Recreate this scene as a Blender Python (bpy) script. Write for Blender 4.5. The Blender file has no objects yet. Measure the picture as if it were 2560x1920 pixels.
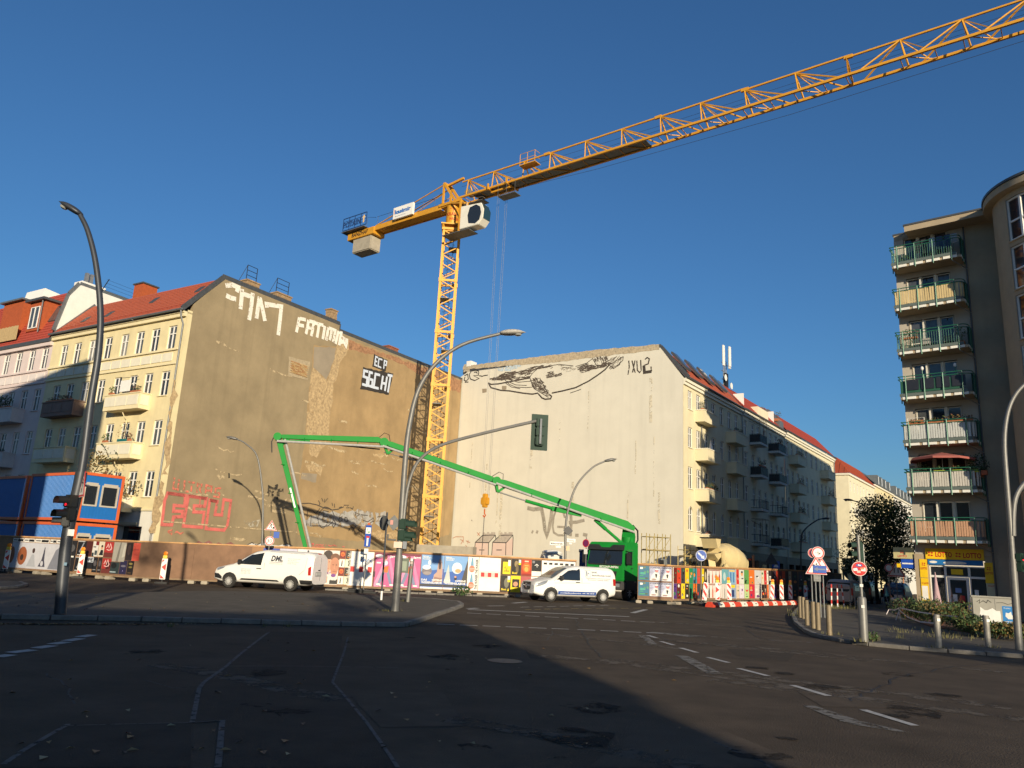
import bpy, bmesh, math, random
import numpy as np
from math import radians as RAD, sin, cos, pi, tan, sqrt, atan2, hypot
rng = random.Random(7)
scene = bpy.context.scene
COL = scene.collection
F, CX, CY, EYE = 1923.0, 1280.0, 960.0, 1.8
PITCH, ROLL = RAD(13.2), RAD(2.9)
FW = np.array([0, cos(PITCH), sin(PITCH)]); UP0 = np.array([0, -sin(PITCH), cos(PITCH)]); RT0 = np.array([1.0, 0, 0])
RT = RT0 * cos(ROLL) + UP0 * sin(ROLL); UPV = -RT0 * sin(ROLL) + UP0 * cos(ROLL)
CAMR = np.array([RT, UPV, FW]); EYEP = np.array([0, 0, EYE])
cam = bpy.data.cameras.new('camera'); camo = bpy.data.objects.new('camera', cam); COL.objects.link(camo)
cam.sensor_width = 36; cam.lens = 36 * F / 2560; cam.clip_start = 0.1; cam.clip_end = 3000
from mathutils import Matrix, Vector
_m = Matrix(((RT[0], UPV[0], -FW[0]), (RT[1], UPV[1], -FW[1]), (RT[2], UPV[2], -FW[2]))).to_4x4()
_m.translation = Vector((0, 0, EYE)); camo.matrix_world = _m
scene.camera = camo
SUN_AZ, SUN_EL = 165.0, 12.5            # clockwise from +Y
world = bpy.data.worlds.new('World'); scene.world = world; world.use_nodes = True
nt = world.node_tree; bg = nt.nodes['Background']
sky = nt.nodes.new('ShaderNodeTexSky'); sky.sky_type = 'NISHITA'; sky.sun_disc = False
sky.sun_elevation = RAD(SUN_EL); sky.sun_rotation = RAD(SUN_AZ)
sky.air_density = 1.3; sky.dust_density = 0.5; sky.ozone_density = 7.2; sky.altitude = 50
nt.links.new(sky.outputs[0], bg.inputs[0]); bg.inputs[1].default_value = 0.098
sl = bpy.data.lights.new('sun', 'SUN'); so = bpy.data.objects.new('sun', sl); COL.objects.link(so)
sl.energy = 5.0; sl.angle = RAD(0.53); sl.color = (1.0, 0.86, 0.63)
_s = Vector((sin(RAD(SUN_AZ)) * cos(RAD(SUN_EL)), cos(RAD(SUN_AZ)) * cos(RAD(SUN_EL)), sin(RAD(SUN_EL))))
so.rotation_euler = _s.to_track_quat('Z', 'Y').to_euler(); so.location = (30, -60, 60)
vs = scene.view_settings; vs.view_transform = 'Standard'; vs.look = 'None'; vs.exposure = 0.34; vs.gamma = 1.0
vs.use_curve_mapping = False
def dirv(az): return np.array([sin(RAD(az)), cos(RAD(az)), 0.0])
def ray(x, y): return np.array([(x - CX) / F, -(y - CY) / F, 1.0]) @ CAMR
def gnd(x, y, z=0.0):
 d = ray(x, y); return EYEP + d * ((z - EYE) / d[2])
def atY(x, y, Y):
 d = ray(x, y); return EYEP + d * (Y / d[1])
def ZR(r, pts): return [(r[0] + p[0] / r[2], r[1] + p[1] / r[2]) for p in pts]
class Frame:
 """vertical survey frame: local x along az, local y inward (left of x), z up"""
 def __init__(s, o, az):
  s.o = np.array([o[0], o[1], 0.0]); s.az = az; s.x = dirv(az); s.y = dirv(az - 90); s.rz = RAD(90 - az)
 def px(s, x, y, yl=0.0):
  d = ray(x, y); t = ((s.o + s.y * yl - EYEP) @ s.y) / (d @ s.y); P = EYEP + d * t
  return ((P - s.o) @ s.x, P[2])
 def pxg(s, x, y, xl=0.0):
  d = ray(x, y); t = ((s.o + s.x * xl - EYEP) @ s.x) / (d @ s.x); P = EYEP + d * t
  return ((P - s.o) @ s.y, P[2])
 def w(s, x, y, z=0.0):
  P = s.o + s.x * x + s.y * y; return (P[0], P[1], z)
 def loc(s, P):
  d = np.array([P[0], P[1], 0]) - s.o; return (d @ s.x, d @ s.y)
MATS = {}
def M(name, rgb=(.5, .5, .5), rough=.65, metal=0.0, var=.12, scale=2.0, bump=0.0, bscale=30.0, streak=0.0, emit=0, spec=.5, worn=0.0, trans=0.0, wscale=6.0, dirt=0.0):
 if name in MATS: return MATS[name]
 m = bpy.data.materials.new(name); m.use_nodes = True; MATS[name] = m
 n = m.node_tree; L = n.links; b = n.nodes['Principled BSDF']; out = n.nodes['Material Output']
 b.inputs['Roughness'].default_value = rough; b.inputs['Metallic'].default_value = metal
 b.inputs['Specular IOR Level'].default_value = spec
 geo = n.nodes.new('ShaderNodeNewGeometry')
 col = None
 if var > 0:
  t = n.nodes.new('ShaderNodeTexNoise'); t.inputs['Scale'].default_value = scale; t.inputs['Detail'].default_value = 6
  t.inputs['Roughness'].default_value = .62
  L.new(geo.outputs['Position'], t.inputs['Vector'])
  r = n.nodes.new('ShaderNodeValToRGB'); e = r.color_ramp.elements
  e[0].position = .3; e[1].position = .7
  e[0].color = (*[c * (1 - var) for c in rgb], 1); e[1].color = (*[min(1, c * (1 + var)) for c in rgb], 1)
  L.new(t.outputs['Fac'], r.inputs[0]); col = r.outputs[0]
 def blend(vec_scale, amount, lo, hi, darker):
  nonlocal col
  mp = n.nodes.new('ShaderNodeMapping'); mp.inputs['Scale'].default_value = vec_scale
  L.new(geo.outputs['Position'], mp.inputs['Vector'])
  t = n.nodes.new('ShaderNodeTexNoise'); t.inputs['Scale'].default_value = 1.0; t.inputs['Detail'].default_value = 5
  L.new(mp.outputs[0], t.inputs['Vector'])
  r = n.nodes.new('ShaderNodeMapRange'); r.inputs[1].default_value = lo; r.inputs[2].default_value = hi
  r.inputs[3].default_value = 0; r.inputs[4].default_value = amount
  L.new(t.outputs['Fac'], r.inputs[0])
  mx = n.nodes.new('ShaderNodeMix'); mx.data_type = 'RGBA'
  L.new(r.outputs[0], mx.inputs[0])
  if col is None: mx.inputs[6].default_value = (*rgb, 1)
  else: L.new(col, mx.inputs[6])
  mx.inputs[7].default_value = (*[c * darker for c in rgb], 1); col = mx.outputs[2]
 if streak > 0: blend((1.6, 1.6, .10), streak, .5, .72, .55)
 if dirt > 0: blend((.35, .35, .35), dirt, .48, .7, .6)
 if col is not None: L.new(col, b.inputs['Base Color'])
 else: b.inputs['Base Color'].default_value = (*rgb, 1)
 if bump > 0:
  t = n.nodes.new('ShaderNodeTexNoise'); t.inputs['Scale'].default_value = bscale; t.inputs['Detail'].default_value = 5
  L.new(geo.outputs['Position'], t.inputs['Vector'])
  bp = n.nodes.new('ShaderNodeBump'); bp.inputs['Strength'].default_value = bump; bp.inputs['Distance'].default_value = .03
  L.new(t.outputs['Fac'], bp.inputs['Height']); L.new(bp.outputs[0], b.inputs['Normal'])
 if emit:
  b.inputs['Emission Color'].default_value = (*rgb, 1); b.inputs['Emission Strength'].default_value = emit
 if trans: b.inputs['Transmission Weight'].default_value = trans
 if worn > 0:
  t = n.nodes.new('ShaderNodeTexNoise'); t.inputs['Scale'].default_value = wscale; t.inputs['Detail'].default_value = 8
  t.inputs['Roughness'].default_value = .7
  L.new(geo.outputs['Position'], t.inputs['Vector'])
  r = n.nodes.new('ShaderNodeMapRange'); r.inputs[1].default_value = worn - .05; r.inputs[2].default_value = worn + .05
  L.new(t.outputs['Fac'], r.inputs[0])
  tr = n.nodes.new('ShaderNodeBsdfTransparent'); mx = n.nodes.new('ShaderNodeMixShader')
  L.new(r.outputs[0], mx.inputs[0]); L.new(tr.outputs[0], mx.inputs[1]); L.new(b.outputs[0], mx.inputs[2])
  L.new(mx.outputs[0], out.inputs[0])
 return m
def flat(r, g, b, rough=.6):
 """flat print / paint colour given as sRGB 0-255"""
 f = lambda c: ((c / 255 + .055) / 1.055) ** 2.4 if c > 10 else c / 255 / 12.92
 return M('paint_%d_%d_%d' % (r, g, b), (f(r) * .82, f(g) * .82, f(b) * .82), rough, var=.07, scale=3, bump=.25, bscale=9)
class MB:
 def __init__(s): s.v = []; s.f = []; s.m = []; s.mats = []; s.ci = 0
 def use(s, mat):
  if mat not in s.mats: s.mats.append(mat)
  s.ci = s.mats.index(mat); return s
 def add(s, vs, fs):
  o = len(s.v); s.v += [tuple(float(c) for c in p) for p in vs]
  for f in fs: s.f.append(tuple(i + o for i in f)); s.m.append(s.ci)
  return s
 def box(s, x0, x1, y0, y1, z0, z1):
  return s.add([(x0, y0, z0), (x1, y0, z0), (x1, y1, z0), (x0, y1, z0), (x0, y0, z1), (x1, y0, z1), (x1, y1, z1), (x0, y1, z1)],
     [(3, 2, 1, 0), (4, 5, 6, 7), (0, 1, 5, 4), (1, 2, 6, 5), (2, 3, 7, 6), (3, 0, 4, 7)])
 def beam(s, p, q, w, h=None, up=(0, 0, 1)):
  h = w if h is None else h
  p = Vector(p); q = Vector(q); d = (q - p)
  if d.length < 1e-6: return s
  d.normalize(); u = Vector(up)
  if abs(d.dot(u)) > .98: u = Vector((1, 0, 0))
  a = d.cross(u).normalized(); b = a.cross(d).normalized(); a *= w / 2; b *= h / 2
  vs = [p - a - b, p + a - b, p + a + b, p - a + b, q - a - b, q + a - b, q + a + b, q - a + b]
  return s.add(vs, [(3, 2, 1, 0), (4, 5, 6, 7), (0, 1, 5, 4), (1, 2, 6, 5), (2, 3, 7, 6), (3, 0, 4, 7)])
 def tube(s, pts, r, n=8, cap=True):
  pts = [Vector(p) for p in pts]; k = len(pts); rr = r if isinstance(r, (list, tuple)) else [r] * k
  o = []; ref = None
  for i, p in enumerate(pts):
   d = (pts[min(i + 1, k - 1)] - pts[max(i - 1, 0)]).normalized()
   if ref is None:
    u = Vector((0, 0, 1)) if abs(d.z) < .9 else Vector((1, 0, 0)); ref = d.cross(u).normalized()
   else:
    ref = (ref - d * ref.dot(d)).normalized()
   b = d.cross(ref)
   for j in range(n):
    t = 2 * pi * j / n; o.append(p + ref * (rr[i] * cos(t)) + b * (rr[i] * sin(t)))
  fs = [(i * n + j, i * n + (j + 1) % n, (i + 1) * n + (j + 1) % n, (i + 1) * n + j) for i in range(k - 1) for j in range(n)]
  if cap: fs += [tuple(range(n - 1, -1, -1)), tuple(range((k - 1) * n, k * n))]
  return s.add(o, fs)
 def lathe(s, prof, c=(0, 0, 0), ax=(0, 0, 1), n=16):
  ax = Vector(ax).normalized(); u = Vector((0, 0, 1)) if abs(ax.z) < .9 else Vector((1, 0, 0))
  a = ax.cross(u).normalized(); b = ax.cross(a); c = Vector(c); o = []
  for r, h in prof:
   for j in range(n):
    t = 2 * pi * j / n; o.append(c + ax * h + a * (r * cos(t)) + b * (r * sin(t)))
  k = len(prof)
  fs = [(i * n + j, i * n + (j + 1) % n, (i + 1) * n + (j + 1) % n, (i + 1) * n + j) for i in range(k - 1) for j in range(n)]
  fs += [tuple(range(n - 1, -1, -1)), tuple(range((k - 1) * n, k * n))]
  return s.add(o, fs)
 def prism(s, poly, fn, d0, d1):
  n = len(poly); vs = [fn(u, v, d0) for u, v in poly] + [fn(u, v, d1) for u, v in poly]
  fs = [tuple(range(n)), tuple(range(2 * n - 1, n - 1, -1))] + [(i, i + n, (i + 1) % n + n, (i + 1) % n) for i in range(n)]
  return s.add(vs, fs)
 def sheet(s, poly, fn, d=0.0):
  return s.add([fn(u, v, d) for u, v in poly], [tuple(range(len(poly)))])
 def disc(s, u, v, ru, rv, fn, d, n=20, t0=0, t1=2 * pi):
  pts = [(u + ru * cos(t0 + (t1 - t0) * i / n), v + rv * sin(t0 + (t1 - t0) * i / n)) for i in range(n + (0 if abs(t1 - t0 - 2 * pi) < 1e-3 else 1))]
  return s.sheet(pts, fn, d)
 def ribbon(s, pts, w, fn, d, closed=False):
  P = [Vector((p[0], p[1])) for p in pts]; k = len(P)
  if closed: P = P + [P[0], P[1]]; k = len(P)
  L_ = []; R_ = []
  for i in range(k):
   a = (P[i] - P[i - 1]).normalized() if i > 0 else None; b = (P[i + 1] - P[i]).normalized() if i < k - 1 else None
   t = (a if b is None else b if a is None else (a + b))
   if t.length < .2: t = Vector((-b.y, b.x))
   t.normalize(); nn = Vector((-t.y, t.x)); m = 1.0
   if a is not None and b is not None: m = min(1.8, 1 / max(.3, abs(nn.dot(Vector((-a.y, a.x))))))
   hw = (w / 2) * m
   L_.append(P[i] + nn * hw); R_.append(P[i] - nn * hw)
  vs = [fn(p.x, p.y, d) for p in L_] + [fn(p.x, p.y, d) for p in R_]
  return s.add(vs, [(i, i + 1, k + i + 1, k + i) for i in range(k - 1)])
 def text(s, txt, fn, d, x, y, h, align='l', w=None, bold=0.0, rot=0.0, shear=0.0):
  vs, fs, x0, x1 = text_mesh(txt, bold); sc = h / .73
  tw = (x1 - x0) * sc; sx = 1.0 if w is None else w / max(tw, 1e-4); tw *= sx
  ox = {'l': 0, 'c': -tw / 2, 'r': -tw}[align]; c, sn = cos(rot), sin(rot)
  out = []
  for px_, py_ in vs:
   a = (px_ - x0) * sc * sx + ox; b = py_ * sc; a += shear * b
   out.append(fn(x + a * c - b * sn, y + a * sn + b * c, d))
  return s.add(out, fs)
_tc = {}
KIDS = {}
def text_mesh(txt, bold):
 k = (txt, bold)
 if k in _tc: return _tc[k]
 cu = bpy.data.curves.new('lettering', 'FONT'); cu.body = txt; cu.offset = bold; cu.resolution_u = 2; cu.fill_mode = 'FRONT'
 o = bpy.data.objects.new('lettering', cu)
 me = bpy.data.meshes.new_from_object(o)
 vs = [(v.co.x, v.co.y) for v in me.vertices]; fs = [tuple(p.vertices) for p in me.polygons]
 xs = [v[0] for v in vs] or [0, 1]
 bpy.data.objects.remove(o); bpy.data.curves.remove(cu); bpy.data.meshes.remove(me)
 _tc[k] = (vs, fs, min(xs), max(xs)); return _tc[k]
def mesh(name, mb, mats=None, smooth=False, bevel=0.0, segs=2):
 me = bpy.data.meshes.new(name); me.from_pydata(mb.v, [], mb.f)
 ms = mb.mats if mb.mats else (mats if isinstance(mats, (list, tuple)) else [mats])
 for m in ms: me.materials.append(m)
 if len(ms) > 1: me.polygons.foreach_set('material_index', mb.m)
 if bevel > 0:
  bm = bmesh.new(); bm.from_mesh(me); bmesh.ops.remove_doubles(bm, verts=bm.verts, dist=1e-5)
  es = [e for e in bm.edges if len(e.link_faces) == 2 and e.calc_face_angle(0) > .5]
  bmesh.ops.bevel(bm, geom=es, offset=bevel, segments=segs, affect='EDGES', clamp_overlap=True)
  bm.to_mesh(me); bm.free()
 if smooth:
  me.polygons.foreach_set('use_smooth', [True] * len(me.polygons))
  if smooth != 'full':
   try: me.set_sharp_from_angle(angle=RAD(35))
   except Exception: pass
 me.update(); return me
def link(name, me, parent=None, loc=None, rot=None):
 o = bpy.data.objects.new(name, me); COL.objects.link(o)
 if parent is not None: o.parent = parent; KIDS.setdefault(parent.name, []).append(o)
 if loc is not None: o.location = loc
 if rot is not None: o.rotation_euler = rot
 return o
def part(name, mb, mat=None, parent=None, smooth=False, bevel=0.0, label=None, kind=None, loc=None, rot=None, segs=2):
 o = link(name, mesh(name, mb, mat, smooth, bevel, segs), parent, loc, rot)
 if label: o['label'] = label
 if kind: o['kind'] = kind
 return o
def thing(name, label, cat, loc=(0, 0, 0), rz=0.0, group=None):
 o = bpy.data.objects.new(name, None); COL.objects.link(o); o.empty_display_size = .3
 o.location = loc; o.rotation_euler = (0, 0, rz); o['label'] = label; o['category'] = cat
 if group: o['group'] = group
 return o
def single(name, mb, mat, label, cat, loc=None, rz=None, group=None, smooth=False, bevel=0.0):
 o = part(name, mb, mat, None, smooth, bevel, loc=loc, rot=None if rz is None else (0, 0, rz))
 o['label'] = label; o['category'] = cat
 if group: o['group'] = group
 return o
def dup(root, loc, rz=None, label=None):
 def cp(o, par):
  c = o.copy(); COL.objects.link(c)
  if par is not None: c.parent = par; KIDS.setdefault(par.name, []).append(c)
  for ch in [x for x in ALL_KIDS(o)]: cp(ch, c)
  return c
 r = cp(root, None); r.location = loc
 if rz is not None: r.rotation_euler = (0, 0, rz)
 if label: r['label'] = label
 return r
def ALL_KIDS(o): return list(KIDS.get(o.name, []))
def boxes(name, bl, mat, par, bevel=0.0):
 for b in bl: part(name, MB().box(*b), mat, par, bevel=bevel)
def sillbox(x, z, w, y=0.0): return (x - .06, x + w + .06, y - .09, y + .02, z - .05, z)
def struct(name, mb, mat, parent=None, smooth=False, bevel=0):
 o = part(name, mb, mat, parent, smooth, bevel)
 if parent is None: o['kind'] = 'structure'
 return o
XZ = lambda y0: (lambda u, v, d: (u, y0 - d, v))        # facade plane, d towards the viewer
def leaves(mb, c, r, n, size, seed=0, flatten=1.0):
 g = random.Random(seed)
 for _ in range(n):
  while True:
   p = [g.uniform(-1, 1) for _ in range(3)]; q = sum(a * a for a in p)
   if .08 < q < 1: break
  p = (c[0] + p[0] * r[0], c[1] + p[1] * r[1], c[2] + p[2] * r[2])
  a = Vector((g.gauss(0, 1), g.gauss(0, 1), g.gauss(0, 1) * flatten)).normalized()
  b = a.orthogonal().normalized(); b.rotate(__import__('mathutils').Quaternion(a, g.uniform(0, 6.28)))
  t = a.cross(b); sz = size * g.uniform(.6, 1.3); P = Vector(p)
  mb.add([P - b * sz * .5, P + t * sz * .28, P + b * sz * .5, P - t * sz * .28], [(0, 1, 2, 3)])
 return mb
# ================================================================ GROUND
ASPH = M('asphalt', (.080, .059, .041), .9, var=.30, scale=.9, bump=.5, bscale=40, dirt=.45, streak=0, spec=.2)
ASPH2 = M('asphalt_patch', (.056, .043, .032), .92, var=.2, scale=2.2, bump=.4, bscale=60, spec=.2)
ASPH3 = M('asphalt_worn', (.086, .064, .045), .9, var=.2, scale=2.0, bump=.3, bscale=60, spec=.2)
SEAM = M('bitumen_seam', (.115, .10, .09), .9, var=.35, scale=8, worn=.41, wscale=7)
CRK = M('tar_crack', (.018, .017, .017), .7, var=.2, worn=.42, wscale=5); OIL = M('oil_stain', (.034, .029, .025), .95, var=.3, worn=.52, wscale=2.2, spec=.1); POL = M('tyre_polish', (.082, .061, .043), .95, var=.25, worn=.50, wscale=2.5)
PAVE = M('paving', (.105, .092, .075), .9, var=.2, scale=1.8, bump=.4, bscale=25, dirt=.4, spec=.2)
KERB = M('granite_kerb', (.17, .155, .135), .85, var=.25, scale=5, bump=.4, bscale=30)
PAINT = M('road_paint', (.42, .40, .37), .8, var=.25, scale=7, worn=.36, wscale=11)
PAINTD = M('road_paint_old', (.16, .145, .125), .85, var=.25, scale=7, worn=.46, wscale=5)
PAINTY = M('road_paint_yellow', (.45, .33, .10), .8, var=.25, scale=7, worn=.42, wscale=11)
SOIL = M('site_soil', (.16, .12, .075), .95, var=.3, scale=.8, bump=.6, bscale=6)
mb = MB(); mb.sheet([(-900, -600), (900, -600), (900, 1500), (-900, 1500)], lambda u, v, d: (u, v, -.012))
struct('ground', mb, M('far_ground', (.08, .075, .065), .95, var=.2, scale=.3))
mb = MB(); N_ = 40
for i in range(N_):
 for j in range(N_):
  x0 = -110 + i * 6.0; y0 = -50 + j * 6.0
  mb.add([(x0, y0, 0), (x0 + 6, y0, 0), (x0 + 6, y0 + 6, 0), (x0, y0 + 6, 0)], [(0, 1, 2, 3)])
road = struct('road', mb, ASPH)
GZ = lambda u, v, d: (u, v, d)
def gp(pts, r=None): return [tuple(gnd(*p)[:2]) for p in (ZR(r, pts) if r else pts)]
RA, RB_, RC = (0, 1450, 2.572), (800, 1450, 2.572), (1600, 1450, 2.304)
def patch(pts, r, mat, d=.004, name='asphalt_patch'):
 mb = MB(); mb.sheet(gp(pts, r), GZ, d); return part(name, mb, mat, road)
patch([(1235, 920), (1270, 720), (1310, 660), (1450, 560), (1730, 335), (2205, 335), (2170, 570), (2135, 660), (2240, 760), (2560, 1209), (1440, 1209), (1400, 910)], RA, ASPH2)
patch([(-60, 1209), (60, 1170), (450, 930), (1230, 918), (1225, 1209)], RA, ASPH2, .0045)
patch([(180, 735), (790, 720), (930, 940), (390, 950)], RB_, ASPH3)
patch([(0, 850), (440, 850), (1000, 1083), (-300, 1083)], RC, ASPH3, .0042)
patch([(1000, 296), (1050, 290), (1000, 318), (780, 300)], RB_, ASPH3)
def seam(pts, r, w):
 mb = MB(); mb.ribbon(gp(pts, r), w, GZ, .0075); part('seam', mb, SEAM, road)
seam([(1730, 335), (1690, 365), (1560, 465), (1450, 560), (1310, 660), (1280, 700), (1268, 760), (1235, 920)], RA, .055)
seam([(180, 370), (150, 480), (110, 580), (80, 660), (170, 760), (300, 920), (400, 1060), (500, 1209)], RB_, .04)
seam([(20, 1190), (150, 1100), (300, 1010), (440, 930)], RA, .05)
seam([(1430, 905), (1420, 1000), (1412, 1100), (1400, 1209)], RA, .06)
seam([(440, 940), (800, 930), (1240, 920), (1410, 908)], RA, .025)
seam([(2560, 565), (1900, 556), (1460, 556)], RA, .03)
def strip(p, q, r, w, mat=PAINT, name='lane_dash'):
 a, b = gp([p, q], r); mb = MB(); mb.ribbon([a, b], w, GZ, .009); part(name, mb, mat, road)
for p, q in [((45, 320), (95, 335)), ((120, 355), (195, 377)), ((235, 393), (328, 420)), ((390, 447), (510, 478)), ((567, 511), (738, 555)), ((877, 608), (1087, 670)), ((1285, 750), (1585, 842))]:
 strip(p, q, RC, .13)
def dashes(p, q, period, ln, r, w, mat=PAINT):
 L = hypot(q[0] - p[0], q[1] - p[1]); n = int(L / period) + 1; e = ((q[0] - p[0]) / L, (q[1] - p[1]) / L)
 for i in range(n):
  a = i * period; b = min(a + ln, L)
  strip((p[0] + e[0] * a, p[1] + e[1] * a), (p[0] + e[0] * b, p[1] + e[1] * b), r, w, mat)
dashes((945, 213), (1900, 260), 125, 92, RB_, .16)
dashes((1935, 263), (2210, 276), 125, 92, RB_, .16)
dashes((750, 285), (1600, 318), 148, 115, RB_, .15)
dashes((1655, 320), (2210, 345), 148, 115, RB_, .15)
dashes((0, 240), (960, 288), 103, 75, RC, .13, PAINTD)
dashes((300, 322), (1000, 362), 110, 80, RC, .12, PAINTD)
dashes((1290, 176), (1860, 163), 85, 55, RB_, .12, PAINT)
dashes((1320, 192), (1560, 186), 60, 40, RB_, .10, PAINTY)
dashes((1615, 185), (2180, 181), 80, 48, RB_, .12, PAINTY)
strip((950, 191), (1990, 237), RB_, .30, name='stop_line')
for p, q, w in [((1240, 150), (1325, 143), .25), ((1080, 168), (1185, 167), .2), ((2010, 213), (2095, 191), .25), ((950, 186), (1012, 182), .25)]:
 strip(p, q, RB_, w, name='lane_mark')
strip((2250, 187), (2460, 193), RB_, .12, PAINTY)
for pts, r in [([(200, 435), (280, 440), (480, 545), (385, 540)], RC), ([(935, 725), (1010, 728), (1270, 815), (1560, 882), (1500, 880), (1180, 828)], RC), ([(-10, 318), (40, 322), (100, 372), (50, 372)], RC), ([(30, 302), (70, 300), (380, 325), (280, 330)], RC), ([(0, 208), (190, 205), (205, 213), (20, 218)], RA)]:
 patch(pts, r, PAINTD, .0085, 'worn_marking')
for p, q in [((-20, 498), (72, 483)), ((60, 470), (215, 452)), ((230, 441), (340, 424)), ((332, 415), (432, 401)), ((425, 394), (520, 378)), ((510, 369), (597, 355))]:
 strip(p, q, RA, .22)
def crack(pts, r, w, mat=None, name='crack', d=.0065):
 g = random.Random(int(pts[0][0])); q = gp(pts, r); o = []
 for a, b in zip(q, q[1:]):
  n = max(2, int(hypot(b[0] - a[0], b[1] - a[1]) / .35))
  o += [(a[0] + (b[0] - a[0]) * k / n + g.uniform(-.06, .06), a[1] + (b[1] - a[1]) * k / n + g.uniform(-.06, .06)) for k in range(n)]
 m = MB(); m.ribbon(o + [q[-1]], w, GZ, d); part(name, m, mat or CRK, road)
for pts, r, w in (([(440, 930), (560, 985), (700, 1050), (850, 1120), (1000, 1200)], RC, .05), ([(600, 280), (680, 330), (800, 360), (960, 375)], RC, .04), ([(1640, 250), (1730, 420), (1815, 500)], RB_, .035), ([(2100, 345), (2300, 400), (2500, 430)], RB_, .035), ([(1500, 330), (1460, 390), (1250, 400)], RB_, .03), ([(300, 600), (460, 700), (480, 800)], RA, .03), ([(900, 640), (1100, 700), (1260, 690)], RA, .03), ([(1200, 700), (1500, 560), (1800, 500), (2212, 470)], RC, .04)): crack(pts, r, w)
for k, (px, py, w, L) in enumerate(((1500, 1600, .5, 5), (1700, 1680, .5, 6), (1950, 1700, .6, 7), (2250, 1760, .6, 6), (1850, 1620, .5, 6), (2100, 1640, .5, 7), (1400, 1850, .4, 3), (600, 1700, .5, 4))):
 c = gnd(px, py)[:2]; mb = MB(); t_ = (.84, -.54); mb.ribbon([(c[0] + t_[0] * L * (q - .5), c[1] + t_[1] * L * (q - .5) + .1 * sin(q * 5)) for q in (0, .2, .4, .6, .8, 1)], w, GZ, .005 + k * .0002); part('tyre_track', mb, POL, road)
g = random.Random(17)
for k in range(22):
 c = gnd(g.uniform(300, 2500), g.uniform(1590, 1900))[:2]; q = g.uniform(.12, .5); mb = MB(); mb.sheet([(c[0] + q * g.uniform(.6, 1.2) * cos(t * pi / 6), c[1] + q * g.uniform(.6, 1.2) * sin(t * pi / 6)) for t in range(12)], GZ, .0068 + k * .00005); part('oil_stain', mb, OIL, road)
patch([(1300, 420), (1560, 430), (1640, 520), (1350, 505)], RB_, ASPH2, .0043); patch([(900, 640), (1250, 660), (1500, 740), (1050, 730)], RC, ASPH3, .0044); patch([(500, 395), (900, 420), (850, 470), (560, 440)], RC, ASPH2, .0046)
mb = MB(); mb.disc(*gnd(1262, 1653)[:2], .34, .34, GZ, .008, 24)
part('manhole_cover', mb, M('iron_cover', (.09, .08, .075), .6, .6, var=.3, scale=12), road)
def pavement(name, kerb_px, back, z=.12):
 kp = [np.array(gnd(*p)[:2]) for p in kerb_px]; pts = [kp[0]]
 for a, b in zip(kp, kp[1:]):
  n = max(1, int(round(np.linalg.norm(b - a) / .5)))
  pts += [a + (b - a) * k / n for k in range(1, n + 1)]
 cen = np.mean(np.array(back), axis=0); inner = []
 for i, p in enumerate(pts):
  t = pts[min(i + 1, len(pts) - 1)] - pts[max(i - 1, 0)]; t = t / np.linalg.norm(t); nn = np.array([-t[1], t[0]])
  if nn @ (cen - p) < 0: nn = -nn
  inner.append(p + nn * .17)
 poly = [tuple(p) for p in inner] + [tuple(b) for b in back]
 m = MB(); m.prism(poly, GZ, 0.001, z - .008); pv = struct(name, m, PAVE)
 for i in range(0, len(pts) - 2, 2):
  m = MB(); a, b = pts[i], pts[i + 2]; c, e = inner[i], inner[i + 2]; g = (b - a) * .012
  m.prism([tuple(a + g), tuple(b - g), tuple(e - g), tuple(c + g)], GZ, .002, z + rng.uniform(-.006, .006)); part('kerb_stone', m, KERB, pv, bevel=.012, segs=1)
 return pv
isl = pavement('traffic_island', [(-300, 1545), (0, 1549), (300, 1553), (600, 1560), (900, 1567), (1015, 1568), (1045, 1560), (1090, 1543), (1135, 1528), (1162, 1517), (1150, 1509), (1080, 1502), (950, 1495)],
   [gnd(800, 1489)[:2], gnd(500, 1484)[:2], gnd(200, 1493)[:2], gnd(-300, 1480)[:2]])
pavement('small_island', [(-200, 1478), (0, 1473), (45, 1471), (70, 1465), (55, 1459), (20, 1457)], [gnd(-60, 1456)[:2], gnd(-200, 1456)[:2]], .10)
kp0 = gnd(812, 1476)[:2]; kp1 = gnd(1268, 1494)[:2]
pavement('site_pavement', [(812, 1476), (1000, 1484), (1268, 1494)], [(kp1[0] + .4, 46.5), (kp0[0] - .4, 46)], .09)
pavr = pavement('corner_pavement', [(2052, 1487), (2030, 1495), (2000, 1515), (1978, 1541), (1985, 1560), (2008, 1580), (2034, 1593), (2121, 1611), (2273, 1626), (2420, 1637), (2560, 1647), (2800, 1668)],
    [(34, 24), (60, 40), (64, 97)], .12)
far = MB(); Gp = np.array([15, 65.55]); UU = dirv(35.8)[:2]; NN = dirv(125.8)[:2]
far.prism([tuple(Gp + UU * 1 + NN * 3.2), tuple(Gp + UU * 54 + NN * 3.2), tuple(Gp + UU * 54 - NN * .5), tuple(Gp + UU * 1 - NN * .5)], GZ, .001, .12)
struct('far_pavement', far, PAVE)
m = MB(); m.sheet([(-34, 44.6), (1.5, 46.5), (7.5, 47.2), (12, 50), (20, 66), (14.5, 66), (-5.4, 80), (-23, 51.6)], GZ, .006)
struct('site_soil', m, SOIL)
m = MB(); g = random.Random(3)
lm = [flat(120, 85, 45), flat(150, 120, 70), flat(85, 62, 38), flat(165, 150, 110)]
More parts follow.
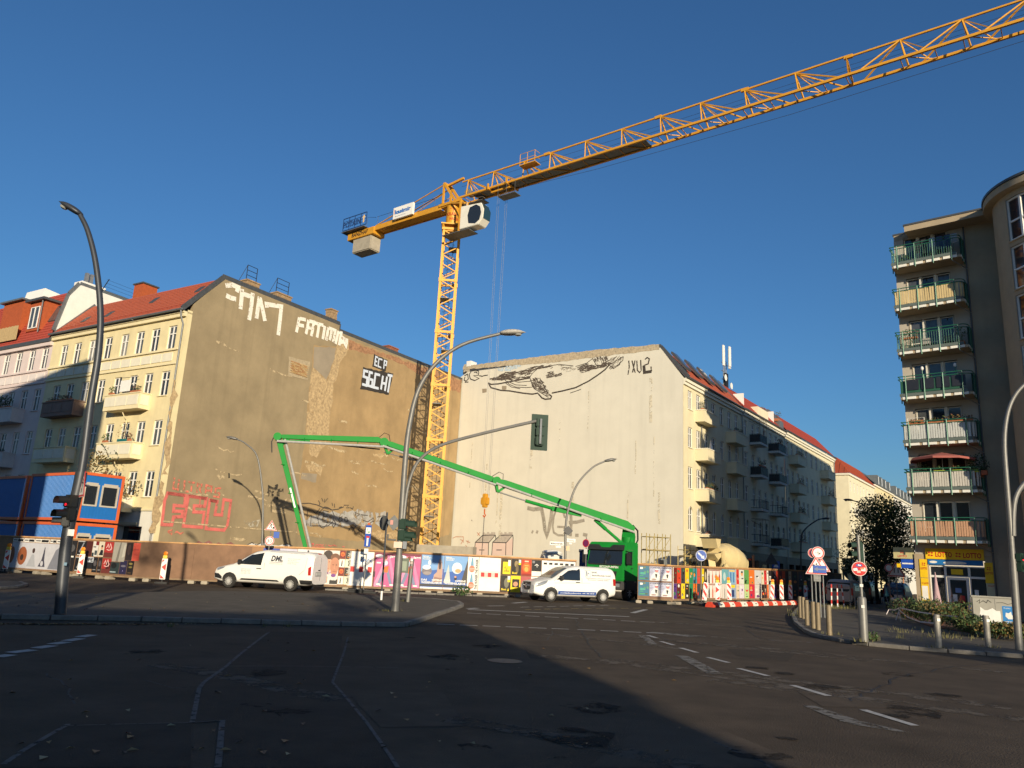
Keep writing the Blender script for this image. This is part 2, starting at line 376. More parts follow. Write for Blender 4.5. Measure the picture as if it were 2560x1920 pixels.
for k in range(420):
 if k < 300: p = gnd(g.uniform(0, 620) if k < 220 else g.uniform(600, 1050), 0)[:2] if False else gnd(min(1040, abs(g.gauss(190, 170))), 1561)[:2]
 else: p = gnd(g.uniform(0, 1700), g.uniform(1600, 1900))[:2] if k > 345 else gnd(g.uniform(0, 900), g.uniform(1490, 1545))[:2]
 zz = .013 if k < 300 or k > 345 else .13
 m.use(lm[g.randrange(4)]); a = g.uniform(0, 6.28); s_ = g.uniform(.03, .065)
 x, y = p[0] + g.gauss(0, .04), p[1] + g.gauss(-.10, .07) if k < 300 else p[1]
 m.add([(x + s_ * cos(a), y + s_ * sin(a), zz), (x - s_ * .6 * sin(a), y + s_ * .6 * cos(a), zz + .02), (x - s_ * cos(a), y - s_ * sin(a), zz + .004), (x + s_ * .6 * sin(a), y - s_ * .6 * cos(a), zz + .012)], [(0, 1, 2, 3)])
lf = part('fallen_leaves', m, None, None); lf['kind'] = 'stuff'; lf['label'] = 'dry fallen leaves along the kerb and scattered on the asphalt'
# ================================================================ BUILDINGS
GLASS = M('window_glass', (.018, .022, .028), .04, var=0, spec=.9)
GLASSC = M('window_glass_curtain', (.20, .19, .17), .12, var=.25, scale=3, spec=.8)
GLASSG = M('window_glass_grey', (.06, .065, .07), .06, var=.3, scale=2, spec=.9)
WHITE = M('white_paint', (.74, .72, .68), .5, var=.05, scale=4)
YEL = M('yellow_plaster', (.66, .565, .335), .85, var=.07, scale=1.2, bump=.12, bscale=40, streak=.22)
YELT = M('yellow_trim', (.69, .60, .38), .8, var=.06, scale=2, streak=.15)
CREAMP = M('cream_panel', (.66, .62, .50), .8, var=.05, scale=3, streak=.15)
PINK = M('pink_plaster', (.60, .50, .475), .85, var=.06, scale=1.2, bump=.1, bscale=40, streak=.12)
REDT = M('red_tile', (.40, .092, .042), .75, var=.28, scale=9, bump=.5, bscale=16)
REDD = M('dark_red_tile', (.36, .055, .030), .7, var=.28, scale=9, bump=.5, bscale=16)
ORANGET = M('orange_cladding', (.36, .075, .02), .7, var=.15, scale=5)
ZINC = M('zinc', (.17, .185, .19), .5, .5, var=.18, scale=3)
ZINCD = M('dark_zinc', (.09, .095, .1), .5, .4, var=.18, scale=3)
BRICK = M('old_brick', (.30, .20, .11), .9, var=.35, scale=6, bump=.5, bscale=20)
DARKM = M('dark_metal', (.025, .026, .028), .5, .5, var=.1)
STEEL = M('galvanised', (.36, .36, .35), .45, .7, var=.15, scale=6)
TAR = M('roof_felt', (.06, .06, .062), .9, var=.2)
SHADOWIN = M('dark_interior', (.012, .012, .013), .9, var=0)
def wall_grid(mb, x0, x1, z0, z1, holes, y=0.0, rev=.16):
 xs = sorted(set([x0, x1] + [min(max(h[i], x0), x1) for h in holes for i in (0, 1)])); zs = sorted(set([z0, z1] + [min(max(h[i], z0), z1) for h in holes for i in (2, 3)]))
 for a, b in zip(xs, xs[1:]):
  for c, d in zip(zs, zs[1:]):
   mx, mz = (a + b) / 2, (c + d) / 2
   if any(h[0] < mx < h[1] and h[2] < mz < h[3] for h in holes): continue
   mb.add([(a, y, c), (b, y, c), (b, y, d), (a, y, d)], [(0, 1, 2, 3)])
 for h in holes:
  a, b, c, d = h[:4]; e = y + rev
  mb.add([(a, y, c), (b, y, c), (b, y, d), (a, y, d), (a, e, c), (b, e, c), (b, e, d), (a, e, d)], [(0, 4, 5, 1), (1, 5, 6, 2), (2, 6, 7, 3), (3, 7, 4, 0)])
  if len(h) > 4:      # arched head
   r = (b - a) / 2; cx = (a + b) / 2; zc = d - r
   for sgn in (-1, 1):
    arc = [(cx + sgn * r * cos(t * pi / 12), zc + r * sin(t * pi / 12)) for t in range(7)]
    mb.sheet([(cx + sgn * r, d)] + arc, XZ(y), 0.0)
    for p, q in zip(arc, arc[1:]): mb.add([(p[0], y, p[1]), (q[0], y, q[1]), (q[0], e, q[1]), (p[0], e, p[1])], [(0, 1, 2, 3)])
 return mb
_wm = {}
def win_mesh(w, h, kind):
 k = (round(w, 2), round(h, 2), kind)
 if k in _wm: return _wm[k]
 f = .07; m = MB(); y0, y1 = -.03, .03
 m.box(0, f, y0, y1, 0, h); m.box(w - f, w, y0, y1, 0, h); m.box(f, w - f, y0, y1, 0, f); m.box(f, w - f, y0, y1, h - f, h)
 if kind in ('berlin', 'casement'):
  m.box(w / 2 - f * .6, w / 2 + f * .6, y0 - .012, y1, f, h - f)
  if kind == 'berlin': m.box(f, w - f, y0 - .022, y1 - .003, h * .64, h * .64 + f)
 if kind == 'cross':
  m.box(w / 2 - f * .6, w / 2 + f * .6, y0 - .012, y1, f, h - f); m.box(f, w - f, y0 - .022, y1 - .003, h * .5 - f / 2, h * .5 + f / 2)
 a = mesh('window', m, WHITE); g = MB(); g.add([(f, .005, f), (w - f, .005, f), (w - f, .005, h - f), (f, .005, h - f)], [(0, 1, 2, 3)])
 ps = [mesh('pane', g, mt) for mt in (GLASS, GLASS, GLASSG, GLASSC)]
 _wm[k] = (a, ps); return _wm[k]
def window(par, x, z, w, h, y=.12, kind='berlin', r=None):
 a, ps = win_mesh(w, h, kind); o = link('window', a, par, (x, y, z)); link('pane', (r or rng).choice(ps), o)
 return o
def sill(mb, x, z, w, y=0.0): mb.box(x - .06, x + w + .06, y - .09, y + .02, z - .05, z)
def tile_slope(mb, x0, x1, ya, za, yb, zb, n, th=.035):
 """courses of roof tiles climbing from (ya,za) to (yb,zb)"""
 dy, dz = (yb - ya) / n, (zb - za) / n; L = hypot(dy, dz); ny, nz = -dz / L, dy / L
 for i in range(n):
  y, z = ya + dy * i, za + dz * i
  mb.add([(x0, y + ny * th, z + nz * th), (x1, y + ny * th, z + nz * th), (x1, y + dy * 1.15, z + dz * 1.15), (x0, y + dy * 1.15, z + dz * 1.15), (x0, y, z), (x1, y, z)],
   [(0, 1, 2, 3), (4, 5, 1, 0)])
FY = Frame((-22.87, 51.4), 121.4); FB = Frame((-22.87, 51.4), 31.4)
yel = thing('apartment_house', 'pale yellow apartment house whose bare beige fire wall carries white and red graffiti', 'building', FY.w(0, 0), FY.rz)
wx = [-15.35, -13.5, -11.5, -9.45, -7.4, -5.55, -3.75, -1.85]; W_ = .95
rows = [(15.3, 17.0), (11.95, 13.7), (8.5, 10.25), (5.0, 6.75)]
holes = [(x, x + W_, a, b) for x in wx for a, b in rows]
m = MB(); wall_grid(m, -16.65, 0, 4.15, 17.75, holes); m.add([(0, 0, 0), (0, .4, 0), (0, .4, 18.0), (0, 0, 18.0)], [(0, 1, 2, 3)])
part('wall', m, YEL, yel)
m = MB(); gh = [(-3.9, -1.36, 0, 3.05), (-8.4, -5.2, .4, 3.0), (-12.5, -9.5, .4, 3.0)]; wall_grid(m, -16.65, 0, 0, 4.15, gh, rev=.4)
part('shop_front', m, M('white_render', (.66, .64, .58), .85, var=.06, streak=.2), yel)
m = MB()
for a, b, c, d in gh: m.add([(a, .38, c), (b, .38, c), (b, .38, d), (a, .38, d)], [(0, 1, 2, 3)])
part('shop_glass', m, GLASS, yel)
m = MB(); m.box(-3.85, -2.7, .25, .33, 0, 2.2); part('door', m, M('grey_door', (.25, .26, .26), .5), yel, bevel=.01)
boxes('lintel_moulding', [(-4.3, -1.9, -.12, -.005, 3.12, 3.3), (-16.65, -.02, -.1, -.004, 4.08, 4.22)], YELT, yel)
for x in wx:
 for a, b in rows: window(yel, x, a, W_, b - a)
boxes('sill', [sillbox(x, a, W_) for x in wx for a, b in rows[1:]], YELT, yel)
boxes('string_course', [(-16.65, -.35, -.13, -.002, 15.14, 15.28), (-16.65, -.35, -.11, -.002, 14.12, 14.26), (-16.65, 0, -.22, -.002, 17.5, 17.75), (-16.65, 0, -.3, .4, 17.753, 17.86)], YELT, yel)
pm = MB(); pm.box(0, 1.08, -.05, -.003, 0, .60); pme = mesh('panel', pm, CREAMP)
for k in range(13): link('panel', pme, yel, (-16.4 + k * 1.2, 0, 14.40))
m = MB(); m.prism([(.4, 0), (33.6, 0), (33.6, 20.65), (14.8, 20.65), (14.8, 21.25), (2.5, 21.2), (.4, 18.55)], lambda u, v, d: (d, u, v), -.35, -.001)
BEIGE = M('bare_render', (.275, .215, .128), .95, var=.13, scale=.55, bump=.35, bscale=12, streak=.28, dirt=.35)
OCHRE = M('ochre_render', (.33, .228, .114), .95, var=.15, scale=.6, bump=.4, bscale=12, streak=.15, dirt=.3)
gable = part('fire_wall', m, BEIGE, yel)
m = MB(); tile_slope(m, -16.6, -.12, -.42, 17.9, 2.5, 21.2, 14)
part('roof', m, REDT, yel)
m = MB(); m.add([(-16.6, 2.5, 21.2), (-.35, 2.5, 21.2), (-.35, 14.8, 21.25), (-16.6, 14.8, 21.25)], [(0, 1, 2, 3)]); m.box(-13, -.36, 14.9, 33.4, 20.3, 20.6)
part('flat_roof', m, TAR, yel)
m = MB(); m.beam((-.02, -.45, 17.98), (-.02, 2.5, 21.31), .34, .10, up=(1, 0, 0)); m.beam((-.05, 2.45, 21.29), (-.05, 14.8, 21.34), .5, .09, up=(1, 0, 0)); m.beam((-.05, 14.8, 20.72), (-.05, 33.7, 20.72), .5, .09, up=(1, 0, 0)); m.box(-.4, .05, 14.74, 14.84, 20.7, 21.38)
part('verge_flashing', m, ZINCD, yel)
m = MB(); m.tube([(-16.65, -.5, 17.93), (.05, -.5, 17.93)], .085, 8); part('gutter', m, ZINC, yel, smooth=True)
m = MB(); m.tube([(-.1, -.48, 17.9), (-.12, -.4, 17.5), (-.12, -.14, 17.0), (-.12, -.12, 4), (-.12, -.12, .1)], .055, 8); part('downpipe', m, STEEL, yel, smooth=True)
m = MB()
for k in range(33): m.box(-16.4 + k * .5, -16.37 + k * .5, -.02, .0, 18.2, 18.5)
m.tube([(-16.5, -.03, 18.48), (-.3, -.03, 18.48)], .014, 5); m.tube([(-16.5, -.03, 18.34), (-.3, -.03, 18.34)], .014, 5); part('snow_guard', m, REDD, yel)
for x, t in ((-14.2, .3), (-11.2, .34), (-6.6, .55), (-1.6, .62)):
 y, z = -.42 + 2.92 * t, 17.9 + 3.3 * t; e = (2.92 / 4.406, 3.3 / 4.406)
 m = MB(); m.add([(x, y - .03, z + .07), (x + .55, y - .03, z + .07), (x + .55, y - .03 + e[0] * .75, z + .07 + e[1] * .75), (x, y - .03 + e[0] * .75, z + .07 + e[1] * .75), (x, y, z - .02), (x + .55, y, z - .02), (x + .55, y + e[0] * .75, z + e[1] * .75 - .02), (x, y + e[0] * .75, z + e[1] * .75 - .02)],
     [(0, 1, 2, 3), (0, 4, 5, 1), (1, 5, 6, 2), (2, 6, 7, 3), (3, 7, 4, 0)]); part('skylight', m, ZINCD, yel)
def chimney(par, x0, x1, y0, y1, z0, z1, frame=True, mat=BRICK):
 m = MB(); k = int((z1 - z0 - .1) / .25)
 for i in range(k): m.box(x0 + .02 * (i % 2), x1 - .02 * (i % 2), y0 + .02 * (i % 2), y1 - .02 * (i % 2), z0 + i * .25, z0 + i * .25 + .247)
 m.box(x0 - .06, x1 + .06, y0 - .06, y1 + .06, z0 + k * .25, z0 + k * .25 + .1); c = part('chimney', m, mat, par)
 if frame:
  f = MB(); zt = z0 + k * .25 + .1; xm = (x0 + x1) / 2
  for y in (y0 + .15, y1 - .1): f.tube([(xm, y, zt), (xm, y, zt + 1.25)], .03, 5)
  for dz in (.45, .85, 1.25): f.tube([(xm, y0 + .15, zt + dz), (xm, y1 - .1, zt + dz)], .025, 5)
  f.tube([(xm, y0 + .15, zt + 1.25), (xm - .5, y0 - .1, zt)], .02, 5); part('ladder_frame', f, DARKM, c)
chimney(yel, -1.1, -.36, 4.9, 6.1, 21.25, 22.2); chimney(yel, -1.1, -.36, 7.9, 9.4, 21.25, 22.2)
chimney(yel, -1.0, -.36, 13.9, 14.7, 21.25, 22.6, False); chimney(yel, -1.2, -.36, 21.8, 23.2, 20.6, 21.5, False, M('red_brick', (.25, .09, .05), .9, var=.3, scale=6))
m = MB(); m.box(-12.2, -11.0, 3.2, 4.5, 20.9, 22.75); part('stair_head', m, ORANGET, yel); m = MB(); m.box(-12.3, -10.9, 3.1, 4.6, 22.75, 22.86); part('stair_head_roof', m, ZINCD, yel)
def box_balcony(par, x0, x1, z0, z1, dep, mat, npan=3, panmat=None, cap=None, y=0.0):
 m = MB(); t = .12
 m.box(x0, x1, y - dep, y - .002, z0, z0 + .16); m.box(x0, x1, y - dep, y - dep + t, z0 + .16, z1); m.box(x0, x0 + t, y - dep + t, y - .002, z0 + .16, z1); m.box(x1 - t, x1, y - dep + t, y - .002, z0 + .16, z1)
 b = part('balcony', m, mat, par)
 m = MB(); m.box(x0 - .05, x1 + .05, y - dep - .05, y - dep + t + .03, z1, z1 + .07); m.box(x0 - .05, x0 + t + .03, y - dep + t + .03, y - .002, z1, z1 + .07); m.box(x1 - t - .03, x1 + .05, y - dep + t + .03, y - .002, z1, z1 + .07)
 part('coping', m, cap or mat, b)
 if panmat:
  w = (x1 - x0 - .2) / npan
  for k in range(npan):
   m = MB(); m.box(x0 + .13 + k * w, x0 + .07 + (k + 1) * w, y - dep - .03, y - dep - .002, z0 + .28, z1 - .12); part('panel', m, panmat, b)
  for xx in (x0 - .03, x1 + .002):
   m = MB(); m.box(xx, xx + .028, y - dep + .12, y - .12, z0 + .28, z1 - .12); part('panel', m, panmat, b)
 return b
BROWNP = M('brown_balcony', (.20, .135, .11), .85, var=.12, streak=.3)
for x0, x1, z0, mt, pm_ in ((-6.75, -2.65, 11.0, YELT, CREAMP), (-14.9, -10.66, 11.0, BROWNP, BROWNP), (-6.75, -2.65, 7.55, YELT, CREAMP), (-14.9, -10.66, 7.5, YELT, CREAMP), (-6.75, -2.65, 3.95, YELT, CREAMP), (-14.9, -10.66, 3.95, YELT, CREAMP)):
 box_balcony(yel, x0, x1, z0, z0 + 1.08, .85, mt, 3, pm_)
m = MB()
for x, z in ((-4.9, 10.9), (-4.9, 7.4)): m.tube([(x, -.5, z), (x, -.3, z - .3), (x, -.07, z - .5), (x, -.07, z - 3.2)], .035, 6)
part('balcony_drain', m, YELT, yel)
FBX = lambda u, v, d: (.002 + d, u, v)
def gpx(pts, r): return [FB.px(*p) for p in ZR(r, pts)]
def rough(poly, amp, step, seed=1):
 g = random.Random(seed); out = []
 for a, b in zip(poly, poly[1:] + poly[:1]):
  n = max(1, int(hypot(b[0] - a[0], b[1] - a[1]) / step))
  for k in range(n):
   t = k / n; out.append((a[0] + (b[0] - a[0]) * t + g.uniform(-amp, amp), a[1] + (b[1] - a[1]) * t + g.uniform(-amp, amp)))
 return out
Q4, Q5, Q7, Q6 = (400, 650, 2.765), (380, 1150, 4.254), (1100, 820, 3.687), (780, 1200, 4.254)
LAY = [0]
def lay():
 LAY[0] += 1; return .003 + LAY[0] * .00022
def wallpatch(pts, r, mat, name='plaster_patch', amp=.12, step=.35, seed=1, f=gpx, fn=FBX, par=None, dd=None):
 m = MB(); m.sheet(rough(f(pts, r), amp, step, seed), fn, lay() if dd is None else dd); return part(name, m, mat, par or yel)
wallpatch([(1240, 515), (1300, 545), (1600, 655), (1790, 720), (2084, 828), (2030, 1659), (2000, 1900), (1700, 1960), (1420, 1950), (950, 1900), (940, 1650), (1000, 1250), (1020, 1000), (1050, 740), (1060, 590), (1220, 600)], Q4, OCHRE, amp=.06)
MASON = M('bare_masonry', (.40, .29, .16), .95, var=.38, scale=5, bump=1.0, bscale=9)
MASOND = M('bare_masonry_red', (.30, .16, .085), .95, var=.4, scale=4, bump=1.0, bscale=9)
wallpatch([(1055, 745), (1100, 770), (1110, 800), (1160, 830), (1175, 770), (1205, 680), (1225, 585), (1300, 560), (1330, 600), (1280, 650), (1240, 720), (1230, 800), (1195, 860), (1195, 960), (1170, 1040), (1120, 1090), (1030, 1040), (1030, 950), (1045, 800)], Q4, MASON, seed=2)
wallpatch([(1015, 1050), (1120, 1060), (1175, 1040), (1165, 1210), (1140, 1280), (1100, 1330), (1085, 1375), (1040, 1350), (1020, 1260), (1010, 1150)], Q4, MASON, seed=3)
wallpatch([(1010, 1410), (1060, 1405), (1120, 1430), (1115, 1490), (1080, 1470), (1030, 1460)], Q4, MASON, seed=4)
wallpatch([(1300, 555), (1600, 665), (1795, 730), (2084, 832), (2075, 920), (1990, 890), (1860, 830), (1790, 800), (1700, 735), (1560, 680), (1400, 640), (1310, 620)], Q4, MASOND, seed=5)
wallpatch([(1365, 1300), (1420, 1310), (1400, 1325)], Q4, MASON, seed=6); wallpatch([(1470, 1330), (1560, 1345), (1530, 1375), (1480, 1355)], Q4, MASON, seed=7)
wallpatch([(100, 840), (120, 850), (85, 1100), (90, 1250), (60, 1400), (40, 1480), (20, 1500), (30, 1400), (60, 1150)], Q4, MASON, seed=8, amp=.2)
wallpatch([(10, 1520), (40, 1560), (20, 1680), (-40, 1900), (-70, 1900), (-40, 1700)], Q4, MASON, seed=9, amp=.2)
GREYP = M('grey_render', (.27, .225, .165), .95, var=.12, scale=1, bump=.3, bscale=12)
wallpatch([(1065, 600), (1215, 605), (1205, 680), (1165, 790), (1150, 825), (1110, 790), (1060, 740)], Q4, GREYP, seed=10, amp=.04)
wallpatch([(980, 1470), (1085, 1480), (1080, 1540), (1030, 1530), (975, 1510)], Q4, GREYP, seed=11, amp=.04)
SCAR = M('render_scar', (.46, .36, .22), .95, var=.25, scale=5, worn=.47, wscale=3)
g = random.Random(11)
for k in range(46):
 u = g.uniform(1.5, 31); v = g.uniform(2.5, 17); L = g.uniform(.5, 2.4); m = MB()
 m.ribbon([(u + L * t / 5, v + g.uniform(-.1, .1) - .02 * t) for t in range(6)], g.uniform(.06, .22), FBX, lay()); part('render_scar', m, SCAR, yel)
BLOTCH = M('dark_blotch', (.03, .027, .022), .95, var=.2, worn=.50, wscale=2.6)  # patchy near-black blotch on the fire wall
wallpatch([(1250, 290), (1310, 260), (1380, 290), (1390, 350), (1340, 400), (1280, 400), (1240, 370), (1230, 330)], Q5, BLOTCH, 'dark_blotch', amp=.25, step=.2)
bw = FB.px(*ZR(Q4, [(905, 690)])[0]); bwb = FB.px(*ZR(Q4, [(1015, 825)])[0]); bu0, bv1 = bw; bu1, bv0 = bwb[0], bwb[1] + .1
wallpatch([(890, 668), (1038, 702), (1018, 832), (886, 800)], Q4, M('mortar', (.36, .29, .19), .95, var=.2, scale=5), 'mortar_bed', amp=.04, seed=13)
bm_ = [M('brick_a', (.45, .29, .13), .9, var=.15, scale=7), M('brick_b', (.40, .22, .10), .9, var=.15, scale=7), M('brick_c', (.50, .36, .19), .9, var=.15, scale=7)]
nb, nr = 6, 11; bwid, bh = (bu1 - bu0) / nb, (bv1 - bv0 - .1) / nr
b0 = MB(); b0.box(0, .05, 0, bwid - .03, 0, bh - .025); bmesh_ = [mesh('brick', b0, q) for q in bm_]
for r_ in range(nr):
 for c_ in range(nb):
  if r_ % 2 and c_ == nb - 1: continue
  link('brick', g.choice(bmesh_), yel, (.03 + g.uniform(-.008, .008), bu0 + c_ * bwid + (bwid / 2 if r_ % 2 else 0), bv0 + .05 + r_ * bh))
GW = M('graffiti_white', (.72, .68, .60), .85, var=.08, worn=.40, wscale=3.5)
GR = M('graffiti_red', (.56, .135, .115), .85, var=.15, worn=.375, wscale=4)
GRF = M('graffiti_red_faint', (.58, .16, .11), .8, var=.15, worn=.47, wscale=4)
GK = M('graffiti_black', (.03, .026, .024), .8, var=.1, worn=.33, wscale=5)
GKT = M('graffiti_black_thin', (.06, .05, .042), .8, var=.1, worn=.40, wscale=5)
GBL = M('graffiti_pale_blue', (.52, .58, .68), .8, var=.05)
GG = M('graffiti_grey', (.36, .35, .33), .9, var=.2, worn=.44, wscale=1.6)
def graf(strokes, r, w, mat, f=gpx, fn=FBX, par=None, name='graffiti', label=None):
 for s_ in strokes:
  m = MB(); m.ribbon(f(s_, r), w, fn, lay()); o = part(name, m, mat, par or yel)
 if label: o['label'] = label
 return o
graf([[(452, 178), (500, 172), (540, 190), (530, 222)], [(455, 245), (490, 262), (525, 272)], [(566, 200), (563, 260), (555, 340)], [(640, 228), (630, 320), (615, 415)], [(566, 232), (640, 258)], [(687, 255), (676, 330), (666, 405)], [(690, 262), (708, 340), (725, 422)], [(738, 330), (735, 305), (838, 322), (828, 420), (816, 520)]], Q4, .36, GW, label='large weathered white graffiti letters under the gable peak')
graf([[(962, 398), (952, 450), (942, 500)], [(965, 405), (1008, 414)], [(958, 450), (994, 456)], [(1026, 415), (1018, 465), (1008, 512)], [(1030, 422), (1062, 430), (1055, 480), (1044, 526)], [(1022, 465), (1054, 474)], [(1070, 436), (1128, 452)], [(1098, 448), (1092, 490), (1084, 536)], [(1138, 455), (1132, 500), (1124, 548)], [(1162, 468), (1155, 515), (1148, 556)], [(1165, 470), (1186, 478), (1180, 520), (1172, 555)], [(1190, 480), (1210, 488), (1204, 530), (1195, 568)], [(1232, 490), (1222, 540), (1212, 580)], [(1235, 498), (1252, 505), (1246, 545), (1238, 590)]], Q4, .30, GW, label='white graffiti lettering FATIMA below the roof edge')
wallpatch([(1245, 515), (1300, 545), (1292, 612), (1262, 575), (1225, 580)], Q4, GW, 'graffiti', amp=.1)
wallpatch([(1480, 652), (1570, 690), (1560, 772), (1468, 735)], Q4, GK, 'graffiti', amp=.05); wallpatch([(1405, 742), (1614, 785), (1578, 932), (1384, 892)], Q4, GK, 'graffiti', amp=.06)
graf([[(1506, 675), (1490, 668), (1483, 725), (1500, 732)], [(1487, 698), (1500, 703)], [(1536, 690), (1512, 682), (1506, 735), (1528, 744)], [(1545, 752), (1550, 695), (1566, 702), (1562, 728), (1548, 724)]], Q4, .15, GBL)
graf([[(1438, 772), (1410, 765), (1406, 805), (1432, 815), (1426, 868), (1396, 858)], [(1470, 782), (1448, 776), (1438, 868), (1464, 876), (1468, 830), (1446, 822)], [(1520, 796), (1488, 788), (1476, 880), (1510, 888)], [(1540, 800), (1526, 895)], [(1568, 806), (1553, 905)], [(1534, 850), (1562, 856)], [(1572, 795), (1606, 802)], [(1592, 802), (1574, 915)]], Q4, .24, GBL, label='black and pale blue graffiti SECH on the ochre wall')
graf([[(235, 185), (224, 305), (272, 318), (285, 205)], [(345, 215), (338, 330), (388, 337)], [(385, 235), (455, 242)], [(420, 242), (414, 336)], [(474, 348), (482, 250), (528, 262), (520, 303), (480, 300)], [(500, 305), (526, 352)], [(564, 366), (575, 266), (634, 282), (622, 362)], [(570, 322), (626, 328)], [(732, 302), (676, 298), (670, 345), (720, 352), (712, 396), (648, 386)]], Q5, .13, GRF, label='faint red graffiti lettering ULTRAS')
for s_ in ([(165, 352), (352, 377), (342, 492), (232, 482), (226, 545), (322, 545), (316, 602), (226, 606), (208, 690), (102, 686), (132, 430)], [(386, 382), (577, 410), (560, 492), (446, 486), (440, 552), (552, 556), (530, 716), (330, 702)], [(612, 426), (692, 442), (666, 580), (740, 586), (760, 420), (836, 432), (800, 690), (765, 746), (570, 730)]):
 m = MB(); m.ribbon(gpx(s_, Q5), .22, FBX, lay(), closed=True); o = part('graffiti', m, GR, yel)
o['label'] = 'last of the big red outlined graffiti letters FCU near the ground'
graf([[(510, 405), (505, 480)], [(560, 412), (550, 490)]], Q5, .08, GR)
graf([[(165, 760), (210, 745), (205, 790), (165, 760)], [(230, 790), (260, 760), (300, 785), (335, 765)]], Q5, .1, GRF)
GPK = M('graffiti_mauve', (.24, .10, .09), .85, var=.1); GWH = M('graffiti_clean_white', (.6, .58, .54), .85, var=.08)
for c in ((550, 875, 95, 30), (770, 890, 110, 28)):
 wallpatch([(c[0] - c[2], c[1] + 45), (c[0] - c[2] * .9, c[1] + 5), (c[0] - c[2] * .6, c[1] - 16), (c[0] - .1 * c[2], c[1] + 10), (c[0] + c[2] * .6, c[1] - 22), (c[0] + c[2] * .9, c[1] + 5), (c[0] + c[2], c[1] + 45)], Q5, GPK, 'graffiti', amp=.02)
 for dx in (-.55, .45): wallpatch([(c[0] + c[2] * dx - 16, c[1] + 24), (c[0] + c[2] * dx, c[1] + 4), (c[0] + c[2] * dx + 16, c[1] + 24)], Q5, GWH, 'graffiti', amp=.01)
wallpatch([(1010, 900), (1060, 880), (1130, 895), (1200, 880), (1300, 905), (1470, 900), (1490, 940), (1000, 930)], Q5, GWH, 'graffiti', amp=.05)
graf([[(1005, 905), (1060, 878), (1110, 905), (1160, 880)], [(1200, 905), (1260, 885)], [(1390, 905), (1440, 890), (1490, 915)]], Q5, .07, GKT)
wallpatch([(980, 655), (1140, 640), (1130, 700), (1000, 700)], Q5, M('graffiti_haze', (.40, .36, .28), .9, worn=.5, wscale=2), 'graffiti', amp=.1)
Q8 = (660, 1060, 5.027)
wallpatch([(900, 1120), (1010, 1100), (1100, 1080), (1240, 1080), (1370, 1110), (1390, 1190), (1360, 1260), (1230, 1290), (1100, 1270), (960, 1300), (760, 1290), (540, 1290), (500, 1200), (640, 1150), (760, 1100)], Q8, GG, 'graffiti', amp=.15)
wallpatch([(1400, 1120), (1520, 1100), (1560, 1200), (1480, 1300), (1400, 1250)], Q8, GG, 'graffiti', amp=.1)
graf([[(530, 1300), (545, 1080), (600, 1085), (650, 1125), (700, 1060)], [(590, 1140), (580, 1280), (690, 1280), (740, 1310), (790, 1260)], [(760, 1040), (700, 1100), (670, 1180), (690, 1270), (740, 1290), (800, 1280), (860, 1230), (880, 1150), (850, 1080), (800, 1050), (760, 1042)], [(810, 1100), (740, 1090), (735, 1230), (800, 1240)], [(738, 1165), (800, 1170)], [(470, 1000), (560, 995), (660, 1015), (740, 1050), (850, 1080), (930, 1070), (1000, 1040)], [(680, 960), (700, 1000), (690, 1020)], [(720, 930), (740, 975)], [(760, 940), (755, 985), (800, 930)], [(850, 990), (860, 1030)], [(880, 1000), (885, 1050)], [(940, 1050), (975, 1040)], [(1000, 1020), (1060, 1020), (1030, 1055), (1070, 1050)], [(1080, 1050), (1110, 1070), (1120, 1035)], [(860, 1190), (900, 1250), (870, 1300), (850, 1260)], [(940, 1180), (970, 1170), (980, 1210), (945, 1235), (930, 1210), (950, 1180)], [(1010, 1170), (1040, 1180), (1050, 1220), (1020, 1230), (1005, 1200), (1020, 1170)], [(1150, 1150), (1140, 1110), (1200, 1140), (1160, 1160)], [(1210, 1140), (1300, 1150)], [(1240, 1210), (1300, 1230), (1370, 1180), (1380, 1220), (1330, 1240)], [(1060, 1340), (1090, 1290), (1130, 1310), (1100, 1360)], [(1130, 1310), (1160, 1270), (1210, 1290), (1180, 1330), (1230, 1360), (1290, 1300)], [(1420, 1170), (1500, 1150), (1450, 1220), (1520, 1230)], [(1640, 1320), (1680, 1340)]], Q8, .075, GKT, label='tangle of thin black tag outlines over grey paint low on the ochre wall')
wallpatch([(595, 1495), (622, 1495), (625, 1515), (608, 1530), (596, 1515)], Q8, GR, 'graffiti', amp=.01)
graf([[(640, 1525), (670, 1515), (690, 1530)], [(690, 1515), (730, 1525), (745, 1515)], [(770, 1530), (775, 1515)], [(800, 1520), (830, 1535), (870, 1520), (910, 1535)], [(600, 1545), (760, 1548)], [(980, 1540), (1010, 1545)]], Q8, .07, GR)
wallpatch([(520, 540), (930, 560), (930, 620), (520, 610)], Q6, MASON, 'plaster_patch', seed=22, amp=.15)
m = MB(); u0, v0 = gpx([(30, 640)], Q5)[0]; u1, v1 = gpx([(1440, 740)], Q5)[0]
m.ribbon([(0.5, v0 - .03), (u1, v0 - .03), (15, v0)], .09, FBX, lay()); part('plaster_ledge', m, SCAR, yel)
m = MB(); m.ribbon(gpx([(815, 140), (816, 190)], Q5), .12, FBX, lay()); part('putlog_slot', m, SHADOWIN, yel)
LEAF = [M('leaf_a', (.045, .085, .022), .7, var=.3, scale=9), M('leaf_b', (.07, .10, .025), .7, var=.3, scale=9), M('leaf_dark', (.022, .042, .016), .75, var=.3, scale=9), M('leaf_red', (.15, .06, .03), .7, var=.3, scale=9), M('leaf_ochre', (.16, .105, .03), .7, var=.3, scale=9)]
TERRA = M('terracotta', (.36, .13, .055), .8, var=.15, scale=8)
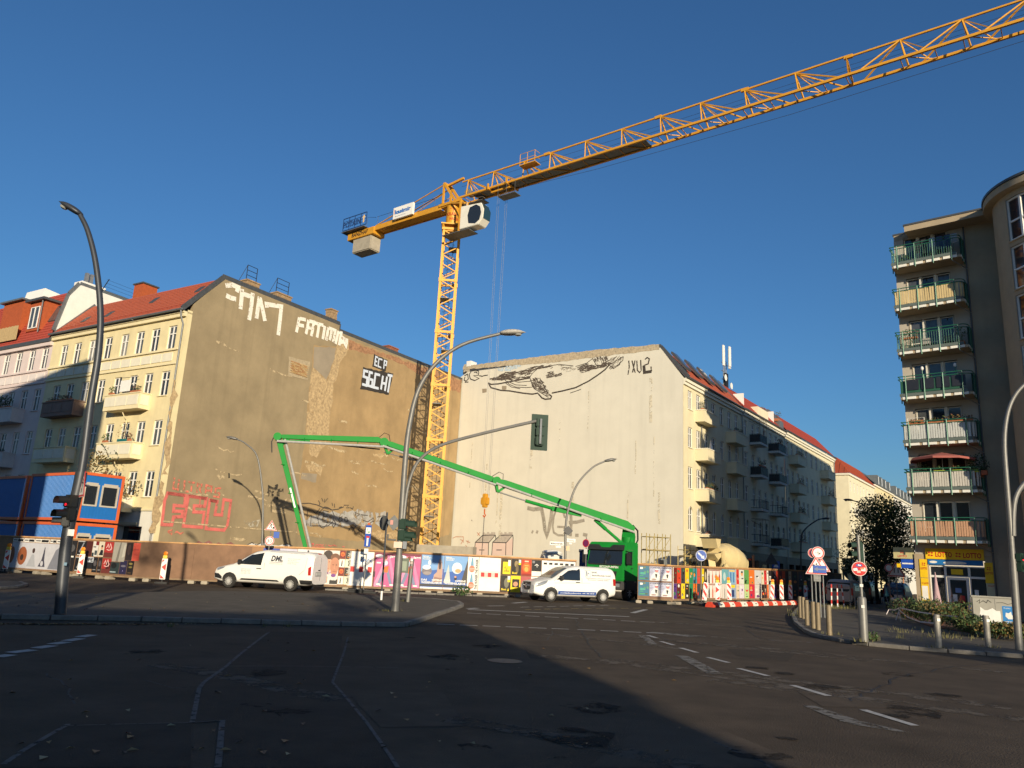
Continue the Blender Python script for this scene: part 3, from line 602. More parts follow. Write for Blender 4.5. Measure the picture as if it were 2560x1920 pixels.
def plant(P, label, r=(.4, .25, .3), n=90, mats=(0, 1), pot=(.5, .2, .18), potmat=None, size=.12, group='balcony plants', rz=0, seed=None):
 t = thing('potted_plant', label, 'plant', P, rz, group); m = MB()
 m.box(-pot[0] / 2, pot[0] / 2, -pot[1] / 2, pot[1] / 2, 0, pot[2]); part('pot', m, potmat or TERRA, t, bevel=.015)
 sd = seed if seed is not None else len(label) * 7 + int(P[2] * 10)
 for k, a in enumerate(mats):
  m = MB(); leaves(m, (0, 0, pot[2] + r[2] * .75), r, n // len(mats), size, sd + k); part('foliage', m, LEAF[a], t)
 m = MB(); gg = random.Random(sd)
 for k in range(5): m.tube([(gg.uniform(-.3, .3) * pot[0], 0, pot[2] - .02), (gg.uniform(-.7, .7) * r[0], gg.uniform(-.4, .4) * r[1], pot[2] + r[2] * gg.uniform(.8, 1.3))], .008, 4)
 part('stem', m, LEAF[2], t)
 return t
plant(FY.w(-6.0, -.72, 8.70), 'small green plant in a pot at left end of middle yellow balcony', rz=FY.rz)
plant(FY.w(-4.0, -.72, 8.70), 'tall dry twiggy plant in teal pot on the middle yellow balcony', (.75, .3, .75), 60, (4, 3), (.9, .25, .2), flat(30, 110, 110), .10, rz=FY.rz)
plant(FY.w(-3.2, -.72, 8.70), 'small reddish plant in orange pot at right end of middle yellow balcony', (.22, .2, .25), 50, (3,), (.25, .2, .2), rz=FY.rz)
plant(FY.w(-6.2, -.72, 12.15), 'low green plant at the left end of the top sunlit yellow balcony', (.35, .2, .28), 70, (1,), rz=FY.rz)
plant(FY.w(-3.4, -.72, 12.15), 'row of rust coloured flowers at right end of top yellow balcony', (.6, .2, .22), 90, (3, 2), (1.0, .2, .15), rz=FY.rz)
plant(FY.w(-12.9, -.72, 12.15), 'dark green hanging plants along the brown shaded balcony', (1.8, .2, .2), 200, (2, 3), (3.4, .2, .12), rz=FY.rz)
t = thing('satellite_dish', 'white oval cloth screen on the top sunlit yellow balcony', 'screen', FY.w(-4.9, -.6, 12.1), FY.rz); t.name = 'cloth_screen'
m = MB(); m.box(-.62, .62, -.02, .02, .25, 1.1); part('cloth', m, WHITE, t, bevel=.15)
m = MB(); m.tube([(-.75, 0, 0), (-.75, 0, 1.3), (.9, .3, 1.35)], .02, 5); m.tube([(.7, 0, 0), (.7, 0, 1.3)], .02, 5); part('frame', m, DARKM, t)
FP = Frame(FY.w(-16.65, 0), 121.4)
pink = thing('apartment_house', 'pale pink apartment house with a dark red mansard roof, dormer and white party wall', 'building', FP.w(0, 0), FP.rz)
px_ = [-7.35, -5.4, -3.4, -1.45, -9.35, -11.3, -13.2]; prow = [(15.3, 17.05), (11.85, 13.65), (8.4, 10.2), (5.0, 6.75)]
m = MB(); wall_grid(m, -16, 0, 0, 17.45, [(x, x + .95, a, b) for x in px_ for a, b in prow]); part('wall', m, PINK, pink)
for x in px_:
 for a, b in prow: window(pink, x, a, .95, b - a)
boxes('string_course', [(-16, -.15, -.12, -.002, 15.1, 15.24), (-16, -.15, -.1, -.002, 14.05, 14.2), (-16, 0, -.25, -.002, 17.15, 17.45)], PINK, pink)
boxes('sill', [sillbox(x, a, .95) for x in px_ for a, b in prow[1:]], PINK, pink)
pme2 = mesh('panel', pm, M('pale_pink_panel', (.64, .57, .54), .8, var=.05, streak=.1))
for k in range(13): link('panel', pme2, pink, (-15.9 + k * 1.2, 0, 14.35))
m = MB(); m.box(-16, -.02, -.35, .0, 17.45, 17.75); part('eaves_gutter', m, ZINCD, pink)
m = MB(); tile_slope(m, -16, -.35, -.30, 17.7, 1.75, 22.6, 18); part('roof', m, REDD, pink)
m = MB(); m.add([(-16, 1.75, 22.6), (-.3, 1.75, 22.6), (-.3, 10, 22.4), (-16, 10, 22.4)], [(0, 1, 2, 3)]); part('flat_roof', m, TAR, pink)
m = MB(); m.prism([(.05, 17.6), (.05, 18.6), (.6, 21.6), (1.3, 22.75), (6.4, 22.65), (12, 20.6), (12, 15), (2, 15)], lambda u, v, d: (d, u, v), -.34, .02); part('party_wall', m, M('white_party_wall', (.70, .68, .63), .8, var=.05, streak=.1), pink)
m = MB(); m.beam((-.15, -.05, 18.4), (-.15, .62, 21.75), .5, .1, up=(1, 0, 0)); m.beam((-.15, .62, 21.75), (-.15, 1.3, 22.85), .5, .1, up=(1, 0, 0)); m.beam((-.15, 1.3, 22.82), (-.15, 6.4, 22.72), .5, .1, up=(1, 0, 0)); m.beam((.15, -.3, 17.9), (.15, 2.7, 21.4), .3, .06, up=(1, 0, 0)); part('flashing', m, ZINC, pink)
m = MB(); m.box(-1.5, -.36, 1.5, 3.6, 22.4, 23.3); part('chimney', m, WHITE, pink); m = MB(); m.box(-.9, -.62, 1.9, 2.15, 23.3, 24.2); m.box(-.9, -.62, 2.3, 2.55, 23.3, 24.2); part('flue', m, STEEL, pink)
m = MB(); m.box(-1.2, -.36, 7, 8.2, 22.2, 23.1); part('chimney', m, WHITE, pink)
m = MB(); m.tube([(-.1, 3, 22.6), (.25, 3.4, 24.0)], .04, 6); m.tube([(-.1, 6, 22.4), (.25, 6.4, 24.0)], .04, 6)
for dz in (0, .3, .6, .9): m.tube([(.1 + dz * .15, 3.2, 23.0 + dz), (.1 + dz * .15, 6.2, 22.9 + dz)], .01, 4)
part('roof_antenna', m, DARKM, pink)
m = MB(); m.box(-4.9, -2.6, .05, 1.9, 18.85, 21.4); d_ = part('dormer', m, ORANGET, pink)
m = MB(); m.box(-5.2, -2.3, -.3, 2.2, 21.4, 21.6); part('dormer_roof', m, ZINCD, d_)
o = window(pink, -4.55, 19.05, 1.35, 1.9, -.0, 'casement'); o.name = 'dormer_window'
m = MB(); m.tube([(-2.75, -.1, 21.5), (-2.75, -.05, 18.6)], .05, 6); part('dormer_downpipe', m, STEEL, d_)
m = MB(); m.box(-9.5, -6.2, .1, 1.7, 18.4, 21.9); part('dormer', m, ORANGET, pink); m = MB(); m.box(-9.7, -6.0, -.2, 2.0, 21.9, 22.05); part('dormer_roof', m, ZINC, pink)
m = MB()
for k in range(20): m.box(-8.9 + k * .17, -8.75 + k * .17, -.32, -.27, 18.2, 19.4 + .03 * (k % 3))
part('bamboo_screen', m, M('bamboo', (.42, .30, .15), .9, var=.2, scale=8), pink)
m = MB(); m.add([(-2.3, .35, 19.6), (-1.0, .35, 19.6), (-1.0, .95, 21.1), (-2.3, .95, 21.1), (-2.3, .45, 19.5), (-1, .45, 19.5), (-1, 1.05, 21.0), (-2.3, 1.05, 21.0)], [(0, 1, 2, 3), (1, 5, 6, 2), (0, 3, 7, 4), (3, 2, 6, 7), (0, 4, 5, 1)]); part('roof_window', m, GLASSG, pink)
m = MB(); m.prism([(1.5, 22.4), (1.7, 23.6), (4.5, 23.3), (4.5, 22.4)], lambda u, v, d: (d, u, v), -9.5, -6.5); part('roof_structure', m, WHITE, pink)
PINKB = M('pink_balcony', (.56, .51, .49), .85, var=.08, streak=.2)
for x0, x1, z0 in ((-6.8, -2.4, 10.9), (-6.8, -2.5, 7.3), (-6.8, -2.4, 3.9)): box_balcony(pink, x0, x1, z0, z0 + 1.1, .95, PINKB)
plant(FP.w(-4.2, -.8, 12.0), 'dense dark green shrubs on the upper pink house balcony', (1.2, .3, .55), 260, (2, 0, 2), (2.4, .25, .2), rz=FP.rz, size=.16)
plant(FP.w(-3.0, -.8, 8.4), 'small plant in a bowl on the lower pink house balcony', (.2, .2, .15), 30, (2,), (.3, .25, .12), rz=FP.rz)
FW_ = Frame((15.0, 65.55), 35.8); FG = Frame((15.0, 65.55), 125.8)
CREAM = M('cream_plaster', (.64, .57, .385), .85, var=.06, scale=1.2, bump=.1, bscale=40, streak=.15)
CREAM2 = M('cream_plaster_light', (.66, .60, .43), .85, var=.06, scale=1.2, bump=.1, bscale=40, streak=.15)
CREAM3 = M('cream_plaster_warm', (.64, .58, .41), .85, var=.06, scale=1.2, bump=.1, bscale=40, streak=.15)
CREAMT = M('cream_trim', (.70, .66, .54), .8, var=.05, scale=3)
SHOPD = M('dark_shop_front', (.06, .055, .05), .5, var=.4, scale=1.5)
def street_house(name, label, x0, x1, zt, cols, rows, mat, roof, arch=None, w=1.0, frame=FW_, seed=1, shops=True, win='berlin', ridge=2.4, rz=3.1):
 r = random.Random(seed); t = thing(name, label, 'building', frame.w(x0, 0), frame.rz); L = x1 - x0
 hs = [(x - x0, x - x0 + w, a, b) + ((1,) if arch == i else ()) for x in cols for i, (a, b) in enumerate(rows)]
 m = MB(); wall_grid(m, 0, L, 4.2, zt, hs); part('wall', m, mat, t)
 sh = [(k * 2.6 + .5, k * 2.6 + 2.5, .3, 3.4) for k in range(int((L - .3) / 2.6))]
 m = MB(); wall_grid(m, 0, L, 0, 4.2, sh, rev=.3); part('shop_front', m, SHOPD if shops else mat, t)
 for h in sh:
  m = MB(); m.add([(h[0], .28, h[2]), (h[1], .28, h[2]), (h[1], .28, h[3]), (h[0], .28, h[3])], [(0, 1, 2, 3)]); part('shop_window', m, GLASS, t)
 for x in cols:
  for a, b in rows: window(t, x - x0, a, w, b - a, r=r, kind=win)
 boxes('sill', [sillbox(x - x0, a, w) for x in cols for a, b in rows], CREAMT, t)
 boxes('cornice', [(0, L, -.30, -.002, zt - .28, zt), (0, L, -.16, -.002, zt - .55, zt - .283)], CREAMT, t)
 m = MB(); m.tube([(0, -.42, zt + .08), (L, -.42, zt + .08)], .09, 6); part('gutter', m, ZINCD, t)
 m = MB(); tile_slope(m, .02, L, -.4, zt + .05, ridge, zt + rz, 13); part('roof', m, roof, t)
 m = MB(); m.add([(0, ridge, zt + rz - .02), (L, ridge, zt + rz - .02), (L, 13, zt + rz - .05), (0, 13, zt + rz - .05)], [(0, 1, 2, 3)]); m.box(.4, L, 12.7, 13, 0, zt + rz - .1); part('flat_roof', m, TAR, t)
 m = MB(); m.tube([(L - .15, -.4, zt), (L - .15, -.12, zt - .6), (L - .15, -.12, .1)], .055, 6); part('downpipe', m, STEEL, t)
 return t
R_ = [(5.4, 7.45), (8.95, 10.85), (12.55, 14.35), (15.95, 17.65)]
wb = street_house('corner_house', 'cream corner house whose white gable wall carries a painted whale', 0, 15.15, 18.5, [1.05, 2.95, 4.85, 6.7, 8.85, 11.0, 13.0], R_, CREAM, REDT, arch=0, seed=3)
GABW = M('white_gable_render', (.605, .575, .49), .9, var=.045, scale=.7, bump=.12, bscale=8, streak=.14, dirt=.10)
m = MB(); m.prism([(.02, 0), (25.6, 0), (25.6, 21.0), (24.4, 21.6), (2.2, 21.55), (.02, 18.6)], lambda u, v, d: (d, u, v), .001, .35); part('gable_wall', m, GABW, wb)
m = MB(); m.beam((.1, -.45, 18.55), (.1, 2.2, 21.66), .4, .12, up=(1, 0, 0)); m.beam((.1, 2.15, 21.64), (.1, 25.1, 21.68), .5, .1, up=(1, 0, 0)); part('verge_flashing', m, ZINCD, wb)
m = MB(); m.box(.02, .9, 24.2, 25.0, 21.6, 22.5); part('chimney', m, M('pale_brick', (.42, .36, .27), .9, var=.25, scale=6), wb)
m = MB(); m.box(-.05, .95, 24.0, 24.6, 22.2, 22.8); part('chimney_cap', m, WHITE, wb)
for x in (1.3, 4.3, 7.3, 10.6):
 m = MB(); ya, za, yb, zb = .35, 19.75, 1.75, 21.4; n_ = .09
 m.add([(x, ya - n_, za + n_), (x + 1.25, ya - n_, za + n_), (x + 1.25, yb - n_, zb + n_), (x, yb - n_, zb + n_), (x, ya, za - .1), (x + 1.25, ya, za - .1), (x + 1.25, yb, zb - .1), (x, yb, zb - .1)], [(0, 1, 2, 3), (0, 4, 5, 1), (1, 5, 6, 2), (2, 6, 7, 3), (3, 7, 4, 0)])
 o = part('skylight', m, ZINCD, wb); m = MB(); m.add([(x + .12, ya - n_ - .005 + .1, za + n_ + .13), (x + 1.13, ya - n_ + .095, za + n_ + .13), (x + 1.13, yb - n_ - .1, zb + n_ - .1), (x + .12, yb - n_ - .1, zb + n_ - .1)], [(0, 1, 2, 3)]); part('pane', m, GLASSG, o)
for z in (15.05, 11.55, 8.0, 4.1):
 box_balcony(wb, 2.62, 5.9, z, z + 1.02, 1.15 if z < 15 else .9, CREAM, 2, None, CREAMT);
for z in (14.4, 11.4, 7.9, 4.2): box_balcony(wb, 10.5, 13.6, z, z + 1.05, 1.0, CREAM, 2, None, CREAMT)
m = MB(); m.tube([(4.0, -.1, 15), (4.0, -.1, 4.2)], .05, 6); part('downpipe', m, STEEL, wb)
h2 = street_house('town_house', 'cream town house with black railed balconies and white balcony slabs', 15.18, 29.85, 18.6, [15.75, 18.1, 19.9, 22.0, 24.3, 26.2, 28.2], R_, CREAM2, REDD, arch=0, seed=5)
RAILM = M('black_railing', (.02, .02, .021), .5, .3, var=.1); SCREEN = M('smoked_screen', (.05, .05, .052), .25, var=.2)
SLABW = M('balcony_slab', (.55, .53, .48), .8, var=.1, streak=.2)
def rail_balcony(par, x0, x1, z, dep, h, railmat, slabmat, screen=None, n=9, y=0.0, cage=False):
 m = MB(); m.box(x0, x1, y - dep, y - .002, z, z + .22); b = part('balcony', m, slabmat, par)
 def rl(p, q, r=.025): part('rail', MB().tube([p, q], r, 5), railmat, b)
 for zz in (z + .3, z + h): rl((x0 + .05, y - dep + .05, zz), (x1 - .05, y - dep + .05, zz)); rl((x0 + .05, y - dep + .05, zz), (x0 + .05, y - .03, zz)); rl((x1 - .05, y - dep + .05, zz), (x1 - .05, y - .03, zz))
 pm_ = mesh('baluster', MB().tube([(0, 0, 0), (0, 0, h - .22)], .014, 4), railmat)
 for k in range(n + 1): link('baluster', pm_, b, (x0 + .05 + (x1 - x0 - .1) * k / n, y - dep + .05, z + .22))
 for k in range(1, 4):
  for xx in (x0 + .05, x1 - .05): link('baluster', pm_, b, (xx, y - dep + .05 + (dep - .1) * k / 4, z + .22))
 if screen:
  part('screen', MB().box(x0 + .07, x1 - .07, y - dep + .07, y - dep + .085, z + .32, z + h - .05), screen, b)
  part('screen', MB().box(x0 + .07, x0 + .085, y - dep + .09, y - .05, z + .32, z + h - .05), screen, b)
 if cage:
  rm = M('rust_pipe', (.22, .10, .05), .7, .2, var=.2, scale=8)
  for xx in (x0 + .05, (x0 + x1) / 2, x1 - .05): part('cage_bar', MB().tube([(xx, y - dep + .05, z + h), (xx, y - dep + .05, z + 2.7), (xx, y - .05, z + 2.7)], .022, 5), rm, b)
  part('cage_bar', MB().tube([(x0 + .05, y - dep + .05, z + 2.7), (x1 - .05, y - dep + .05, z + 2.7)], .022, 5), rm, b); part('cage_bar', MB().tube([(x0 + .05, y - dep + .05, z + 1.9), (x0 + .05, y - .05, z + 2.5)], .022, 5), rm, b)
 return b
for i, z in enumerate((15.25, 11.85, 8.4, 4.9)):
 rail_balcony(h2, 2.15, 4.5, z, 1.2, 1.1, RAILM, SLABW, SCREEN if i < 2 else None, cage=i in (0, 3)); rail_balcony(h2, 8.4, 11.2, z, 1.25, 1.1, RAILM, SLABW, SCREEN if i in (0, 1, 3) else None)
h3 = street_house('town_house', 'cream town house with solid cream balconies at the far end of the row', 29.88, 54.0, 18.8, [30.6, 32.6, 34.9, 36.9, 38.9, 41.4, 43.9, 46.3, 48.4, 50.4, 52.6], [(5.9, 7.7), (9.3, 11.1), (12.6, 14.4), (16.0, 17.7)], CREAM3, REDD, seed=8)
for z in (15.1, 11.7, 8.3, 4.9): box_balcony(h3, 1.7, 5.2, z, z + 1.0, 1.1, CREAM3, 2, None, CREAM3); box_balcony(h3, 16.2, 20.0, z, z + 1.0, 1.1, CREAM3, 2, None, CREAM3)
m = MB(); m.box(-.25, 0, 4, 5.2, 21, 22.4); part('chimney', m, M('orange_brick', (.33, .14, .07), .9, var=.35, scale=6), h3)
for p_, x in ((h2, .1), (h3, .1)):
 m = MB(); m.prism([(-.3, 18.6), (2.4, 21.9), (6, 21.9), (6, 18)], lambda u, v, d: (d, u, v), x - .25, x); part('party_wall', m, ZINC, p_)
m = MB()
for xa in (1.2, 11.5): m.prism([(.1, 19.2), (.9, 20.1), (.9, 19.2)], lambda u, v, d: (d, u, v), xa, xa + 1.6)
for k, xa in enumerate((1.2, 11.5)): part('roof_light', MB().box(xa, xa + .15, .2, 1.3, 19.2, 20.6), WHITE, h2)
part('roof_terrace', MB().box(5.0, 8.6, -.1, 1.9, 18.7, 19.9), CREAM2, h2)
part('roof_terrace', MB().prism([(-.1, 18.7), (-.1, 19.7), (1.2, 21.2), (3, 21.2), (3, 18.7)], lambda u, v, d: (d, u, v), 12.9, 14.4), ZINC, h2)
for lab, fr_, x, y, z, kw in [
 ('small conical shrub in a red planter on the top gable-corner balcony', FW_, 3.3, -.6, 16.1, dict(r=(.3, .3, .5), n=70, mats=(4, 1), pot=(1.0, .25, .2))),
 ('row of green and yellow flowers on the second cream corner balcony', FW_, 4.3, -.95, 9.05, dict(r=(1.5, .2, .3), n=240, mats=(1, 0, 4), pot=(3.0, .2, .15))),
 ('red geranium box on the lowest cream corner balcony', FW_, 3.3, -.95, 5.12, dict(r=(.6, .15, .15), n=60, mats=(3, 3), pot=(1.2, .2, .12))),
 ('dark planters on the shaded cream balcony under the roof edge', FW_, 12.0, -.8, 15.5, dict(r=(1.3, .2, .22), n=90, mats=(2, 2), pot=(2.8, .2, .12))),
 ('ochre grass tuft on the red roof terrace of the railed house', FW_, 28.6, .3, 19.7, dict(r=(.6, .5, .6), n=140, mats=(4, 1), pot=(1.4, .5, .3))),
 ('bush along the top solid balcony of the farthest cream house', FW_, 33.3, -.9, 16.15, dict(r=(1.6, .25, .3), n=200, mats=(0, 4), pot=(3.2, .25, .15))),
 ('red flowering shrub on the third solid balcony of the farthest house', FW_, 33.3, -.9, 12.75, dict(r=(1.2, .25, .4), n=150, mats=(3, 2), pot=(3.0, .25, .15))),
 ('dark bush on the second solid balcony of the farthest house', FW_, 33.3, -.9, 9.35, dict(r=(1.5, .25, .4), n=150, mats=(2, 2), pot=(3.0, .25, .15))),
 ('dark bush on the lowest solid balcony of the farthest house', FW_, 33.3, -.9, 5.95, dict(r=(1.4, .25, .5), n=150, mats=(2, 3), pot=(3.0, .25, .15))),
 ('reddish plants on the top black railed balcony with umbrella', FW_, 25.0, -1.0, 16.35, dict(r=(.9, .2, .3), n=80, mats=(3, 2), pot=(1.6, .2, .15))),
 ('dark plants on the third black railed balcony near the corner', FW_, 18.4, -1.0, 13.0, dict(r=(1.0, .2, .3), n=90, mats=(2, 2), pot=(2.0, .2, .15))),
 ('leafy green plants on the far corner balcony of the row', FW_, 47.9, -.9, 12.75, dict(r=(1.6, .25, .45), n=170, mats=(0, 2), pot=(3.0, .25, .15)))]:
 plant(fr_.w(x, y, z), lab, rz=fr_.rz, **kw)
def umbrella(name, label, P, h, r, mat, closed=True, group=None, drop=.35):
 t = thing(name, label, 'umbrella', P, 0, group); m = MB(); m.tube([(0, 0, 0), (0, 0, h)], .025, 6); part('pole', m, STEEL, t)
 m = MB()
 if closed: m.lathe([(.02, h), (r * .45, h - (h - .5) * .35), (r, h - (h - .5) * .8), (r * .9, .5)], n=12)
 else:
  n = 8
  for k in range(n):
   a, b = 2 * pi * k / n, 2 * pi * (k + 1) / n
   m.add([(0, 0, h), (r * cos(a), r * sin(a), h - drop), (r * cos(b), r * sin(b), h - drop), (r * cos(a), r * sin(a), h - drop - .12), (r * cos(b), r * sin(b), h - drop - .12)], [(0, 1, 2), (1, 3, 4, 2)])
 part('canopy', m, mat, t, smooth=closed)
 if not closed:
  for k in range(8): part('rib', MB().tube([(0, 0, h - .04), (r * cos(2 * pi * k / 8), r * sin(2 * pi * k / 8), h - drop - .02)], .012, 4), STEEL, t)
 return t
umbrella('closed_umbrella', 'folded white umbrella on the third cream corner balcony', FW_.w(4.6, -.7, 11.75), 1.9, .28, WHITE)
t = thing('mobile_antenna', 'tall mobile phone antenna mast on the red roofs', 'antenna', FW_.w(24.2, 5, 21.6), FW_.rz)
m = MB(); m.tube([(0, 0, 0), (0, 0, 6.4)], .07, 6); m.tube([(-.5, 0, 0), (-.5, 0, 5.0)], .05, 6); m.tube([(.5, 0, 0), (.5, 0, 5.0)], .05, 6); part('mast', m, STEEL, t)
for x, y, z in ((-1.15, -.3, 4.1), (.1, -.6, 4.2), (1.1, -.2, 4.25)): part('antenna_panel', MB().box(x - .22, x + .22, y - .1, y + .1, z, z + 2.5), WHITE, t, bevel=.04)
for x, z in ((-1.4, 1.2), (1.0, 2.1), (-.9, 2.7)): part('dish', MB().lathe([(.05, 0), (.38, .1), (.4, .14), (.4, .16)], (x, -.3, z), (0, -1, 0), 14), WHITE, t)
for z in (2.6, 3.6, 4.6): part('crossbar', MB().tube([(-1.1, 0, z), (1.1, 0, z)], .04, 5), STEEL, t)
part('radio_box', MB().box(-.35, .35, -.3, .1, 1.6, 3.4), DARKM, t)
LAY[0] = 0
FGX = lambda u, v, d: (-d - .0, u, v)
def gw(pts, r): return [FW_.pxg(*p) for p in ZR(r, pts)]
BK = M('whale_ink', (.055, .042, .033), .9, var=.3, scale=6, worn=.42, wscale=2.8); BKS = M('whale_ink_solid', (.045, .036, .03), .9, var=.3, scale=6, worn=.36, wscale=4)
INKW = M('whale_wash', (.20, .165, .13), .9, var=.3, scale=6, worn=.50, wscale=2.6)
kw_ = dict(f=gw, fn=FGX, par=wb)
def wg(strokes, w, mat, r=Q7, label=None, name='graffiti'): return graf(strokes, r, w, mat, label=label, name=name, **kw_)
def wp(pts, mat, r=Q7, name='mural_patch', amp=.06, seed=1): return wallpatch(pts, r, mat, name, amp=amp, seed=seed, step=.3, **kw_)
def hatch(poly, n, L, w, ang, mat, seed, spread=.5):
 g = random.Random(seed); xs = [p[0] for p in poly]; ys = [p[1] for p in poly]; m = MB(); k = 0
 def inside(x, y):
  c = False
  for (x0, y0), (x1, y1) in zip(poly, poly[1:] + poly[:1]):
   if (y0 > y) != (y1 > y) and x < (x1 - x0) * (y - y0) / (y1 - y0) + x0: c = not c
  return c
 while k < n:
  x, y = g.uniform(min(xs), max(xs)), g.uniform(min(ys), max(ys))
  if not inside(x, y): continue
  k += 1; t = RAD(ang + g.gauss(0, 18 * spread)); l = L * g.uniform(.4, 1.1)
  P = gw([(x - l * cos(t) / 2, y - l * sin(t) / 2), (x, y + g.uniform(-2, 2)), (x + l * cos(t) / 2, y + l * sin(t) / 2)], Q7); m.ribbon(P, w * g.uniform(.5, 1.3), FGX, .004 + k * .00002)
 part('whale_mural', m, mat, wb, kind='stuff')
WI = M('whale_stroke', (.075, .057, .045), .9, var=.3, scale=6)
hatch([(455, 470), (530, 450), (600, 410), (680, 400), (720, 405), (690, 430), (690, 470), (600, 480), (500, 482)], 210, 40, .055, -8, WI, 2)
hatch([(700, 410), (850, 360), (940, 345), (1050, 340), (1000, 362), (860, 385), (820, 440), (740, 425)], 130, 45, .05, -18, WI, 3)
hatch([(690, 455), (830, 445), (800, 470), (690, 490)], 50, 30, .05, -5, WI, 4)
hatch([(1265, 365), (1350, 330), (1410, 345), (1480, 340), (1560, 290), (1580, 330), (1500, 365), (1400, 385), (1300, 415)], 190, 42, .055, -14, WI, 5)
hatch([(1405, 280), (1470, 270), (1560, 270), (1500, 320), (1440, 330)], 55, 34, .05, 70, WI, 6)
hatch([(1560, 270), (1690, 262), (1660, 330), (1560, 375), (1580, 320)], 55, 36, .035, -50, WI, 7)
hatch([(990, 405), (1040, 400), (1060, 430), (1130, 410), (1110, 440), (1040, 455), (980, 458)], 80, 30, .05, -15, WI, 8)
hatch([(860, 470), (910, 460), (950, 500), (990, 570), (1010, 620), (990, 630), (930, 590), (880, 550), (850, 510)], 150, 34, .05, 20, WI, 9)
hatch([(1100, 340), (1260, 360), (1240, 400), (1130, 410)], 26, 36, .03, -8, WI, 10); hatch([(830, 470), (870, 540), (880, 570), (850, 540)], 30, 25, .04, 60, WI, 11)
wg([[(445, 505), (470, 520), (540, 515), (620, 500), (720, 480), (830, 460)], [(445, 508), (470, 550), (560, 575), (640, 580), (760, 600), (850, 610), (905, 600)], [(905, 605), (940, 645), (970, 657), (1020, 652), (1028, 630), (1010, 615)], [(1030, 600), (1130, 580), (1250, 550), (1370, 490), (1460, 430), (1520, 385), (1560, 340)]], .15, BKS)
wg([[(600, 480), (640, 520), (700, 545), (800, 550), (850, 545)], [(600, 505), (660, 545), (740, 560)], [(620, 490), (700, 525), (800, 530)], [(820, 460), (860, 410), (900, 375), (1000, 350), (1100, 335), (1230, 350)], [(850, 540), (880, 560)], [(1690, 262), (1685, 300), (1640, 340), (1570, 380)], [(1405, 280), (1440, 340), (1490, 345)], [(1200, 600), (1300, 565)], [(1040, 360), (1020, 375)], [(830, 460), (870, 560), (1000, 640)], [(920, 460), (1000, 610)], [(620, 470), (720, 500), (840, 490)], [(1250, 355), (1350, 325), (1410, 280)], [(1580, 330), (1690, 262)], [(1560, 340), (1600, 375), (1660, 335)]], .07, BKS)
wg([[(245, 400), (222, 412)], [(225, 440), (255, 425), (262, 470), (240, 490), (222, 480), (232, 450)], [(228, 500), (262, 498)], [(360, 400), (330, 388), (290, 395), (270, 430), (280, 470), (320, 485), (360, 465), (310, 440), (355, 435), (358, 405)], [(315, 410), (335, 405), (345, 420)], [(362, 440), (390, 445), (410, 438), (440, 435)]], .11, GK)
wg([[(540, 365), (545, 385), (575, 388), (580, 365)], [(615, 360), (605, 385), (645, 386), (650, 352), (612, 356)], [(670, 352), (668, 382)], [(672, 350), (745, 345)], [(672, 365), (715, 362)]], .28, M('graffiti_faded_blue', (.42, .50, .56), .85, var=.1, worn=.45, wscale=4))
wg([[(1740, 300), (1745, 360), (1733, 430)], [(1770, 300), (1785, 360), (1800, 415)], [(1798, 300), (1775, 410)], [(1815, 300), (1820, 390), (1840, 410), (1855, 390), (1850, 295)], [(1890, 290), (1910, 272), (1930, 285), (1920, 330), (1880, 345), (1885, 400), (1920, 410), (1950, 395), (1945, 355)]], .12, BK, label='faded dark spray letters beside the whale tail')
wg([[(1880, 345), (1885, 410), (1950, 400)]], .28, BKS)
VG = M('graffiti_soft_grey', (.30, .27, .22), .9, var=.25, worn=.40, wscale=2.0)
Q5b = (1100, 1060, 4.096)
wg([[(895, 860), (960, 875), (1040, 865), (1060, 960), (1075, 1080), (1095, 1150), (1120, 1060), (1140, 950), (1150, 850)]], .38, VG, Q5b, 'big smudged grey spray letters VGF low on the white gable')
wg([[(1280, 960), (1260, 890), (1230, 862), (1190, 880), (1165, 950), (1155, 1050), (1165, 1110), (1210, 1140), (1265, 1140), (1285, 1100), (1270, 1055), (1200, 1052)]], .20, VG, Q5b)
wg([[(1340, 905), (1400, 900)], [(1340, 910), (1345, 1020), (1335, 1150)], [(1320, 1010), (1400, 1005), (1480, 985)], [(940, 1100), (955, 1110)], [(985, 1100), (1005, 1110)], [(1385, 1140), (1420, 1140)], [(1465, 1130), (1510, 1140)]], .30, VG, Q5b)
HP = M('mural_pale_pink', (.62, .47, .41), .85, var=.04); HR = M('mural_roof_grey', (.40, .35, .30), .85, var=.2, scale=6)
def wp2(pts, mat): return wp(pts, mat, Q5b, amp=.01)
for ox in (0, 178):
 wp2([(362 + ox, 1212), (498 + ox, 1216), (495 + ox, 1345), (352 + ox, 1345)], HP); wp2([(498 + ox, 1216), (572 + ox, 1150 if ox == 0 else 1160), (565 + ox, 1345), (495 + ox, 1345)], HP if ox else GABW)
 wp2([(366 + ox, 1210), (438 + ox, 1140), (568 + ox, 1138), (500 + ox, 1214)], HR)
 wp2([(438 + ox, 1140), (440 + ox, 1110), (460 + ox, 1108), (462 + ox, 1122), (482 + ox, 1122), (482 + ox, 1106), (505 + ox, 1106), (506 + ox, 1122), (524 + ox, 1122), (526 + ox, 1106), (566 + ox, 1108), (568 + ox, 1138)], HR)
 wg([[(352 + ox, 1345), (362 + ox, 1212), (498 + ox, 1216), (495 + ox, 1345)], [(362 + ox, 1212), (438 + ox, 1140), (568 + ox, 1138), (500 + ox, 1216)], [(568 + ox, 1140), (572 + ox, 1170), (565 + ox, 1345)], [(400 + ox, 1290), (455 + ox, 1290)]], .08, GK, Q5b)
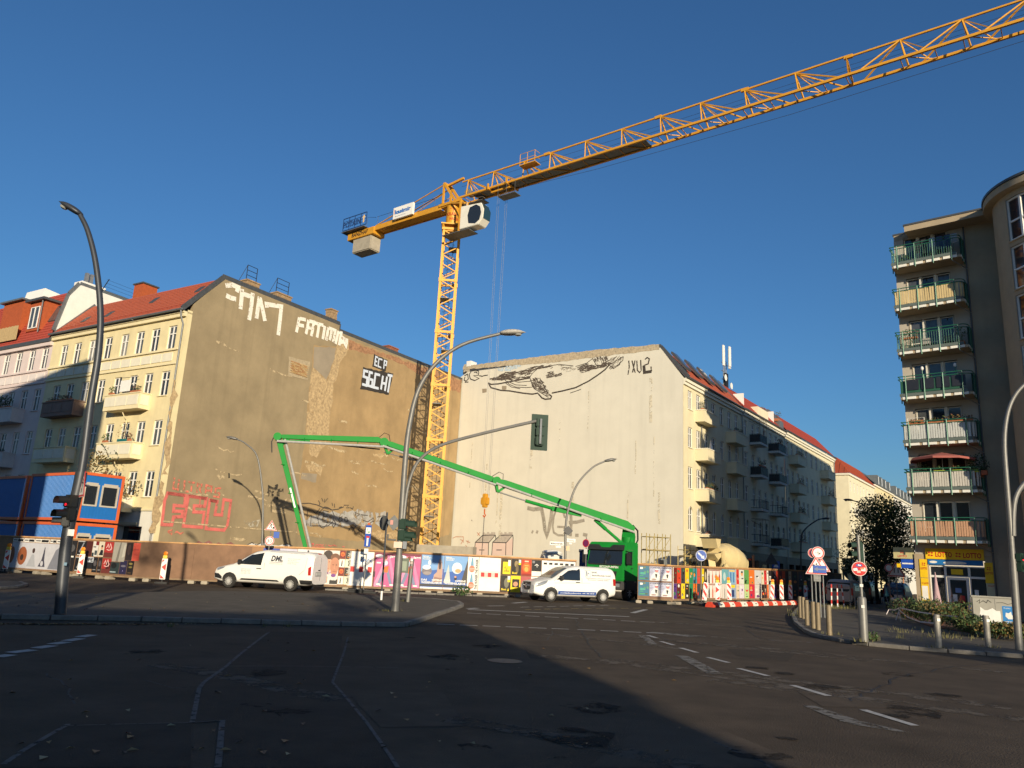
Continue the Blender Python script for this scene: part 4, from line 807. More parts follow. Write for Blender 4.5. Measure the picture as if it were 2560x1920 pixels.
wg([[(130, 1170), (160, 1155), (240, 1155), (240, 1215)], [(205, 1180), (235, 1195), (215, 1230)], [(260, 1240), (280, 1260)], [(265, 1195), (310, 1215)], [(290, 1190), (285, 1225)], [(260, 1310), (330, 1315)], [(380, 1110), (410, 1145)], [(385, 1145), (410, 1108)]], .07, M('graffiti_brick_red', (.45, .20, .12), .9, var=.1, worn=.42), Q5b)
wg([[(318, 980), (340, 1000)], [(470, 590), (490, 580)]], .1, BK, Q5b)
for c in ((410, 578), (592, 552)): wp([(c[0] - 22, c[1] - 15), (c[0] + 20, c[1] - 20), (c[0] + 22, c[1] + 15), (c[0] - 18, c[1] + 20)], GREYP, seed=c[0], amp=.03)
wp([(212, 355), (600, 300), (1400, 205), (2015, 150), (2020, 200), (1830, 225), (1700, 235), (1400, 275), (1000, 322), (620, 350), (212, 385)], M('gable_brick_band', (.40, .33, .23), .95, var=.3, scale=5, bump=.7, bscale=12), seed=14, amp=.05, name='plaster_patch')
m = MB(); a_, b_ = gw([(1620, 660), (2090, 130)], Q7)
g = random.Random(5); WST = M('gable_stain', (.585, .53, .415), .9, var=.05, worn=.52, wscale=1.1)
for k in range(14):
 u = g.uniform(2, 24); v = g.uniform(8, 19); L = g.uniform(2, 6); m = MB(); m.ribbon([(u + g.uniform(-.03, .03), v - L * t / 6) for t in range(7)], g.uniform(.06, .3), FGX, lay()); part('rain_streak', m, WST, wb)
def far_house(label, x0, x1, zt, mat, roofmat, y0=0.0, seed=1, hip=False, bal=True):
 t = thing('distant_house', label, 'building', FW_.w(x0, y0), FW_.rz, 'distant houses along the side street'); L = x1 - x0; r = random.Random(seed)
 xs = [1.0 + 2.4 * k for k in range(int((L - 1) / 2.4))]; rw = [(zt - 2.6 - 3.2 * k, zt - 1.1 - 3.2 * k) for k in range(5)]
 m = MB(); wall_grid(m, 0, L, 0, zt, [(x, x + .95, a, b) for x in xs for a, b in rw]); part('wall', m, mat, t)
 m = MB(); ys = [(-6.2, -5.2), (-3, -2)]
 wall_grid(m, -12, 0, 0, zt, [(a, b, c, d) for a, b in ys for c, d in rw]); m.v = [(v[1], -v[0], v[2]) for v in m.v]; part('side_wall', m, mat, t)
 for x in xs:
  for a, b in rw: window(t, x, a, .95, b - a, kind='cross', r=r)
 for a, b in ys:
  for c, d in rw:
   o = window(t, 0, c, 1.0, d - c, kind='cross', r=r); o.location = (.12, -a, c); o.rotation_euler = (0, 0, -pi / 2)
 boxes('cornice', [(-.2, L, -.22, -.002, zt - .3, zt), (-.22, -.002, 0, 12, zt - .3, zt)], CREAMT, t)
 m = MB()
 if hip:
  m.add([(-.3, -.3, zt), (L, -.3, zt), (L, 2, zt + 2.7), (1.6, 2, zt + 2.7), (1.6, 10, zt + 2.7), (-.3, 12, zt)], [(0, 1, 2, 3), (0, 3, 4, 5)])
  part('roof', m, roofmat, t); m = MB(); q = zt + .0
  for k in range(int(L / .6)):
   x = -.2 + k * .6; f_ = min(1, max(.05, (x + .3) / 1.9)); part('standing_seam', MB().beam((x, -.3, zt + .04), (x, -.3 + 2.3 * f_, zt + 2.7 * f_ + .04), .05, .08), roofmat, t)
  for k in range(1, 16):
   y = -.3 + .75 * k; f_ = min(1, (y + .3) / 2.3); part('standing_seam', MB().beam((-.3, y, zt + .04), (-.3 + 1.9 * f_, y, zt + 2.7 * f_ + .04), .05, .08), roofmat, t)
 else:
  tile_slope(m, 0, L, -.3, zt, 2.6, zt + 2.6, 9); part('roof', m, roofmat, t)
 if bal:
  for i, a in enumerate(rw[1:4]):
   for x in (xs[1], xs[min(4, len(xs) - 2)]): rail_balcony(t, x - .5, x + 1.5, a[0] - .35, 1.0, 1.0, M('pale_railing', (.50, .49, .46), .6, var=.1), SLABW, M('glass_screen', (.42, .42, .40), .4, var=.1), n=6)
 return t
rmet = M('red_metal_roof', (.30, .06, .025), .5, var=.12, scale=3)
f1 = far_house('cream distant house with a bright red seamed metal roof', 62.9, 82.5, 17.9, CREAM2, rmet, seed=21, hip=True)
f2 = far_house('yellow topped distant house with grey dormers in the side street', 82.6, 100.5, 18.4, YEL, ZINC, seed=22)
f3 = far_house('white distant house at the end of the side street row', 100.6, 124, 18.3, M('white_plaster', (.62, .6, .54), .85, var=.06), ZINC, seed=23)
for t_, xs_ in ((f2, (2.5, 5.5, 9.0, 13)), (f3, (2, 6, 10, 14, 18))):
 for x in xs_:
  d_ = part('dormer', MB().box(x, x + 1.8, -.1, 2, 18.3, 20.3), ZINC, t_); part('dormer_window', MB().box(x + .2, x + 1.6, -.16, -.1, 18.7, 20.1), GLASSG, d_); part('dormer_frame', MB().box(x + .82, x + .98, -.2, -.16, 18.7, 20.1), WHITE, d_)
part('chimney_pipe', MB().tube([(-.0, 6, 20), (0, 6, 24.2)], .18, 8), STEEL, f1); part('chimney_pipe', MB().tube([(13, 6, 20), (13, 6, 23.4)], .16, 8), STEEL, f1)
FQ = Frame((24.26, 46.3), 130.0)
BLK = M('beige_block_plaster', (.37, .295, .20), .9, var=.07, scale=1.5, bump=.2, bscale=40, streak=.18)
BLKG = M('grey_block_plaster', (.41, .37, .31), .9, var=.06, scale=1.5, bump=.2, bscale=40, streak=.12)
GREENM = M('green_railing', (.022, .13, .082), .45, .1, var=.12, scale=5)
SLABE = M('white_slab_edge', (.72, .70, .64), .7, var=.06, streak=.1)
ap = thing('apartment_block', 'seven storey beige apartment block with green railed balconies and a round glazed stair tower', 'building', FQ.w(0, 0), FQ.rz)
fl = [4.19 + 2.8133 * k for k in range(7)]          # undersides of the balcony slabs
wins = [(.72, 3.30)]
hs = [(.62, 3.08, z + .25, z + 2.45) for z in fl[:7]] + [(.75, 3.6, .0, 3.3)]
m = MB(); wall_grid(m, .05, 3.95, 3.6, 23.4, hs, rev=.22); part('upper_wall', m, BLKG, ap)
m = MB(); wall_grid(m, 0.0, 4.2, 0, 3.6, hs, y=-.03, rev=.3); part('shop_wall', m, BLK, ap)
m = MB(); m.add([(4.2, -.03, 0), (9.5, -.03, 0), (9.5, -.03, 23.4), (4.2, -.03, 23.4)], [(0, 1, 2, 3)]); m.add([(3.95, -.03, 3.6), (4.2, -.03, 3.6), (4.2, -.03, 23.4), (3.95, -.03, 23.4), (3.95, 0, 3.6), (3.95, 0, 23.4)], [(0, 1, 2, 3), (4, 0, 3, 5)]); part('stair_wall', m, BLK, ap)
m = MB(); m.add([(.05, 0, 0), (.05, 44, 0), (.05, 44, 23.4), (.05, 0, 23.4)], [(3, 2, 1, 0)]); m.box(.06, 9, 43.8, 44, 0, 23.4); part('side_wall', m, BLKG, ap)
m = MB(); m.box(.95, 5.9, -1.15, .01, 23.45, 23.82); m.box(0.06, 9, .012, 44, 23.4, 23.8); part('roof_slab', m, BLK, ap); m = MB(); m.box(.9, 5.9, -1.2, .0, 23.823, 23.93); m.box(.0, 9, .003, 44.05, 23.823, 23.93); part('roof_edge', m, ZINCD, ap)
DOORF = M('balcony_door_frame', (.66, .63, .55), .6, var=.05)
for i, z in enumerate(fl):
 for k, (a, b) in enumerate(((.64, 1.36), (1.48, 2.20), (2.34, 3.06))):
  m = MB(); f = .05; m.box(a, a + f, .12, .18, z + .27, z + 2.43); m.box(b - f, b, .12, .18, z + .27, z + 2.43); m.box(a + f, b - f, .12, .18, z + 2.38, z + 2.43); m.box(a + f, b - f, .12, .18, z + .27, z + .32); m.box(a + f, b - f, .125, .175, z + .95, z + 1.0)
  o = part('balcony_window', m, DOORF, ap); part('pane', MB().add([(a + f, .16, z + .32), (b - f, .16, z + .32), (b - f, .16, z + 2.38), (a + f, .16, z + 2.38)], [(0, 1, 2, 3)]), GLASS if i < 2 else GLASSG if (i + k) % 3 else GLASS, o)
 for a, b in ((1.36, 1.48), (2.20, 2.34)): part('window_post', MB().box(a, b, .02, .2, z + .26, z + 2.44), DOORF, ap)
screens = [flat(196, 152, 120), flat(205, 200, 190), flat(202, 204, 200), None, None, flat(214, 190, 138), None]
mshield = M('dark_panel', (.02, .022, .03), .4, var=.1)
for i, z in enumerate(fl):
 x0, x1, d = .12, 3.92, 1.3
 m = MB(); m.box(x0, x1, -d, -.035, z, z + .17); b = part('balcony', m, BLK, ap, bevel=.02)
 m = MB()
 for k in range(4): part('slab_edge_strip', MB().box(x0 + .12 + k * .92, x0 + .86 + k * .92, -d - .035, -d - .002, z + .01, z + .16 if i < 6 else z + .3), SLABE, b)
 for k in range(2): part('slab_edge_strip', MB().box(x1 + .002, x1 + .035, -d + .1 + k * .58, -d + .55 + k * .58, z + .01, z + .16), SLABE, b)
 part('kerb_sheet', MB().box(x0 - .02, x1 - .2, -d - .06, -d - .038, z + .18, z + .36), M('grey_green_sheet', (.10, .125, .115), .6, var=.1), b)
 r_ = .38; zt = z + 1.42
 cornerp = lambda zz: [(x1 + .02 - r_ + r_ * sin(t * pi / 12), -d - .05 + r_ - r_ * cos(t * pi / 12), zz) for t in range(7)]
 for zz in (zt, zt - .17):
  part('rail', MB().tube([(x0 - .05, -.1, zz), (x0 - .05, -d - .05, zz)], .028, 6), GREENM, b)
  part('rail', MB().tube([(x0 - .05, -d - .05, zz)] + cornerp(zz) + [(x1 + .02, -.1, zz)], .028, 6), GREENM, b)
 pm_ = mesh('post', MB().tube([(0, 0, -.12), (0, 0, 1.42)], .034, 6), GREENM)
 for k in range(4): link('post', pm_, b, (x0 + .35 + k * 1.0, -d - .06, z));
 for yy in (-.75, -.2): link('post', pm_, b, (x0 - .05, yy, z)); link('post', pm_, b, (x1 + .03, yy, z))
 if screens[i]:
  n = 26; w = 3.35 / n
  for k in range(n):
   bl = MB().box(0, w - .022, -.012, .012, 0, .86); o = part('slat', bl, screens[i], b); o.location = (x0 + .08 + k * w, -d - .02 + .012 * sin(k * .8 + i) + rng.uniform(-.006, .006), z + .38 + rng.uniform(-.012, .012)); o.rotation_euler = (rng.uniform(-.03, .03), 0, rng.uniform(-.05, .05))
  for k in range(7):
   t = .1 + k * .23; o = part('slat', MB().box(-.055, .055, -.012, .012, 0, .86), screens[i], b)
   if k < 3: a = (k + .5) * pi / 6; o.location = (x1 - .03 - r_ + r_ * sin(a), -d + r_ - r_ * cos(a), z + .38); o.rotation_euler = (0, 0, a)
 elif i == 3:
  for k in range(4): part('panel', MB().box(x0 + .35 + k * .82, x0 + 1.05 + k * .82, -d - .02, -d, z + .55, z + 1.2), mshield, b)
  part('panel', MB().box(x0 + .03, x1 - .5, -d + .03, -d + .045, z + .4, z + 1.15), M('green_sheet', (.02, .085, .05), .5, var=.2), b)
 else:
  bm2 = mesh('baluster', MB().tube([(0, 0, .3), (0, 0, 1.26)], .011, 4), GREENM)
  for k in range(28): link('baluster', bm2, b, (x0 + .03 + k * .128, -d - .05, z))
 part('side_screen', MB().box(x1 - .06, x1 - .03, -.9, -.1, z + .3, z + 1.36), M('dark_green_screen', (.012, .05, .035), .5, var=.2), b)
 m = MB(); m.tube([(x1 - .55, -d + .1, z + .12), (x1 - .45, -d + .1, z - .12), (x1 + .12, -.12, z - .42)], .035, 6); part('drain_pipe', m, STEEL, b)
m = MB(); m.tube([(4.02, -.12, 23.4), (4.02, -.12, 0)], .05, 8); part('downpipe', m, ZINCD, ap)
tc = (9.3, -1.2); tr = 3.55
def tower_pt(a, z, r): return (tc[0] + r * cos(a), tc[1] + r * sin(a), z)
na = 48; m = MB(); A0, A1 = pi * .9, pi * 2.02; gaps = []
for k in range(7): gaps.append((20.5 - (6 - k) * 2.813, 22.95 - (6 - k) * 2.813))
wz = sorted([0, 23.5] + [q for g_ in gaps for q in g_ if q < 23.4]); wa0, wa1 = pi * 1.235, pi * 1.62
angs = sorted(set([A0 + (A1 - A0) * k / na for k in range(na + 1)] + [wa0, wa1]))
for a, b in zip(angs, angs[1:]):
 for c, d in zip(wz, wz[1:]):
  am, cm = (a + b) / 2, (c + d) / 2
  if wa0 < am < wa1 and any(g_[0] < cm < g_[1] for g_ in gaps): continue
  m.add([tower_pt(a, c, tr), tower_pt(b, c, tr), tower_pt(b, d, tr), tower_pt(a, d, tr)], [(0, 1, 2, 3)])
part('stair_tower', m, BLK, ap, smooth=True)
m = MB(); m.lathe([(3.9, 23.3), (4.0, 23.33), (4.0, 23.7), (3.9, 23.72)], (tc[0], tc[1], 0), n=48); part('tower_roof', m, BLK, ap, smooth=True)
m = MB(); m.lathe([(4.06, 23.73), (4.06, 23.87), (3.6, 23.95)], (tc[0], tc[1], 0), n=48); part('tower_roof_edge', m, ZINCD, ap, smooth=True)
for z0, z1 in gaps:
 if z1 > 23.4: continue
 m = MB(); nn = 5; da = (wa1 - wa0) / nn; rr = tr - .1
 for k in range(nn + 1):
  a = wa0 + k * da; m.beam(tower_pt(a, z0, rr), tower_pt(a, z1, rr), .12, .09, up=(cos(a), sin(a), 0))
 for zz in (z0 + .04, (z0 + z1) / 2 - .1, z1 - .04):
  for k in range(nn): m.beam(tower_pt(wa0 + k * da, zz, rr), tower_pt(wa0 + (k + 1) * da, zz, rr), .08, .09)
 o = part('tower_window', m, WHITE, ap); m = MB()
 for k in range(nn): m.add([tower_pt(wa0 + k * da, z0, rr - .03), tower_pt(wa0 + (k + 1) * da, z0, rr - .03), tower_pt(wa0 + (k + 1) * da, z1, rr - .03), tower_pt(wa0 + k * da, z1, rr - .03)], [(0, 1, 2, 3)])
 part('pane', m, GLASS, o)
 m = MB()
 for k in range(8): a, b = wa0 + (wa1 - wa0) * k / 8, wa0 + (wa1 - wa0) * (k + 1) / 8; m.add([tower_pt(a, z0 - .04, tr - .1), tower_pt(b, z0 - .04, tr - .1), tower_pt(b, z0 - .08, tr + .12), tower_pt(a, z0 - .08, tr + .12)], [(0, 1, 2, 3)])
 part('tower_sill', m, WHITE, ap)
m = MB(); m.tube([tower_pt(pi * 1.5, 23.9, 3.6), tower_pt(pi * 1.5, 25.0, 3.6), tower_pt(pi * 1.55, 25.0, 3.6), tower_pt(pi * 1.55, 23.9, 3.6)], .03, 5); part('roof_railing', m, DARKM, ap)
YS = flat(250, 205, 20); RS = flat(200, 25, 25); BS = flat(25, 120, 190); WS = flat(245, 243, 235)
def lotto(m, x, z, h, wtxt, d, fn, stack=False):
 m.use(RS); s_ = h * .55; cx = x + s_ * .8; cz = z + h * .45
 for a in (40, 130, 220, 310):
  a_ = RAD(a); m.disc(cx + cos(a_) * s_ * .45, cz + sin(a_) * s_ * .45, s_ * .27, s_ * .2, fn, d, 12)
 if stack: m.text('LOTTO', fn, d + .001, cx, z - h * .55, h * .42, 'c', w=wtxt, bold=.03)
 else: m.text('LOTTO', fn, d + .001, x + s_ * 1.9, z + h * .1, h * .68, 'l', w=wtxt, bold=.03)
SX = XZ(-.03)
def board(name, x0, x1, z0, z1, th, col, draw=None):
 m = MB().use(col); m.box(x0, x1, -.03 - th, -.031, z0, z1)
 if draw: draw(m)
 return part(name, m, None, ap)
def dr(m): lotto(m, .70, 3.42, .42, .86, .085, SX); lotto(m, 2.12, 3.40, .42, .90, .0865, SX)
board('shop_sign', .62, 3.58, 3.33, 3.93, .08, YS, dr)
def dr(m):
 m.use(WS); m.disc(1.0, 3.16, .2, .07, SX, .056); m.disc(2.1, 3.14, .6, .09, SX, .0575)
board('shop_fascia', .72, 3.5, 3.02, 3.30, .05, BS, dr)
def dr(m): lotto(m, .34, 2.88, .30, .34, .045, SX, True)
board('side_sign', .26, .66, 2.25, 3.3, .04, YS, dr)
def dr(m): lotto(m, .30, 1.88, .13, .25, .04, SX); m.use(WS); m.sheet([(.31, 1.0), (.62, 1.0), (.62, 1.78), (.31, 1.78)], SX, .038)
board('side_sign', .27, .66, .9, 2.22, .035, YS, dr)
def dr(m): lotto(m, 3.62, 2.75, .30, .38, .045, SX, True)
board('side_sign', 3.55, 4.02, 2.1, 3.22, .04, YS, dr)
def dr(m): lotto(m, 3.64, 1.9, .12, .3, .037, SX)
board('side_sign', 3.58, 4.02, .8, 2.08, .03, flat(205, 198, 160), dr)
WF = M('shop_window_frame', (.70, .69, .64), .5, var=.05)
for x0, x1, z0, z1 in ((.8, 1.5, .9, 2.3), (.8, 1.5, 2.42, 2.9), (1.62, 2.7, 2.42, 2.9), (2.82, 3.55, .5, 2.3), (2.82, 3.55, 2.42, 2.9)):
 m = MB(); f = .06; m.box(x0 - f, x0, .05, .15, z0 - f, z1 + f); m.box(x1, x1 + f, .05, .15, z0 - f, z1 + f); m.box(x0, x1, .05, .15, z1, z1 + f); m.box(x0, x1, .05, .15, z0 - f, z0)
 o = part('shop_window', m, WF, ap); part('pane', MB().add([(x0, .12, z0), (x1, .12, z0), (x1, .12, z1), (x0, .12, z1)], [(0, 1, 2, 3)]), GLASS, o)
part('shop_panel', MB().box(.75, 1.55, .06, .14, 0, .83), WF, ap); part('shop_panel', MB().box(2.76, 3.6, .06, .14, 0, .43), WF, ap)
m = MB(); m.box(1.62, 1.76, .03, .12, 0, 2.34); m.box(2.58, 2.72, .03, .12, 0, 2.34); m.box(1.76, 2.58, .03, .12, 2.2, 2.34); m.box(1.76, 2.58, .03, .12, 0, .2); o = part('shop_door', m, WF, ap)
part('pane', MB().add([(1.76, .09, .2), (2.58, .09, .2), (2.58, .09, 2.2), (1.76, .09, 2.2)], [(0, 1, 2, 3)]), GLASS, o); part('handle', MB().box(1.8, 1.83, -.02, .03, .95, 1.25), STEEL, o)
for x, z, w, h, c in ((2.0, 1.5, .3, .25, flat(120, 150, 200)), (1.85, 1.0, .22, .4, WS), (2.2, .95, .25, .4, flat(190, 40, 40)), (2.95, 1.3, .2, .4, WS), (1.85, 2.5, .6, .3, YS), (3.1, .9, .3, .3, flat(90, 130, 60))):
 part('notice', MB().box(x, x + w, .066, .072, z, z + h), c, ap)
m = MB().use(flat(200, 190, 140)); m.box(-1.15, -.02, .05, .15, 3.3, 3.95); lotto(m, -.8, 3.55, .3, .5, .003, XZ(.05), True); part('hanging_sign', m, None, ap)
m = MB().use(flat(20, 80, 190)); m.box(-.75, -.02, .05, .15, 2.75, 3.27); m.use(WS).sheet([(-.7, 2.98), (-.1, 2.98), (-.1, 3.06), (-.7, 3.06)], XZ(.05), .003); part('hanging_sign', m, None, ap)
m = MB().use(YS); m.box(-1.0, -.78, .05, .15, 2.78, 3.0); part('hanging_sign', m, None, ap)
for x, z, w in ((4.9, 3.5, .25), (5.3, 3.6, .2)): part('sticker', MB().box(x, x + w, -.036, -.031, z, z + .2), flat(150, 110, 110), ap)
kw = dict(rz=FQ.rz)
plant(FQ.w(.8, -1.0, fl[4] + 1.0), 'trailing green plant draped over a rack at left of the third balcony from the top', (.7, .25, .3), 130, (1, 4), (.9, .2, .12), **kw)
plant(FQ.w(.7, -.6, fl[4] + .17), 'tall bushy green plant at left on the open balcony with chairs', (.4, .3, .6), 120, (0, 2), (.4, .35, .35), **kw)
plant(FQ.w(3.5, -.9, fl[4] + .17), 'spiky small palm in an orange pot at right of the open balcony', (.4, .3, .5), 90, (0, 4), (.4, .4, .3), flat(210, 120, 60), **kw)
plant(FQ.w(.9, -1.0, fl[6] + .17), 'rounded green bush on the topmost balcony', (.4, .3, .3), 110, (2, 0), (.5, .3, .15), **kw)
plant(FQ.w(3.0, -1.2, fl[2] + 1.25), 'rust and green flower box at right of the wavy white screened balcony', (.9, .15, .2), 130, (4, 3, 1), (1.6, .18, .15), **kw)
plant(FQ.w(1.7, -1.2, fl[2] + 1.25), 'small mixed flowers in the middle of the wavy white screened balcony', (.5, .15, .15), 60, (4, 1), (1.0, .18, .13), **kw)
plant(FQ.w(.8, -1.2, fl[2] + 1.2), 'orange flowers at left of the wavy white screened balcony', (.4, .15, .16), 60, (4, 3), (.8, .18, .13), **kw)
LIME = flat(190, 200, 40)
plant(FQ.w(1.9, -1.2, fl[1] + 1.15), 'lime green box of herbs in the middle of the parasol balcony', (.3, .12, .2), 40, (1, 0), (.6, .18, .16), LIME, **kw)
plant(FQ.w(2.8, -1.2, fl[1] + 1.15), 'lime green flower box at the centre right of the parasol balcony', (.3, .12, .16), 40, (0, 3), (.55, .18, .16), LIME, **kw)
plant(FQ.w(3.6, -1.15, fl[1] + 1.15), 'lime green box under the dark bush on the parasol balcony', (.3, .12, .16), 40, (1, 0), (.5, .18, .16), LIME, **kw)
plant(FQ.w(3.75, -.6, fl[1] + .9), 'big dark leafy bush at the right end of the parasol balcony', (.6, .5, .65), 260, (2, 0, 2), (.5, .4, .3), size=.14, **kw)
plant(FQ.w(4.1, -1.0, fl[1] + 1.0), 'orange pot hanging outside the parasol balcony corner', (.2, .15, .14), 20, (2,), (.3, .25, .25), flat(190, 95, 50), **kw)
plant(FQ.w(.9, -1.15, fl[1] + 1.15), 'thin grassy plants at left of the parasol balcony', (.6, .12, .3), 90, (0, 1), (1.2, .18, .13), **kw)
u = umbrella('parasol', 'open dull red parasol with a pale top on the second balcony', FQ.w(2.0, -.75, fl[1] + .17), 2.25, 1.75, M('parasol_cloth', (.30, .085, .07), .85, var=.08), closed=False, drop=.42)
def chair(name, label, P, rz, mat):
 t = thing(name, label, 'chair', P, rz, 'folding chairs on the open balcony')
 part('seat', MB().box(-.22, .22, -.2, .2, .42, .45), mat, t); part('backrest', MB().box(-.22, .22, .18, .21, .45, .9), mat, t)
 for x in (-.2, .2): part('leg', MB().beam((x, -.18, 0), (x, .18, .44), .03), DARKM, t); part('leg', MB().beam((x, .18, 0), (x, -.18, .44), .03), DARKM, t)
 return t
chair('folding_chair', 'striped folding chair at the middle of the open balcony', FQ.w(1.6, -.7, fl[4] + .17), FQ.rz, flat(170, 165, 160)); chair('folding_chair', 'dark slatted folding chair at right on the open balcony', FQ.w(2.8, -.7, fl[4] + .17), FQ.rz, flat(120, 115, 110))
t = thing('clothes_rack', 'white clothes rack with orange cloths on the wavy screened balcony', 'rack', FQ.w(.7, -.7, fl[2] + .17), FQ.rz)
part('rail', MB().tube([(-.4, 0, 0), (-.4, 0, 1.6), (.5, 0, 1.6), (.5, 0, 0)], .02, 5), WHITE, t); part('cloth', MB().box(-.35, .45, -.02, .02, 1.2, 1.45), flat(190, 110, 60), t)
t = thing('laundry', 'dark and pale clothes hanging to dry on the topmost balcony', 'laundry', FQ.w(2.6, -.9, fl[6] + .17), FQ.rz)
part('line', MB().tube([(-1.3, 0, 1.55), (1.1, 0, 1.55)], .01, 4), DARKM, t)
for x, c, h in ((-1.2, flat(40, 44, 50), .8), (-.8, flat(60, 62, 66), .9), (-.35, flat(190, 195, 200), .6), (.05, flat(50, 70, 110), .7), (.5, flat(44, 60, 100), .8), (.85, flat(150, 155, 160), .6)): part('garment', MB().box(x, x + .32, -.02, .02, 1.53 - h, 1.53), c, t)
for x, lab in ((1.35, 'white garden lamp at left on the dark panelled balcony'), (3.1, 'white garden lamp at right on the dark panelled balcony')):
 t = thing('garden_lamp', lab, 'lamp', FQ.w(x, -1.0, fl[3] + .17), 0); part('post', MB().tube([(0, 0, 0), (0, 0, 1.6)], .02, 5), GREENM, t); part('shade', MB().lathe([(.02, 1.6), (.08, 1.66), (.08, 1.78), (.02, 1.85)], n=8), WHITE, t)
umbrella('closed_umbrella', 'folded dusty pink umbrella standing before the lottery shop door', FQ.w(1.35, -1.6, .12), 2.45, .21, M('dusty_pink_cloth', (.40, .27, .29), .9, var=.1))
def SW(s, a): d, p = dirv(-15), dirv(75); return p * s + d * a
FS_ = Frame((0, 0), 75)          # local x = across the sun, local y = towards the site
def block(name, label, s0, s1, a0, a1, h, mat, seed):
 t = thing(name, label, 'building', FS_.w(s0, a1), FS_.rz + pi); L = s1 - s0; r = random.Random(seed)
 n = int(L / 3); hs = [(-L + 1 + 3 * k, -L + 2.1 + 3 * k, 1 + 3.3 * j, 2.8 + 3.3 * j) for k in range(n) for j in range(int((h - 1) / 3.3))]
 m = MB(); wall_grid(m, -L, 0, 0, h, hs); m.box(-L, 0, .3, a1 - a0, 0, h - .3); part('wall', m, mat, t)
 for q in hs: window(t, q[0], q[2], 1.1, 1.8, r=r)
 m = MB(); m.box(-L - .3, .3, -.4, a1 - a0 + .3, h, h + .3); part('roof', m, TAR, t)
 return t
TE = tan(RAD(SUN_EL))
block('corner_block', 'tall plaster corner block across the road to the left of the viewer', -52, -16.6, 4, 27, 29.3 - 27 * TE, CREAM3, 31)
block('corner_block', 'lower bay of the plaster block across the road left of the viewer', -16.55, -14.6, 8, 25, 25.4 - 25 * TE, CREAM3, 32)
block('shade_block', 'two storey flat roofed house across the road behind the viewer', -26, 4.9, -32, -20, 5.0 + 20 * TE, CREAM3, 33)  # added out of view; its height and end wall shape the road's shade
def big_tree(name, label, P, h, cr, seed, nleaf, mats, size=.3, trunk=.22, group=None, base=.35):
 t = thing(name, label, 'tree', P, 0, group); g = random.Random(seed); bk = M('bark', (.06, .045, .032), .95, var=.3, scale=8, bump=.6, bscale=14)
 m = MB(); pts = [(g.uniform(-.1, .1) * k, g.uniform(-.1, .1) * k, h * .8 * k / 5) for k in range(6)]; m.tube(pts, [trunk * (1 - .14 * k) for k in range(6)], 8); part('trunk', m, bk, t, smooth=True)
 cl = []
 for k in range(14):
  a = g.uniform(0, 6.28); q = g.uniform(.2, 1); zz = h * base + (h * (1 - base)) * g.uniform(.1, .95); rr = cr * q * (1 - abs((zz - h * .62) / (h * .75)))
  c = (cos(a) * rr, sin(a) * rr, zz); cl.append(c); s0 = pts[min(4, 1 + int(zz / h * 4))]
  part('limb', MB().tube([s0, ((s0[0] + c[0]) / 2, (s0[1] + c[1]) / 2, (s0[2] + c[2]) / 2 + .2), c], [trunk * .4, trunk * .25, trunk * .08], 5), bk, t)
 for j, mt in enumerate(mats):
  m = MB()
  for k, c in enumerate(cl):
   if k % len(mats) == j: leaves(m, c, (cr * g.uniform(.32, .5), cr * g.uniform(.32, .5), cr * g.uniform(.25, .4)), nleaf // len(cl), size, seed * 50 + k)
  part('crown', m, LEAF[mt], t)
 return t
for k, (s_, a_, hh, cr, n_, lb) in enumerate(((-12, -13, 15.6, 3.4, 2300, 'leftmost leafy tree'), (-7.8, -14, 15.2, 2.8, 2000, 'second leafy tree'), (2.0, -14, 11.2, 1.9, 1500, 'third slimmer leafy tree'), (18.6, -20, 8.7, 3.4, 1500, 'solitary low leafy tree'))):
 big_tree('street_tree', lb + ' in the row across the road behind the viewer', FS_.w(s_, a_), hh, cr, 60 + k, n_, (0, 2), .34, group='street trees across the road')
# ================================================================ TOWER CRANE
CRY = M('crane_yellow', (.60, .285, .022), .5, .1, var=.1, scale=3)
CRD = M('crane_grating', (.16, .165, .165), .6, .5, var=.2, scale=10)
CABLE = M('steel_cable', (.06, .06, .065), .5, .6, var=.1)
CONC = M('concrete', (.34, .30, .235), .9, var=.16, scale=2, bump=.3, bscale=20, streak=.2)
JAZ = 127.3
FJ = Frame((-6.1, 64.4), JAZ - 90 + 90)           # local x along the jib
FM = Frame((-6.1, 64.4), JAZ - 40)                # mast turned so that one corner faces the viewer
crane = thing('tower_crane', 'yellow tower crane standing behind the hoarding with its jib reaching out to the upper right', 'crane', (-6.1, 64.4, 0), 0)
mast = FM.rz; hw = .68; SEC = 4.72; Z0 = 2.2
lg = MB(); lg.beam((0, 0, 0), (0, 0, SEC), .20); legm = mesh('leg', lg, CRY)
bmx = MB()
def face(m, a, b, z0, z1, d):
 m.beam((*a, z0), (*b, z1), d)
cs = [(-hw, -hw), (hw, -hw), (hw, hw), (-hw, hw)]
for k in range(4):
 a, b = cs[k], cs[(k + 1) % 4]; n = 3; dz = SEC / n
 for j in range(n):
  if (j + k) % 2: a_, b_ = b, a
  else: a_, b_ = a, b
  bmx.beam((*a_, j * dz + .03), (*b_, (j + .5) * dz), .085); bmx.beam((*b_, (j + .5) * dz), (*a_, (j + 1) * dz - .03), .085)
 bmx.beam((*a, .05), (*b, .05), .1); bmx.beam((*a, SEC - .05), (*b, SEC - .05), .1)
braces = mesh('mast_section', bmx, CRY)
lad = MB();
for x in (-.18, .18): lad.tube([(x, .25, 0), (x, .25, SEC)], .022, 5)
for k in range(16): lad.tube([(-.18, .25, .15 + k * .29), (.18, .25, .15 + k * .29)], .012, 4)
